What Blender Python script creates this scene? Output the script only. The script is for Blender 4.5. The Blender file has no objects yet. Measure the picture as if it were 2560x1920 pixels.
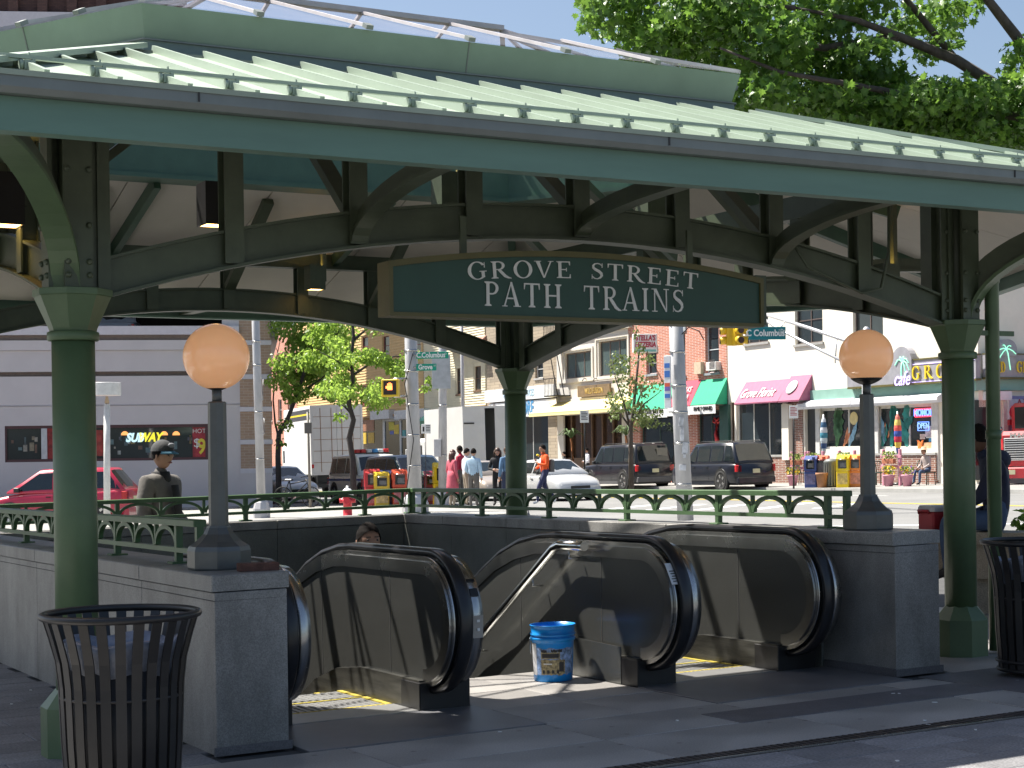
import bpy, bmesh, math, random
from mathutils import Vector, Matrix
rnd = random.Random(7)
R = math.radians
# ------------------------------------------------------------------ camera, sky, sun, exposure
sc = bpy.context.scene
F, CX, CY, ROLL, CAMZ = 4200.0, 1280.0, 1139.0, 0.014, 1.5
cam = bpy.data.cameras.new('camera'); cam_o = bpy.data.objects.new('camera', cam)
sc.collection.objects.link(cam_o); sc.camera = cam_o
cam.sensor_width = 36.0; cam.sensor_fit = 'HORIZONTAL'; cam.lens = F / 2560 * 36
cam.shift_y = (CY - 960) / 2560; cam.clip_start = 0.1; cam.clip_end = 3000
cam_o.matrix_world = Matrix.Translation((0, 0, CAMZ)) @ Matrix.Rotation(R(90), 4, 'X') @ Matrix.Rotation(-ROLL, 4, 'Z')
SUN_S = Vector((0.53, -0.27, -1.0))            # the way the sunlight travels
sun = bpy.data.lights.new('sun', 'SUN'); sun.energy = 5.0; sun.angle = R(0.53); sun.color = (1.0, 0.95, 0.86)
sun_o = bpy.data.objects.new('sun', sun); sc.collection.objects.link(sun_o)
sun_o.rotation_euler = SUN_S.to_track_quat('-Z', 'Y').to_euler(); sun_o.location = (-20, 15, 40)
world = bpy.data.worlds.new('World'); sc.world = world; world.use_nodes = True
_n = world.node_tree.nodes; _l = world.node_tree.links
_sky = _n.new('ShaderNodeTexSky'); _sky.sky_type = 'NISHITA'; _sky.sun_disc = False
_sky.sun_elevation = math.atan2(1, math.hypot(SUN_S.x, SUN_S.y)); _sky.sun_rotation = math.atan2(-SUN_S.x, -SUN_S.y)
_sky.air_density = 1.0; _sky.dust_density = 2.2; _sky.ozone_density = 1.4
_l.new(_sky.outputs[0], _n['Background'].inputs[0]); _n['Background'].inputs[1].default_value = 0.06
sc.view_settings.view_transform = 'Standard'; sc.view_settings.look = 'None'
sc.view_settings.exposure = 1.32; sc.view_settings.gamma = 1.0; sc.view_settings.use_curve_mapping = False
sc.cycles.max_bounces = 8; sc.cycles.diffuse_bounces = 4; sc.cycles.glossy_bounces = 4
sc.cycles.transmission_bounces = 6; sc.cycles.transparent_max_bounces = 8
sc.cycles.sample_clamp_indirect = 6.0; sc.cycles.caustics_reflective = False; sc.cycles.caustics_refractive = False
sc.cycles.use_denoising = True

# ------------------------------------------------------------------ helpers
COL = sc.collection
SLOPE = 0.016
def gz(x, y=0): return SLOPE * max(-26.0, min(26.0, x))
def ray(px, py):
    dx, dy = px - CX, py - CY; c, s = math.cos(ROLL), math.sin(ROLL)
    return (c * dx - s * dy) / F, -(s * dx + c * dy) / F
def P(px, py, Y):
    a, b = ray(px, py); return Vector((a * Y, Y, CAMZ + b * Y))
def XG(px, Y, py=1200):                        # a point on the ground at column px and distance Y
    x = ray(px, py)[0] * Y; return Vector((x, Y, gz(x)))
# frame of the station entrance: u along its front, w into the stairwell
TH = R(28.85); UX, UY = math.cos(TH), math.sin(TH); AX, AY = -2.303, 8.85
def L(u, w, z=0.0): return Vector((AX + UX * u - UY * w, AY + UY * u + UX * w, z))
def sz(u, w): return SLOPE * (AX + UX * u - UY * w)
OFF = {}
class MB:
    """collects faces; build() links them as one mesh object"""
    def __init__(s): s.v = []; s.f = []; s.m = []; s.mi = 0; s.sm = []
    def add(s, vs, fs, M=None, smooth=False):
        b = len(s.v)
        for p in vs:
            p = Vector(p); s.v.append(M @ p if M is not None else p)
        for f in fs: s.f.append([b + i for i in f]); s.m.append(s.mi); s.sm.append(smooth)
        return s
    def box(s, a, b, M=None):
        x0, y0, z0 = a; x1, y1, z1 = b
        return s.add([(x0,y0,z0),(x1,y0,z0),(x1,y1,z0),(x0,y1,z0),(x0,y0,z1),(x1,y0,z1),(x1,y1,z1),(x0,y1,z1)],
                     [(0,3,2,1),(4,5,6,7),(0,1,5,4),(1,2,6,5),(2,3,7,6),(3,0,4,7)], M)
    def cbox(s, c, d, M=None):
        return s.box([c[i]-d[i]/2 for i in range(3)], [c[i]+d[i]/2 for i in range(3)], M)
    def bev(s, a, b, e, M=None):                # box with chamfered upright and top edges
        x0, y0, z0 = a; x1, y1, z1 = b
        r1 = [(x0+e,y0),(x1-e,y0),(x1,y0+e),(x1,y1-e),(x1-e,y1),(x0+e,y1),(x0,y1-e),(x0,y0+e)]
        r2 = [(x0+e,y0+e),(x1-e,y0+e),(x1-e,y0+e),(x1-e,y1-e),(x1-e,y1-e),(x0+e,y1-e),(x0+e,y1-e),(x0+e,y0+e)]
        vs = [(x,y,z0) for x,y in r1]+[(x,y,z1-e) for x,y in r1]+[(x,y,z1) for x,y in ((x0+e,y0+e),(x1-e,y0+e),(x1-e,y1-e),(x0+e,y1-e))]
        fs = [tuple(range(7,-1,-1))]+[(i,(i+1)%8,8+(i+1)%8,8+i) for i in range(8)]
        fs += [(8,9,17,16),(9,10,17),(10,11,18,17),(11,12,18),(12,13,19,18),(13,14,19),(14,15,16,19),(15,8,16),(16,17,18,19)]
        return s.add(vs, fs, M)
    def prism(s, poly, h0, h1, axis='z', M=None, smooth=False):
        n = len(poly)
        def pt(p, h):
            return (p[0], p[1], h) if axis == 'z' else (h, p[0], p[1]) if axis == 'x' else (p[0], h, p[1])
        vs = [pt(p, h0) for p in poly] + [pt(p, h1) for p in poly]
        fs = [tuple(range(n-1,-1,-1)), tuple(range(n, 2*n))]
        b = len(s.f); s.add(vs, fs, M)
        return s.add_more(vs, [(i,(i+1)%n,n+(i+1)%n,n+i) for i in range(n)], len(s.v)-2*n, smooth)
    def add_more(s, vs, fs, base, smooth=False):
        for f in fs: s.f.append([base+i for i in f]); s.m.append(s.mi); s.sm.append(smooth)
        return s
    def lathe(s, prof, n=24, c=(0,0,0), M=None, smooth=True, rot=0.0, caps=True):
        vs = []
        for r, z in prof:
            for i in range(n):
                a = 2*math.pi*i/n + rot; vs.append((c[0]+r*math.cos(a), c[1]+r*math.sin(a), c[2]+z))
        fs = []
        for k in range(len(prof)-1):
            for i in range(n):
                j = (i+1) % n; fs.append((k*n+i, k*n+j, (k+1)*n+j, (k+1)*n+i))
        b = len(s.v); s.add(vs, fs, M, smooth)
        if caps:
            s.add_more(vs, [tuple(range(n-1,-1,-1))], b); s.add_more(vs, [tuple((len(prof)-1)*n+i for i in range(n))], b)
        return s
    def tube(s, path, r, n=8, M=None, smooth=True, closed=False, ry=None, up=(0,0,1)):
        path = [Vector(p) for p in path]; m = len(path); rs = r if isinstance(r, (list, tuple)) else [r]*m
        vs = []; up = Vector(up)
        prev = None
        for k, p in enumerate(path):
            if closed: t = path[(k+1)%m]-path[k-1]
            else: t = path[min(k+1,m-1)]-path[max(k-1,0)]
            t.normalize()
            a = t.cross(up)
            if a.length < 1e-3: a = prev if prev is not None else t.cross(Vector((1,0,0)))
            a.normalize(); prev = a; b = a.cross(t)
            for i in range(n):
                q = 2*math.pi*i/n + (math.pi/4 if n == 4 else 0)
                vs.append(p + a*(rs[k]*math.cos(q)) + b*((ry if ry else rs[k])*math.sin(q)))
        fs = []
        for k in range(m if closed else m-1):
            k2 = (k+1) % m
            for i in range(n):
                j = (i+1) % n; fs.append((k*n+i, k2*n+i, k2*n+j, k*n+j))
        b0 = len(s.v); s.add(vs, fs, M, smooth)
        if not closed:
            s.add_more(vs, [tuple(range(n))], b0); s.add_more(vs, [tuple((m-1)*n+i for i in range(n-1,-1,-1))], b0)
        return s
    def bar(s, p, q, a, b, up=(0,0,1), M=None):  # straight bar, section a (sideways) x b (along up)
        p, q, up = Vector(p), Vector(q), Vector(up); t = (q-p).normalized(); x = t.cross(up)
        if x.length < 1e-3: x = t.cross(Vector((1,0,0)))
        x.normalize(); y = x.cross(t); x *= a/2; y *= b/2
        return s.add([p-x-y,p+x-y,p+x+y,p-x+y,q-x-y,q+x-y,q+x+y,q-x+y],
                     [(0,1,2,3),(7,6,5,4),(0,4,5,1),(1,5,6,2),(2,6,7,3),(3,7,4,0)], M)
    def sweep(s, path, sec, up=(0,0,1), M=None, smooth=False, closed=False):  # polygon section along a path
        path = [Vector(p) for p in path]; m = len(path); n = len(sec); vs = []; up = Vector(up)
        for k, p in enumerate(path):
            t = (path[(k+1)%m]-path[k-1]) if closed else path[min(k+1,m-1)]-path[max(k-1,0)]
            t.normalize(); a = t.cross(up).normalized(); b = a.cross(t)
            for (x, y) in sec: vs.append(p + a*x + b*y)
        fs = []
        for k in range(m if closed else m-1):
            k2 = (k+1) % m
            for i in range(n):
                j = (i+1) % n; fs.append((k*n+i, k2*n+i, k2*n+j, k*n+j))
        b0 = len(s.v); s.add(vs, fs, M, smooth)
        if not closed:
            s.add_more(vs, [tuple(range(n))], b0); s.add_more(vs, [tuple((m-1)*n+i for i in range(n-1,-1,-1))], b0)
        return s
    def ball(s, c, r, n=12, m=8, M=None):
        rr = (r, r, r) if not isinstance(r, (tuple, list)) else r
        vs = []; fs = []
        for k in range(m+1):
            t = math.pi*k/m
            for i in range(n):
                a = 2*math.pi*i/n
                vs.append((c[0]+rr[0]*math.sin(t)*math.cos(a), c[1]+rr[1]*math.sin(t)*math.sin(a), c[2]+rr[2]*math.cos(t)))
        for k in range(m):
            for i in range(n):
                j = (i+1) % n; fs.append((k*n+i, (k+1)*n+i, (k+1)*n+j, k*n+j))
        return s.add(vs, fs, M, True)
    def mesh(s, name, mats, off=None, warp=None):
        me = bpy.data.meshes.new(name)
        vs = [warp(p) if warp else p for p in s.v]
        if off is not None: vs = [p-off for p in vs]
        me.from_pydata([tuple(p) for p in vs], [], s.f)
        for m in (mats if isinstance(mats, (list, tuple)) else [mats]): me.materials.append(m)
        me.polygons.foreach_set('material_index', s.m); me.polygons.foreach_set('use_smooth', s.sm)
        me.update(); bm = bmesh.new(); bm.from_mesh(me)
        bmesh.ops.remove_doubles(bm, verts=bm.verts, dist=1e-5)
        bmesh.ops.recalc_face_normals(bm, faces=bm.faces); bm.to_mesh(me); bm.free()
        return me
    def build(s, name, mats, parent=None, warp=None):
        off = OFF.get(parent.name) if parent else None
        o = put(name, s.mesh(name, mats, off, warp), parent)
        if off is not None: OFF[o.name] = off
        return o
def put(name, me, parent=None, loc=None, rot=None, M=None):
    o = bpy.data.objects.new(name, me); COL.objects.link(o)
    if parent: o.parent = parent
    if loc is not None: o.location = loc
    if rot is not None: o.rotation_euler = rot
    if M is not None: o.matrix_local = M
    return o
def tag(o, label=None, cat=None, group=None, kind=None):
    if label: o['label'] = label
    if cat: o['category'] = cat
    if group: o['group'] = group
    if kind: o['kind'] = kind
    return o
def thing(name, label, cat, loc=(0,0,0), rotz=0.0, group=None, tilt=False):
    o = bpy.data.objects.new(name, None); COL.objects.link(o); o.empty_display_size = 0.2
    if tilt: o.matrix_world = Matrix.Translation(loc) @ Matrix.Rotation(-SLOPE, 4, 'Y') @ Matrix.Rotation(rotz, 4, 'Z')
    else: o.location = loc; o.rotation_euler = (0, 0, rotz)
    return tag(o, label, cat, group)
def fthing(name, label, cat, u, w, group=None, z=None):   # a thing in the (u, w) frame; its meshes are given in (u, w, z)
    zz = sz(u, w) if z is None else z
    o = thing(name, label, cat, L(u, w, zz), TH, group)
    OFF[o.name] = Vector((u, w, zz)); return o
def wthing(name, label, cat, loc, group=None):             # a thing whose meshes are given in world coordinates
    o = thing(name, label, cat, loc, 0, group); OFF[o.name] = Vector(loc); return o
def fstruct(name, mb, mat, warp=None):
    me = mb.mesh(name, mat, None, warp); o = put(name, me); o.location = (AX, AY, 0); o.rotation_euler = (0, 0, TH)
    o['kind'] = 'structure'; return o
SH = lambda p: Vector((p.x, p.y, p.z + sz(p.x, p.y)))     # (u, w, height) set on the sloping ground
def copy_tree(o, parent=None):
    c = o.copy(); COL.objects.link(c); c.parent = parent
    for ch in list(o.children): copy_tree(ch, c)
    return c
def text_mesh(s, size, mat, ext=0.004, shear=0.0, sx=1.0, bold=0.0, space=1.0):
    cu = bpy.data.curves.new('lettering', 'FONT'); cu.body = s; cu.size = size; cu.extrude = ext; cu.shear = shear
    cu.align_x = 'CENTER'; cu.align_y = 'CENTER'; cu.offset = bold; cu.space_character = space; cu.resolution_u = 3
    ob = bpy.data.objects.new('lettering', cu); COL.objects.link(ob)
    me = bpy.data.meshes.new_from_object(ob.evaluated_get(bpy.context.evaluated_depsgraph_get()))
    bpy.data.objects.remove(ob); bpy.data.curves.remove(cu)
    if sx != 1.0: me.transform(Matrix.Diagonal((sx, 1, 1, 1)))
    me.materials.clear(); me.materials.append(mat); return me
def face_matrix(p, right, up):                 # text plane: x along right, y along up
    r = Vector(right).normalized(); u = Vector(up).normalized(); n = r.cross(u)
    return Matrix(((r.x,u.x,n.x,p[0]),(r.y,u.y,n.y,p[1]),(r.z,u.z,n.z,p[2]),(0,0,0,1)))

# ------------------------------------------------------------------ materials
MATS = {}
def mat(name, col, rough=0.5, metal=0.0, var=0.12, scale=6.0, bump=0.0, bscale=60.0, coat=0.0, emit=0.0, ecol=None,
        speck=0.0, sscale=120.0, trans=0.0, sub=0.0, alpha=1.0, stretch=None, rvar=0.0, objrand=0.0, spec=0.5, spots=0.0):
    if name in MATS: return MATS[name]
    m = bpy.data.materials.new(name); m.use_nodes = True; nt = m.node_tree; N = nt.nodes; K = nt.links
    b = N['Principled BSDF']; b.inputs['Roughness'].default_value = rough; b.inputs['Metallic'].default_value = metal
    b.inputs['Specular IOR Level'].default_value = spec
    if coat: b.inputs['Coat Weight'].default_value = coat; b.inputs['Coat Roughness'].default_value = 0.05
    if trans: b.inputs['Transmission Weight'].default_value = trans
    if sub: b.inputs['Subsurface Weight'].default_value = sub; b.inputs['Subsurface Radius'].default_value = (0.1,0.06,0.04)
    if alpha < 1: b.inputs['Alpha'].default_value = alpha
    tc = N.new('ShaderNodeTexCoord'); src = tc.outputs['Object']
    if stretch:
        mp = N.new('ShaderNodeMapping'); mp.inputs['Scale'].default_value = stretch; K.new(src, mp.inputs[0]); src = mp.outputs[0]
    nz = N.new('ShaderNodeTexNoise'); nz.inputs['Scale'].default_value = scale; nz.inputs['Detail'].default_value = 5
    nz.inputs['Roughness'].default_value = 0.62; K.new(src, nz.inputs['Vector'])
    mr = N.new('ShaderNodeMapRange'); mr.inputs[1].default_value = 0.3; mr.inputs[2].default_value = 0.7
    mr.inputs[3].default_value = 1-var; mr.inputs[4].default_value = 1+var; K.new(nz.outputs[0], mr.inputs[0])
    val = mr.outputs[0]
    if speck:
        n2 = N.new('ShaderNodeTexNoise'); n2.inputs['Scale'].default_value = sscale; n2.inputs['Detail'].default_value = 2
        K.new(tc.outputs['Object'], n2.inputs['Vector'])
        m2 = N.new('ShaderNodeMapRange'); m2.inputs[1].default_value = 0.35; m2.inputs[2].default_value = 0.65
        m2.inputs[3].default_value = 1-speck; m2.inputs[4].default_value = 1+speck; K.new(n2.outputs[0], m2.inputs[0])
        mu = N.new('ShaderNodeMath'); mu.operation = 'MULTIPLY'; K.new(val, mu.inputs[0]); K.new(m2.outputs[0], mu.inputs[1]); val = mu.outputs[0]
    if spots:
        vo = N.new('ShaderNodeTexVoronoi'); vo.inputs['Scale'].default_value = spots; K.new(tc.outputs['Object'], vo.inputs['Vector'])
        n5 = N.new('ShaderNodeTexNoise'); n5.inputs['Scale'].default_value = 1.3; K.new(tc.outputs['Object'], n5.inputs['Vector'])
        m5 = N.new('ShaderNodeMapRange'); m5.inputs[1].default_value = .05; m5.inputs[2].default_value = .11; m5.inputs[3].default_value = .55; m5.inputs[4].default_value = 1; K.new(vo.outputs['Distance'], m5.inputs[0])
        m6 = N.new('ShaderNodeMapRange'); m6.inputs[1].default_value = .42; m6.inputs[2].default_value = .58; m6.inputs[3].default_value = .86; m6.inputs[4].default_value = 1.05; K.new(n5.outputs[0], m6.inputs[0])
        mu = N.new('ShaderNodeMath'); mu.operation = 'MULTIPLY'; K.new(m5.outputs[0], mu.inputs[0]); K.new(m6.outputs[0], mu.inputs[1])
        m7 = N.new('ShaderNodeMath'); m7.operation = 'MULTIPLY'; K.new(val, m7.inputs[0]); K.new(mu.outputs[0], m7.inputs[1]); val = m7.outputs[0]
    if objrand:
        oi = N.new('ShaderNodeObjectInfo'); m3 = N.new('ShaderNodeMapRange')
        m3.inputs[3].default_value = 1-objrand; m3.inputs[4].default_value = 1+objrand; K.new(oi.outputs['Random'], m3.inputs[0])
        mu = N.new('ShaderNodeMath'); mu.operation = 'MULTIPLY'; K.new(val, mu.inputs[0]); K.new(m3.outputs[0], mu.inputs[1]); val = mu.outputs[0]
    vm = N.new('ShaderNodeVectorMath'); vm.operation = 'SCALE'; vm.inputs[0].default_value = col[:3]
    K.new(val, vm.inputs['Scale']); K.new(vm.outputs[0], b.inputs['Base Color'])
    if rvar:
        m4 = N.new('ShaderNodeMapRange'); m4.inputs[3].default_value = max(0.02, rough-rvar); m4.inputs[4].default_value = min(1, rough+rvar)
        K.new(nz.outputs[0], m4.inputs[0]); K.new(m4.outputs[0], b.inputs['Roughness'])
    if bump:
        n3 = N.new('ShaderNodeTexNoise'); n3.inputs['Scale'].default_value = bscale; n3.inputs['Detail'].default_value = 4
        K.new(src, n3.inputs['Vector']); bp = N.new('ShaderNodeBump'); bp.inputs['Strength'].default_value = bump
        bp.inputs['Distance'].default_value = 0.02; K.new(n3.outputs[0], bp.inputs['Height']); K.new(bp.outputs[0], b.inputs['Normal'])
    if emit:
        b.inputs['Emission Color'].default_value = (*(ecol or col)[:3], 1); b.inputs['Emission Strength'].default_value = emit
    MATS[name] = m; return m
def brickmat(name, c1, c2, mortar, bw=0.22, bh=0.075, rough=0.85, rot=(R(90), 0, 0)):
    m = bpy.data.materials.new(name); m.use_nodes = True; N = m.node_tree.nodes; K = m.node_tree.links; b = N['Principled BSDF']
    tc = N.new('ShaderNodeTexCoord'); mp = N.new('ShaderNodeMapping'); mp.inputs['Rotation'].default_value = rot
    K.new(tc.outputs['Object'], mp.inputs[0]); br = N.new('ShaderNodeTexBrick'); K.new(mp.outputs[0], br.inputs['Vector'])
    br.inputs['Color1'].default_value = (*c1,1); br.inputs['Color2'].default_value = (*c2,1); br.inputs['Mortar'].default_value = (*mortar,1)
    br.inputs['Scale'].default_value = 1; br.inputs['Brick Width'].default_value = bw; br.inputs['Row Height'].default_value = bh
    br.inputs['Mortar Size'].default_value = 0.009; K.new(br.outputs['Color'], b.inputs['Base Color']); b.inputs['Roughness'].default_value = rough
    bp = N.new('ShaderNodeBump'); bp.inputs['Strength'].default_value = 0.6; bp.inputs['Distance'].default_value = 0.01; bp.invert = True
    K.new(br.outputs['Fac'], bp.inputs['Height']); K.new(bp.outputs[0], b.inputs['Normal'])
    return m
green   = mat('green_steel_paint', (0.098, 0.155, 0.075), 0.42, var=0.16, scale=3, bump=0.06, bscale=30)
dgreen  = mat('dark_green_steel_paint', (0.072, 0.092, 0.056), 0.45, var=0.2, scale=4, bump=0.05)
teal    = mat('teal_fascia_paint', (0.14, 0.245, 0.19), 0.5, var=0.10, scale=2.2, bump=0.03, stretch=(0.4, 1, 3))
roofm   = mat('pale_green_roof_metal', (0.32, 0.385, 0.315), 0.45, var=0.08, scale=1.6, objrand=0.04, metal=0.1)
curbm   = mat('green_curb_metal', (0.215, 0.30, 0.225), 0.45, var=0.10, scale=2)
gutterm = mat('grey_gutter_metal', (0.20, 0.22, 0.205), 0.45, var=0.12, scale=2.5, metal=0.2)
soffitm = mat('beige_soffit_panel', (0.76, 0.71, 0.63), 0.7, var=0.06, scale=1.5)
granite = mat('grey_granite', (0.25, 0.243, 0.228), 0.45, var=0.3, scale=3.5, speck=0.22, sscale=160, bump=0.05, bscale=90, objrand=0.07, stretch=(1,1,0.5))
granpol = mat('polished_dark_granite', (0.155, 0.16, 0.145), 0.3, var=0.25, scale=2.0, speck=0.2, sscale=150, objrand=0.08)
concrete= mat('pavement_concrete', (0.26, 0.255, 0.24), 0.75, var=0.16, scale=1.2, speck=0.16, sscale=90, bump=0.1, bscale=80)
slabm   = mat('plaza_slab_stone', (0.32, 0.305, 0.285), 0.5, var=0.14, scale=1.8, speck=0.16, sscale=110, bump=0.06, bscale=70, objrand=0.045, rvar=0.12, spots=5.0)
darkslab= mat('dark_slab_stone', (0.12, 0.115, 0.12), 0.55, var=0.2, scale=3, speck=0.2, sscale=110, bump=0.06, objrand=0.06)
paverm  = mat('grey_paver', (0.19, 0.188, 0.195), 0.7, var=0.18, scale=4, speck=0.25, sscale=70, bump=0.2, bscale=50, objrand=0.16)
groutm  = mat('dark_grout', (0.06, 0.06, 0.06), 0.9, var=0.2)
asphalt = mat('worn_asphalt', (0.175, 0.175, 0.172), 0.85, var=0.14, scale=0.35, speck=0.16, sscale=40, bump=0.1, bscale=40)
whitep  = mat('white_road_paint', (0.78, 0.78, 0.76), 0.7, var=0.12, scale=3)
kerbm   = mat('kerb_stone', (0.36, 0.355, 0.34), 0.7, var=0.15, scale=2)
steel   = mat('brushed_steel', (0.46, 0.455, 0.44), 0.26, 1.0, var=0.07, scale=5, rvar=0.06)
panelm  = mat('balustrade_steel_panel', (0.205, 0.208, 0.195), 0.25, 0.75, var=0.1, scale=2.0, rvar=0.08, stretch=(1, 0.25, 1))
rubber  = mat('black_handrail_rubber', (0.018, 0.018, 0.02), 0.28, var=0.2)
blackm  = mat('black_metal', (0.022, 0.021, 0.021), 0.38, var=0.2, metal=0.2)
skirtm  = mat('scuffed_dark_skirt', (0.08, 0.078, 0.068), 0.35, var=0.55, scale=9, metal=0.5, stretch=(1, 0.3, 3))
yellowp = mat('yellow_paint', (0.72, 0.55, 0.03), 0.6, var=0.1)
comb    = mat('ribbed_aluminium', (0.42, 0.42, 0.41), 0.4, 0.7, var=0.1)
lampgrey= mat('grey_lamp_metal', (0.125, 0.13, 0.125), 0.38, 0.35, var=0.14, scale=6)
glassw  = mat('window_glass', (0.025, 0.035, 0.04), 0.04, var=0.3, scale=0.6, spec=0.7)
whitem  = mat('white_paint', (0.78, 0.78, 0.76), 0.5, var=0.05)
goldm   = mat('olive_gold_frame', (0.115, 0.10, 0.03), 0.5, var=0.12)
signgr  = mat('dark_green_sign_face', (0.026, 0.072, 0.05), 0.5, var=0.08)
letterm = mat('cream_letter', (0.80, 0.78, 0.73), 0.6, var=0.04)
def paint(name, col, rough=0.3, coat=0.6, metal=0.0): return mat(name, col, rough, metal, var=0.05, scale=1.5, coat=coat)
# ------------------------------------------------------------------ ground
PU0, PU1, PW0, PW1 = 0.96, 5.13, 0.16, 6.86            # the stairwell opening
def holed(us, ws, z, hole):
    mb = MB(); us = sorted(set(us)); ws = sorted(set(ws))
    for i in range(len(us)-1):
        for j in range(len(ws)-1):
            u, w = (us[i]+us[i+1])/2, (ws[j]+ws[j+1])/2
            if hole and hole[0] < u < hole[1] and hole[2] < w < hole[3]: continue
            mb.add([(us[i],ws[j],z),(us[i+1],ws[j],z),(us[i+1],ws[j+1],z),(us[i],ws[j+1],z)], [(0,1,2,3)])
    return mb
def warp_ground(p):
    q = L(p.x, p.y); return Vector((p.x, p.y, p.z + gz(q.x)))
hole = (PU0, PU1, PW0, PW1)
us = [-900,-300,-120,-60,-40,-30,-22,-15,-10,-5,-2,0,PU0,3,PU1,7,10,14,18,24,30,36,44,60,120,300,900]
ws = [-60,-30,-15,-8,-4,-2,0,PW0,2,4,PW1,9,12,16,20,25,30,36,42,50,60,70,80,100,130,200,400,900]
road = fstruct('road', holed(us, ws, -0.13, hole), asphalt, warp_ground)
plaza = fstruct('plaza', holed([-24,-12,-6,-2,0,PU0,3,PU1,7,9.5,12], [-14,-8,-4,-2,0,PW0,2,4,PW1,9,11.5,13.6], -0.016, hole), groutm, warp_ground)
kb = MB()
for a, b in (((-24,13.6),(12,13.6)), ((12,13.6),(12,-14))):
    kb.bar((a[0],a[1],-0.075), (b[0],b[1],-0.075), 0.16, 0.15)
fstruct('kerb', kb, kerbm, warp_ground)
TILT = (-SLOPE*UY, -SLOPE*UX, 0)
def tiles(parent, name, m, u0, u1, w0, w1, tu, tw, shift=0.0, gap=0.006, th=0.06, top=0.0, skip=None):
    me = MB().bev((-tu/2+gap/2,-tw/2+gap/2,-th), (tu/2-gap/2,tw/2-gap/2,0), 0.004).mesh(name, m); n = 0
    nu, nw = int(round((u1-u0)/tu)), int(round((w1-w0)/tw))
    for j in range(nw):
        for i in range(-1 if shift and j % 2 else 0, nu):
            u = u0+(i+0.5)*tu+(shift*tu if j % 2 else 0); w = w0+(j+0.5)*tw
            if skip and skip(u, w): continue
            put(name, me, parent, (u, w, sz(u, w)+top+rnd.uniform(-0.0015,0.0015)), (TILT[0]+rnd.uniform(-.002,.002), TILT[1]+rnd.uniform(-.002,.002), 0)); n += 1
    return n
def inplate(u, w): return (1.0 < u < 2.4 or 3.57 < u < 5.15) and w > -0.75
# stone slabs round the stair head, dark pavers beyond the drain
tiles(plaza, 'slab', slabm, -2.4, 7.2, -2.05, -0.75, 1.20, 0.65)
tiles(plaza, 'slab', slabm, 2.415, 3.585, -0.75, 1.26, 0.585, 0.67)
tiles(plaza, 'slab', slabm, 5.55, 8.55, -0.75, 3.0, 0.75, 0.75)
tiles(plaza, 'paver', paverm, -4.43, 0.55, -0.75, 5.85, 0.62, 0.33, shift=0.5)
tiles(plaza, 'paver', paverm, -1.2, 8.4, -4.2, -2.22, 0.48, 0.33, shift=0.5)
mb = MB(); mb.bev((3.26,-1.42,-0.02),(5.9,-1.03,0.004),0.003); mb.build('dark_slab', darkslab, plaza, SH)
mb = MB(); mb.bev((5.2,-2.04,-0.02),(8.4,-1.03+0.35,0.006),0.003); mb.build('dark_slab', darkslab, plaza, SH)
dr = fthing('drain_channel', 'long dark slotted drain strip crossing the stone paving', 'drain', 3, -2.13)
mb = MB(); mb.box((-1.6,-2.20,-0.03),(8.2,-2.06,0.002)); mb.build('trough', mat('rusty_dark_iron',(0.045,0.036,0.034),0.6,0.4,var=0.3), dr, SH)
mb = MB()
for k in range(230):
    u = -1.55+k*0.042; mb.box((u,-2.185,0.0),(u+0.022,-2.075,0.006))
mb.build('grate', mat('dark_iron_grate',(0.07,0.06,0.058),0.55,0.5,var=0.3), dr, SH)
mb = MB(); mb.box((-1.6,-2.215,-0.03),(8.2,-2.2,0.008)); mb.build('edge_strip', steel, dr, SH)
for k in range(26):                                     # litter specks
    u, w = rnd.uniform(-1, 7), rnd.uniform(-3.0, -0.8)
    if k < 5: u, w = rnd.uniform(-1.2, .4), rnd.uniform(1.5, 4)
    o = put('litter', MB().prism([(rnd.uniform(.3,1)*.018*math.cos(a), rnd.uniform(.3,1)*.014*math.sin(a)) for a in (0,1,2.2,3.1,4,5.2)], 0, 0.004).mesh('litter', whitem), plaza, (u, w, sz(u,w)+0.002), (0.05,0,rnd.uniform(0,6)))
# far pavement, corner pavement, road paint
gA = R(115.0); GD = Vector((math.cos(gA), math.sin(gA), 0)); GN = Vector((-math.sin(gA), math.cos(gA), 0))  # along the far shop row; GN points away to the street side
if GN.y > 0: GN = -GN
Q0 = Vector((13.3, 67.0, 0))
def SP(s, out=0.0, z=0.0):                              # point by the shop row: s along it, out metres in front
    p = Q0 + GD*s + GN*out; return Vector((p.x, p.y, z))
def gsheet(name, pts, z, m, kind='structure'):
    mb = MB(); vs = [(p[0], p[1], gz(p[0])+z) for p in pts]; vs += [(p[0], p[1], gz(p[0])+z-0.2) for p in pts]; n = len(pts)
    mb.add(vs, [tuple(range(n))]+[(i,(i+1)%n,n+(i+1)%n,n+i) for i in range(n)])
    o = mb.build(name, m); o['kind'] = kind; return o
WALK = 4.6
ss = [-34,-20,-8,4,16,30,45,60,80,110]
for a, b in zip(ss[:-1], ss[1:]):
    gsheet('pavement', [SP(a,WALK),SP(b,WALK),SP(b,-0.4),SP(a,-0.4)], 0.0, concrete)
    gsheet('kerb', [SP(a,WALK+.15),SP(b,WALK+.15),SP(b,WALK+.004),SP(a,WALK+.004)], 0.002, kerbm)
gsheet('corner_pavement', [(-24,39.5),(-5.5,39.5),(0.4,44),(0.4,53.5),(-3.0,56),(-24,56)], 0.0, concrete)
gsheet('pavement', [(-40,58.0),(-9.6,57.5),(-9.2,62),(-13,90),(-40,90)], 0.0, concrete)
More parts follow.
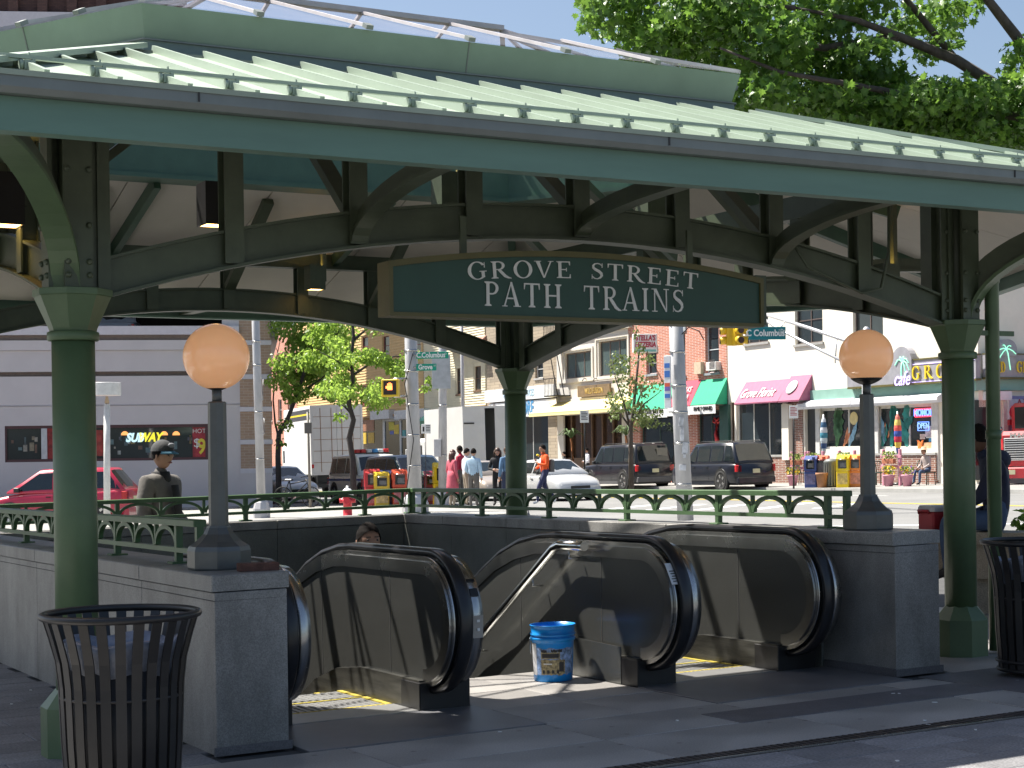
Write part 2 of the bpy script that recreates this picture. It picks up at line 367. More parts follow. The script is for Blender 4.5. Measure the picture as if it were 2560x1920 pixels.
def stripe(name, a, b, wd, m):
    a, b = Vector(a), Vector(b); t = (b-a).normalized(); n = Vector((-t.y, t.x))*wd/2
    pts = [a-n, b-n, b+n, a+n]; mb = MB(); mb.add([(p.x,p.y,gz(p.x)-0.126) for p in pts],[(0,1,2,3)]); o = mb.build(name, m); o['kind'] = 'structure'
for k in range(2): stripe('crosswalk_line', (0.5, 33+k*3.2), (16, 27.5+k*3.2), 0.3, whitep)
for k in range(5): stripe('crosswalk_line', (2.0+k*1.5, 47-k*.7), (4.2+k*1.5, 51-k*.7), 0.32, whitep)
for k in (0, 0.22): stripe('centre_line', SP(-30, 11.2+k)[:2], SP(70, 11.2+k)[:2], 0.11, yellowp)
stripe('parking_line', SP(-12, 7.2)[:2], SP(70, 7.2)[:2], 0.11, whitep)

# ------------------------------------------------------------------ stairwell parapet
par = fthing('stairwell_parapet', 'low grey granite parapet walls around the stair and escalator opening', 'parapet', 3, 7)
CAP0, CAP1 = 0.845, 0.93
def wallrun(a0, a1, b0, b1, along, step, flip=False):
    """run of wall blocks and coping stones; along 'w' or 'u' from a0 to a1, thickness b0..b1"""
    n = max(1, round((a1-a0)/step)); st = (a1-a0)/n
    for k in range(n):
        p, q = a0+k*st, a0+(k+1)*st-0.005
        mk = lambda lo, hi, z0, z1, e: (MB().bev((b0+lo, p, z0), (b1+hi, q, z1), e) if along == 'w' else MB().bev((p, b0+lo, z0), (q, b1+hi, z1), e))
        mk(0,0,0.0,CAP0-0.006,0.003).build('wall_block', granite, par, SH)
        mk(-0.015,0.015,CAP0,CAP1,0.006).build('coping_stone', granite, par, SH)
        mk(-0.004,0.004,CAP0-0.05,CAP0-0.047,0.0005).build('joint_line', groutm, par, SH)
wallrun(-0.56, 7.25, 0.565, 0.96, 'w', 1.3)
wallrun(-0.56, 7.25, 5.13, 5.505, 'w', 1.3)
wallrun(0.965, 5.125, 6.86, 7.25, 'u', 1.3)
for k in range(6):                                      # polished lining of the well
    w0 = 0.16+k*1.117; MB().box((0.964,w0,-4.6),(0.985,w0+1.112,CAP0-.01)).build('lining_panel', granpol, par, SH)
    MB().box((5.105,w0,-4.6),(5.126,w0+1.112,CAP0-.01)).build('lining_panel', granpol, par, SH)
for k in range(3):
    u0 = 0.987+k*1.372; MB().box((u0,6.835,-4.6),(u0+1.367+(.004 if k == 2 else 0),6.856,CAP0-.01)).build('lining_panel', granpol, par, SH)
for a_, b_ in (((0.55,-0.575,0),(0.975,-0.562,0.045)),((5.115,-0.575,0),(5.52,-0.562,0.045)),((5.11,-0.56,0),(5.126,0.14,0.05))): MB().box(a_, b_).build('plinth', darkslab, par, SH)
MB().box((5.108,6.865,-4.6),(5.16,7.235,CAP0-.03)).build('corner_block', granpol, par, SH)  # hidden filler added to keep sunlight from leaking through the corner
pit_floor = fstruct('stairwell_floor', MB().box((0.9,PW0,-4.8),(5.2,6.9,-4.62)), granpol)
MB().box((PU0+.01,0.10,-4.6),(PU1-.01,0.155,-0.05)).build('lining_panel', granpol, par, SH)

# ------------------------------------------------------------------ railings with small arches
rgreen = mat('railing_green_paint', (0.075, 0.145, 0.062), 0.42, var=0.14, scale=5, bump=0.04)
rp = {}
def railing(label, u, w, d, length, first=0.0, ends=(True, True)):
    """along local +x; put with rotation"""
    rot = TH + (0 if d == 'u' else R(90)); base = L(u, w)
    t = thing('railing', label, 'railing', (base.x, base.y, sz(u,w)+CAP1), rot, 'railings on the stairwell parapet')
    du = (1,0) if d == 'u' else (0,1); g = sz(u+du[0]*length, w+du[1]*length)-sz(u,w); k = g/length
    wp = lambda p: Vector((p.x, p.y, p.z+k*p.x))
    b = lambda mb, nm: mb.build(nm, rgreen, t, wp)
    b(MB().bev((0,-0.038,0.222),(length,0.038,0.262),0.006), 'top_rail')
    b(MB().box((0,-0.022,0.066),(length,0.022,0.094)), 'bottom_rail')
    sp = 0.43; n = int((length-first)/sp)
    pm = MB().box((-0.02,-0.02,0.012),(0.02,0.02,0.222)).bev((-0.055,-0.055,0.0),(0.055,0.055,0.012),0.004).mesh('post', rgreen)
    hm = MB().box((-0.013,-0.012,0.100),(0.013,0.012,0.222)).mesh('hanger', rgreen)
    pts = [(0.208*math.cos(math.pi*i/14), 0, 0.124+0.096*math.sin(math.pi*i/14)) for i in range(15)]
    am = MB().sweep(pts, [(-0.018,-0.009),(0.018,-0.009),(0.018,0.009),(-0.018,0.009)], up=(0,1,0)).mesh('arch', rgreen)
    am = MB()
    for s in (0,):
        o_ = [(0.213*math.cos(math.pi*i/14), 0.096+0.127*math.sin(math.pi*i/14)) for i in range(15)]
        i_ = [(0.187*math.cos(math.pi*i/14), 0.096+0.100*math.sin(math.pi*i/14)) for i in range(15)]
        vs = []; fs = []
        for y in (-0.016, 0.016):
            for (x, z) in o_: vs.append((x, y, z))
            for (x, z) in i_: vs.append((x, y, z))
        for i in range(14):
            fs += [(i,i+1,15+i+1,15+i),(30+i,45+i,45+i+1,30+i+1),(i,30+i,30+i+1,i+1),(15+i,15+i+1,45+i+1,45+i)]
        fs += [(0,15,45,30),(14,44,59,29)]; am.add(vs, fs)
    am = am.mesh('arch', rgreen)
    for i in range(n+1):
        x = first+i*sp
        put('post' if i % 3 == 0 else 'hanger', pm if i % 3 == 0 else hm, t, (x, 0, k*x))
        if i < n: put('arch', am, t, (x+sp/2, 0, k*(x+sp/2)))
    if ends[0] and first > 0.1: put('post', pm, t, (0.02, 0, 0))
    if ends[1] and length-first-n*sp > 0.1: put('post', pm, t, (length-.02, 0, k*length))
    return t
railing('green arcaded railing on the coping right behind the blue bucket, running to the far lamp', 5.31, 0.10, 'w', 6.95, 0.22)
railing('green arcaded railing along the back coping, in front of the man in a cap', 0.80, 7.05, 'u', 4.51, 0.10)
railing('green arcaded railing behind the near green column, running back from the near lamp', 0.765, 0.26, 'w', 6.8, 0.40)

# ------------------------------------------------------------------ escalators and stair
W1 = 1.0
def drop(x, r=2.2):                                     # flat, then a curve into a 30 degree fall
    if x <= 0: return 0.0
    xa = r*math.sin(R(30))
    if x < xa: return r-math.sqrt(r*r-x*x)
    return r*(1-math.cos(R(30)))+(x-xa)*math.tan(R(30))
NC, NZ, NR = 0.14, 0.53, 0.355
def dloop(rad, wend=5.6, n=30):                          # loop outline (w, z): top run back to front, round the newel, bottom run
    top = []; w = wend
    xs = [wend, 4.5, 3.6, 3.0, 2.7, 2.4, 2.1, 1.8, 1.5, 1.3, 1.0, 0.6, 0.35]
    for x in xs: top.append((x, NZ+rad-drop(x-W1-.28)))
    arc = [(NC-rad*math.sin(math.pi*i/n), NZ+rad*math.cos(math.pi*i/n)) for i in range(n+1)]
    bot = [(x, NZ-rad-drop(x-W1+.02)) for x in reversed(xs)]
    return top, arc, bot
def balustrade(parent, u0, u1, skirt_l=True, skirt_r=True, label=None):
    um = u0+0.105
    top, arc, bot = dloop(NR)
    core = top+arc+bot
    bal = MB().prism(core, u0+0.035, min(u1-0.035, u0+.22), 'x').build('balustrade', panelm, parent, SH)
    if label: bal['label'] = label
    t2, a2, b2 = dloop(NR+0.002); t3, a3, b3 = dloop(NR-0.075)
    for (ua, ub) in ((u0+0.022, u0+0.036), (min(u1-.036,u0+.219), min(u1-.022,u0+.233))):   # bright rim on both faces
        mb = MB(); o_ = t2+a2; i_ = t3+a3; n = len(o_); vs = []
        for u in (ua, ub): vs += [(u,w,z) for w,z in o_]+[(u,w,z) for w,z in i_]
        fs = []
        for i in range(n-1):
            fs += [(i,i+1,n+i+1,n+i),(2*n+i,3*n+i,3*n+i+1,2*n+i+1),(i,2*n+i,2*n+i+1,i+1),(n+i,n+i+1,3*n+i+1,3*n+i)]
        mb.add(vs, fs, smooth=False).build('trim_ring', steel, bal, SH)
    # seams of the panel, on both faces
    mb = MB()
    for w in (0.62, 1.72, 2.9):
        for ua in (u0+0.033, u1-0.035): mb.box((ua, w, NZ-NR-drop(w-W1+.02)+.01), (ua+0.002, w+0.005, NZ+NR-drop(w-W1-.28)-.05))
    mb.build('seam', groutm, bal, SH)
    # steel nose cladding either side of the handrail
    for (ua, ub) in ((u0+0.04, um-0.05), (um+0.05, um+0.125)):
        t4, a4, b4 = dloop(NR+0.03); mb = MB(); n = len(a4)
        vs = [(ua,w,z) for w,z in t4+a4]+[(ub,w,z) for w,z in t4+a4]; n = len(t4+a4)
        t5, a5, b5 = dloop(NR-0.01); vs += [(ua,w,z) for w,z in t5+a5]+[(ub,w,z) for w,z in t5+a5]
        fs = []
        for i in range(n-1): fs += [(i,i+1,2*n+i+1,2*n+i),(n+i,3*n+i,3*n+i+1,n+i+1)]
        mb.add(vs, fs, smooth=False); mb.add(vs[:2*n], [(i,n+i,n+i+1,i+1) for i in range(n-1)], smooth=True).build('cladding', steel, bal, SH)
    th, ah, bh = dloop(NR+0.05)
    path = [(um,w,z) for w,z in th+ah]+[(um, 0.1, NZ-NR-.045)]
    sec = [(-0.042,-0.012),(-0.03,-0.026),(0.03,-0.026),(0.042,-0.012),(0.042,0.008),(0.028,0.02),(-0.028,0.02),(-0.042,0.008)]
    MB().sweep([(um,w,z) for w,z in th+ah], [(-y, x) for x, y in sec], up=(1,0,0), smooth=True).build('handrail', rubber, bal, SH)
    # plinth box and skirt
    ww = [0.15, 0.6, 1.0, 1.4, 1.8, 2.2, 2.7, 3.4, 4.5, 5.6]
    poly = [(w, NZ-NR+.004-drop(w-W1+.02)) for w in ww]+[(w, -0.05-drop(w-W1+.15)) for w in reversed(ww)]
    MB().prism(poly, u0, u1, 'x').build('skirt', skirtm, bal, SH)
    MB().bev((u0-0.004,0.135,0.0),(u1+0.004,0.40,NZ-NR-0.006),0.006).build('base_box', blackm, bal, SH)
    return bal
def steps(parent, u0, u1):
    me = {}
    for k in range(11):
        w = 0.52+k*0.40; d = drop(w+0.2-W1); z = -d-0.004
        h = drop(w+0.6-W1)-d+0.01
        mb = MB(); mb.box((u0+0.004, w, z-0.10), (u1-0.004, w+0.396, z))
        for i in range(16):
            x = u0+0.03+i*(u1-u0-0.06)/16; mb.box((x, w+0.03, z), (x+0.022, w+0.396-.03, z+0.006))
        st = mb.build('step', comb, parent, SH)
        mb = MB(); mb.box((u0+.004,w+.004,z+.0005),(u0+.04,w+.39,z+.008)); mb.box((u1-.04,w+.004,z+.0005),(u1-.004,w+.39,z+.008))
        mb.box((u0+.041,w+.002,z+.0005),(u1-.041,w+.028,z+.008)); mb.build('yellow_edge', mat('worn_yellow_edge',(.45,.36,.05),.6,var=.3,scale=20), st, SH)
    MB().bev((u0+.004,0.15,-0.03),(u1-.004,0.50,0.006),0.003).build('comb_plate', comb, parent, SH)
    mb = MB()
    for i in range(22):
        x = u0+.02+i*(u1-u0-.04)/22; mb.box((x,0.50,-0.02),(x+.016,0.535,0.003))
    mb.build('comb_teeth', yellowp, parent, SH)
e1 = fthing('escalator', 'steel escalator beside the near granite pillar, with yellow edged steps', 'escalator', 1.65, 0.2, 'escalators of the station entrance')
balustrade(e1, 0.99, 1.25); b1 = balustrade(e1, 2.06, 2.39); steps(e1, 1.25, 2.06)
MB().bev((1.0,-0.745,-0.02),(2.41,0.134,0.003),0.003).build('landing_plate', mat('landing_plate_steel',(0.20,0.20,0.21),0.42,0.45,var=0.2,scale=3,rvar=.1), e1, SH)
e2 = fthing('escalator', 'steel escalator against the sunlit parapet wall, beyond the stair with the bucket', 'escalator', 4.3, 0.2, 'escalators of the station entrance')
b2 = balustrade(e2, 3.60, 3.89); balustrade(e2, 4.72, 5.03); steps(e2, 3.89, 4.72)
MB().bev((3.59,-0.745,-0.02),(5.10,0.134,0.003),0.003).build('landing_plate', MATS['landing_plate_steel'], e2, SH)
poly = [(.33,.0),(1.22,.0),(2.2,-.57),(3.6,-1.4),(3.6,-.9),(2.2,.1-.18),(1.5,.22),(1.0,.26),(.33,.24)]
MB().prism(poly, 3.592, 3.599, 'x').build('side_plate', panelm, b2, SH)
# control box and switches on the nose between escalator and stair; notice on the next one
mb = MB(); a = R(96); zc = NZ
for ang, sz_ in ((74, .05), (100, .075)):
    pass
um = 2.252
def nose(u, ang, out=0.033):  # point on the nose, angle from the top
    return Vector((u, NC-(NR+out)*math.sin(R(ang)), NZ+(NR+out)*math.cos(R(ang))))
for ang, wd, hh, m_ in ((92, .066, .13, mat('switch_plate',(0.32,0.31,0.30),0.4,0.6,var=.1)), (62, .05, .05, blackm), (50,.05,.02,blackm)):
    p = nose(um, ang); t = Vector((0, -math.cos(R(ang)), -math.sin(R(ang)))); n_ = Vector((0, -math.sin(R(ang)), math.cos(R(ang))))
    MB().bar(p - t*hh/2, p + t*hh/2, wd, 0.006, up=n_).build('control_panel', m_, b1, SH)
p = nose(um, 90, .038); mb = MB(); mb.cbox(p+Vector((0,0,.02)),(.018,.006,.014)); mb.cbox(p+Vector((0,0,-.03)),(.016,.008,.016)); mb.build('key_switch', whitem, b1, SH)
p = nose(3.662, 58, 0.033); t = Vector((0,-math.cos(R(58)),-math.sin(R(58)))); n_ = Vector((0,-math.sin(R(58)),math.cos(R(58))))
MB().bar(p-t*.075, p+t*.075, 0.08, 0.004, up=n_).build('notice', mat('notice_white',(0.7,0.72,0.74),.4,var=.03), b2, SH)
mb = MB()
for k in range(5): mb.bar(p+n_*.0035+t*(-.02+k*.018), p+n_*.0035+t*(-.014+k*.018), 0.06-.008*(k%3), 0.002, up=n_)
mb.build('notice_text', blackm, b2, SH)
# stair
st = fthing('staircase', 'dark granite stair between the two escalators, going down', 'stair', 3, 1.2)
for k in range(14):
    w = 1.26+k*0.30; z = -0.175*(k+1)
    MB().bev((2.395,w,z-0.18),(3.60,w+0.32,z),0.006).build('step', granpol, st, SH)
MB().box((2.39,1.20,-0.3),(3.6,1.262,-0.02)).build('nosing', darkslab, st, SH)
hr = fthing('stair_handrail', 'slim steel stair handrail fixed to the escalator side behind the blue bucket', 'handrail', 3.55, 1.0)
path = [(3.53,0.66,0.885),(3.53,0.98,0.885),(3.53,1.06,0.86)]+[(3.53,1.06+.3*k,0.86-.19*k) for k in range(1,12)]
MB().tube(path, 0.033, 12).build('rail', mat('polished_steel',(0.72,0.71,0.68),0.14,1.0,var=.04), hr, SH)
for w, z in ((0.86,0.885),(1.36,0.67),(2.2,0.14)):
    MB().tube([(3.53,w,z-.02),(3.53,w,z-.085),(3.612,w,z-.085)], 0.008, 6).build('bracket', steel, hr, SH)
# ------------------------------------------------------------------ canopy
can = fthing('station_canopy', 'large pale green hexagonal station canopy on green steel columns', 'canopy', 0, 0, z=0.0)
LA, LB = 6.23, 6.45
C30 = math.cos(R(30)); T30 = math.tan(R(30))
H0 = [(0,0),(LA,0),(LA+LB/2*T30,LB/2),(LA,LB),(0,LB),(-LB/2*T30,LB/2)]
BIS = [(-.5,-C30),(.5,-C30),(1,0),(.5,C30),(-.5,C30),(-1,0)]
def hexo(d, z): return [Vector((p[0]+b[0]*d/C30, p[1]+b[1]*d/C30, z)) for p, b in zip(H0, BIS)]
DE, ZE = 1.39, 2.95                                  # eave offset and fascia bottom
DK, ZR0, ZR1 = -1.28, 3.19, 4.02                     # roof: from the gutter up to the curb
SL = (ZR1-ZR0)/(DE-DK)
def ring_piece(k, prof):                             # profile of (offset, z) swept along side k
    a = [hexo(d, z)[k] for d, z in prof]; b = [hexo(d, z)[(k+1) % 6] for d, z in prof]; n = len(prof)
    return MB().add(a+b, [tuple(range(n-1,-1,-1)), tuple(range(n,2*n))]+[(i,(i+1)%n,n+(i+1)%n,n+i) for i in range(n)])
for k in range(6):
    ring_piece(k, [(DE,ZE),(DE,ZE+.152),(DE-.03,ZE+.152),(DE-.03,ZE+.02),(DE-.10,ZE+.02),(DE-.10,ZE)]).build('fascia', teal, can)
    ring_piece(k, [(DE-.02,ZE+.154),(DE+.055,ZE+.154),(DE+.075,ZE+.18),(DE+.075,ZR0+.005),(DE+.06,ZR0+.005),(DE+.05,ZE+.175),(DE-.02,ZE+.175)]).build('gutter', gutterm, can)
    ring_piece(k, [(DE+.082,ZR0-.012),(DE+.086,ZR0+.012),(DE+.02,ZR0+.016),(DE+.02,ZR0+.008)]).build('drip_edge', roofm, can)
def side(k):                                         # origin, along, inward of the eave line of side k
    h = hexo(DE, 0); a, b = h[k], h[(k+1) % 6]; e = (b-a); n = e.length; e = e/n; return a, e, Vector((-e.y, e.x, 0)), n
RUN = DE-DK; SP_R = 0.325
for k in range(6):
    a, e, inn, n = side(k); bm_ = lambda x: max(0.0, min(RUN, x/T30, (n-x)/T30))
    cnt = int(n/SP_R); x0 = (n-cnt*SP_R)/2; xs = [0.0]+[x0+i*SP_R for i in range(cnt+1)]+[n]
    pt = lambda x, y, z=0.0: a+e*x+inn*y+Vector((0,0,ZR0+SL*y+z))
    allp = MB(); allr = MB()
    brk = [RUN*T30, n-RUN*T30]
    for i in range(len(xs)-1):
        p, q = xs[i]+.006, xs[i+1]-.006
        if q-p < .02: continue
        top = [(x, bm_(x)) for x in [q]+[b for b in reversed(brk) if p < b < q]+[p]]
        poly = [(p,-0.03),(q,-0.03)]+[t for t in top if t[1] > -0.02]
        mb = MB() if k in (0, 5) else allp
        vs = [pt(x,y,0) for x,y in poly]+[pt(x,y,-.03) for x,y in poly]; m_ = len(poly)
        mb.add(vs, [tuple(range(m_)), tuple(range(2*m_-1,m_-1,-1))]+[(j,(j+1)%m_,m_+(j+1)%m_,m_+j) for j in range(m_)])
        if k in (0, 5): mb.build('roof_pan', roofm, can)
    if k not in (0, 5): allp.build('roof_pan', roofm, can)
    for x in xs[1:-1]:
        y1 = bm_(x)
        if y1 < .15: continue
        mb = MB() if k in (0, 5) else allr
        mb.bar(pt(x,-.03,.022), pt(x,y1-.02,.022), 0.024, 0.046, up=(0,0,1))
        if k in (0, 5): mb.build('standing_seam', roofm, can)
    if k not in (0, 5): allr.build('standing_seam', roofm, can)
    if k in (0, 5):
        for fr in (.13, .46, .78):
            q = a+e*(n*fr)-inn*.077; MB().box((q.x-.004,q.y-.004,ZE+.185),(q.x+.004,q.y+.004,ZR0)).build('gutter_seam', groutm, can)
    # snow rail on clamps
    yr = 0.30; ra, rb = yr*T30, n-yr*T30
    if k in (0, 1, 5):
        MB().bar(pt(ra,yr,.066), pt(rb,yr,.066), 0.024, 0.018).build('snow_rail', roofm, can)
        cm = MB(); cm.cbox((0,0,.028),(.05,.035,.042)); cm.cbox((.018,0,.05),(.014,.03,.022)); cm.cbox((0,.0,.072),(.008,.010,.03))
        cm.tube([(-.045,0,.03),(-.029,0,.03)], .024, 10); cm = cm.mesh('rail_clamp', roofm)
        for x in xs[1:-1]:
            if ra < x < rb: put('rail_clamp', cm, can, pt(x,yr,.002), (0,0,math.atan2(e.y,e.x)))
    # hip cap
    h0, h1 = hexo(DE+.03, ZR0)[k], hexo(DK, ZR1)[k]
    MB().bar(h0+Vector((0,0,.035)), h1+Vector((0,0,.035)), 0.14, 0.03).build('hip_cap', roofm, can)
    # soffit in panels
    cnt = 6 if k in (0,3) else 4
    for i in range(cnt):
        p, q = n*i/cnt+.006, n*(i+1)/cnt-.006
        top = [(x, min(bm_(x)+.02, RUN-.02)) for x in [q]+[b for b in reversed(brk) if p < b < q]+[p]]
        poly = [(p,.06),(q,.06)]+[t for t in top if t[1] > .1]; m_ = len(poly)
        vs = [pt(x,y,-.13) for x,y in poly]+[pt(x,y,-.115) for x,y in poly]
        MB().add(vs, [tuple(range(m_-1,-1,-1)), tuple(range(m_,2*m_))]+[(j,(j+1)%m_,m_+(j+1)%m_,m_+j) for j in range(m_)]).build('soffit_panel', soffitm, can)
    # curb of the skylight
    ring_piece(k, [(DK-.17,ZR1-.03),(DK-.17,ZR1+.125),(DK-.22,ZR1+.125),(DK-.22,ZR1-.03)]).build('curb', mat('grey_green_curb',(.165,.225,.205),.45,var=.1), can)
    ring_piece(k, [(DK-.155,ZR1+.118),(DK-.155,ZR1+.127),(DK-.2,ZR1+.127),(DK-.2,ZR1+.118)]).build('drip_line', gutterm, can)
    ring_piece(k, [(DK+.04,ZR1-.012),(DK+.04,ZR1+.004),(DK-.169,ZR1+.035),(DK-.169,ZR1-.012)]).build('flashing', gutterm, can)
    ring_piece(k, [(DK-.19,ZR1+.13),(DK-.125,ZR1+.335),(DK-.15,ZR1+.34),(DK-.23,ZR1+.34),(DK-.23,ZR1+.13)]).build('curb_fascia', curbm, can)
    ring_piece(k, [(DK-.23,ZR1-.12),(DK-.23,ZR1+.345),(DK-.28,ZR1+.345),(DK-.28,ZR1-.12)]).build('inner_curb', mat('inner_green',(.085,.165,.115),.5,var=.1), can)
    ring_piece(k, [(DK-.05,ZR1-.16),(DK-.05,ZR1-.125),(DK-(0.86 if k == 0 else .34),ZR1-.125),(DK-(0.86 if k == 0 else .34),ZR1-.16)]).build('ring_flange', MATS['inner_green'], can)  # front flange widened, out of view, to set the sun patch edge
    a2, b2_ = hexo(DK-.122, ZR1+.335)[k], hexo(DK-.122, ZR1+.335)[(k+1)%6]; mid = a2.lerp(b2_, .5)
    a3 = hexo(DK-.187, ZR1+.135)[k].lerp(hexo(DK-.187, ZR1+.135)[(k+1)%6], .5)
    MB().bar(a3, mid, .008, .006, up=-inn).build('seam_strip', gutterm, can)
# skylight glass
gl = bpy.data.materials.new('skylight_glass'); gl.use_nodes = True; N = gl.node_tree.nodes; K = gl.node_tree.links
tr = N.new('ShaderNodeBsdfTransparent'); tr.inputs[0].default_value = (.95,.95,.97,1); gs = N.new('ShaderNodeBsdfGlossy'); gs.inputs['Roughness'].default_value = .12
gs.inputs[0].default_value = (.9,.9,.95,1); df = N.new('ShaderNodeBsdfDiffuse'); df.inputs[0].default_value = (.72,.71,.82,1)
nz = N.new('ShaderNodeTexNoise'); nz.inputs['Scale'].default_value = 3; mr = N.new('ShaderNodeMapRange'); mr.inputs[3].default_value = .03; mr.inputs[4].default_value = .10; K.new(nz.outputs[0], mr.inputs[0])
m1 = N.new('ShaderNodeMixShader'); K.new(mr.outputs[0], m1.inputs[0]); K.new(tr.outputs[0], m1.inputs[1]); K.new(df.outputs[0], m1.inputs[2])
m2 = N.new('ShaderNodeMixShader'); m2.inputs[0].default_value = .08; K.new(m1.outputs[0], m2.inputs[1]); K.new(gs.outputs[0], m2.inputs[2]); K.new(m2.outputs[0], N['Material Output'].inputs[0])
KG = hexo(DK-.13, ZR1+.345); ap = LB/2+(DK-.13); GS = .335
RG = [Vector((LB/2*T30, LB/2, ZR1+.345+ap*GS)), Vector((LA-LB/2*T30, LB/2, ZR1+.345+ap*GS))]
faces = [(0,1,RG[1],RG[0]),(1,2,RG[1],None),(2,3,RG[1],None),(3,4,RG[0],RG[1]),(4,5,RG[0],None),(5,0,RG[0],None)]
for k, (i, j, r2, r3) in enumerate(faces):
    a, b = KG[i], KG[j]; e = (b-a); n = e.length; e = e/n; inn = Vector((-e.y,e.x,0)); apk = (r2-a).dot(inn)
    slope_k = (r2.z-a.z)/apk; quad = [a, b, r2]+([r3] if r3 else [])
    cnt = 6 if r3 else 4
    xr2 = (r2-a).dot(e); xr3 = (r3-a).dot(e) if r3 else xr2
    def hy(x):                                      # how far up the face reaches at x
        if x < xr3: return apk*x/xr3
        if x > xr2: return apk*(n-x)/(n-xr2)
        return apk
    f3 = lambda x, y, z=0: a+e*x+inn*y+Vector((0,0,slope_k*y+z))
    for c in range(cnt):
        p, q = n*c/cnt, n*(c+1)/cnt; pts = [(p,0),(q,0)]
        for x in [q]+[x for x in (xr2,xr3) if p < x < q]+[p]:
            if hy(x) > .01 and (not pts or (x,hy(x)) != pts[-1]): pts.append((x,hy(x)))
        MB().add([f3(x,y) for x,y in pts], [tuple(range(len(pts)))]).build('glass_pane', gl, can)
        if c: 
            x = p; MB().bar(f3(x,-.02,.02), f3(x,hy(x),.02), .028, .022).build('glazing_bar', mat('glazing_bar_grey',(.5,.47,.48),.5), can)
            MB().bar(f3(x,-.045,.012), f3(x,.02,.022), .05, .03).build('bar_end_cap', gutterm, can)
    MB().bar(f3(0,0,.012), r3 if r3 else r2, .04, .025).build('glazing_bar', MATS['glazing_bar_grey'], can)
MB().bar(RG[0]+Vector((0,0,.03)), RG[1]+Vector((0,0,.03)), .08, .04).build('ridge_cap', MATS['glazing_bar_grey'], can)
# columns
def column(k):
    u, w = H0[k]; base = sz(u, w); c = MB()
    c.lathe([(.112,.34),(.112,2.17)], 20, (u,w,base), smooth=True)
    col = c.build('column', green, can)
    MB().lathe([(.195,-.02),(.195,.255),(.182,.27),(.118,.345),(.112,.35)], 8, (u,w,base), smooth=False, rot=R(22.5)).build('base', green, col)
    zz = 2.17
    MB().lathe([(.128,zz-.035),(.134,zz-.03),(.134,zz+.01),(.122,zz+.015)], 24, (u,w,0)).build('collar', green, col)
    MB().lathe([(.122,zz+.015),(.126,zz+.03),(.20,zz+.195),(.208,zz+.20),(.208,zz+.232),(.19,zz+.236)], 8, (u,w,0), smooth=False, rot=R(22.5)).build('capital', green, col)
    z0, z1 = zz+.23, 3.50
    mb = MB(); mb.box((u-.11,w-.012,z0),(u+.11,w+.012,z1)); mb.box((u-.012,w-.11,z0),(u+.012,w+.11,z1))
    mb.lathe([(.075,z0),(.075,z1)], 12, (u,w,0))
    for s in (-1, 1):
        mb.box((u+s*.13-.012,w-.075,z0),(u+s*.13+.012,w+.075,z1)); mb.box((u-.075,w+s*.13-.012,z0),(u+.075,w+s*.13+.012,z1))
    post = mb.build('post', dgreen, can)
    if k < 2:
        bt = MB().ball((0,0,0), .017, 8, 5).mesh('bolt', dgreen)
        for zq in (z0+.07, z0+.14, z0+.33, z0+.62, z0+.92):
            for s in (-1, 1):
                put('bolt', bt, post, (u+s*.055,w-.146,zq)); put('bolt', bt, post, (u-.146,w+s*.055,zq))
for k in (0, 1, 3, 4): column(k)
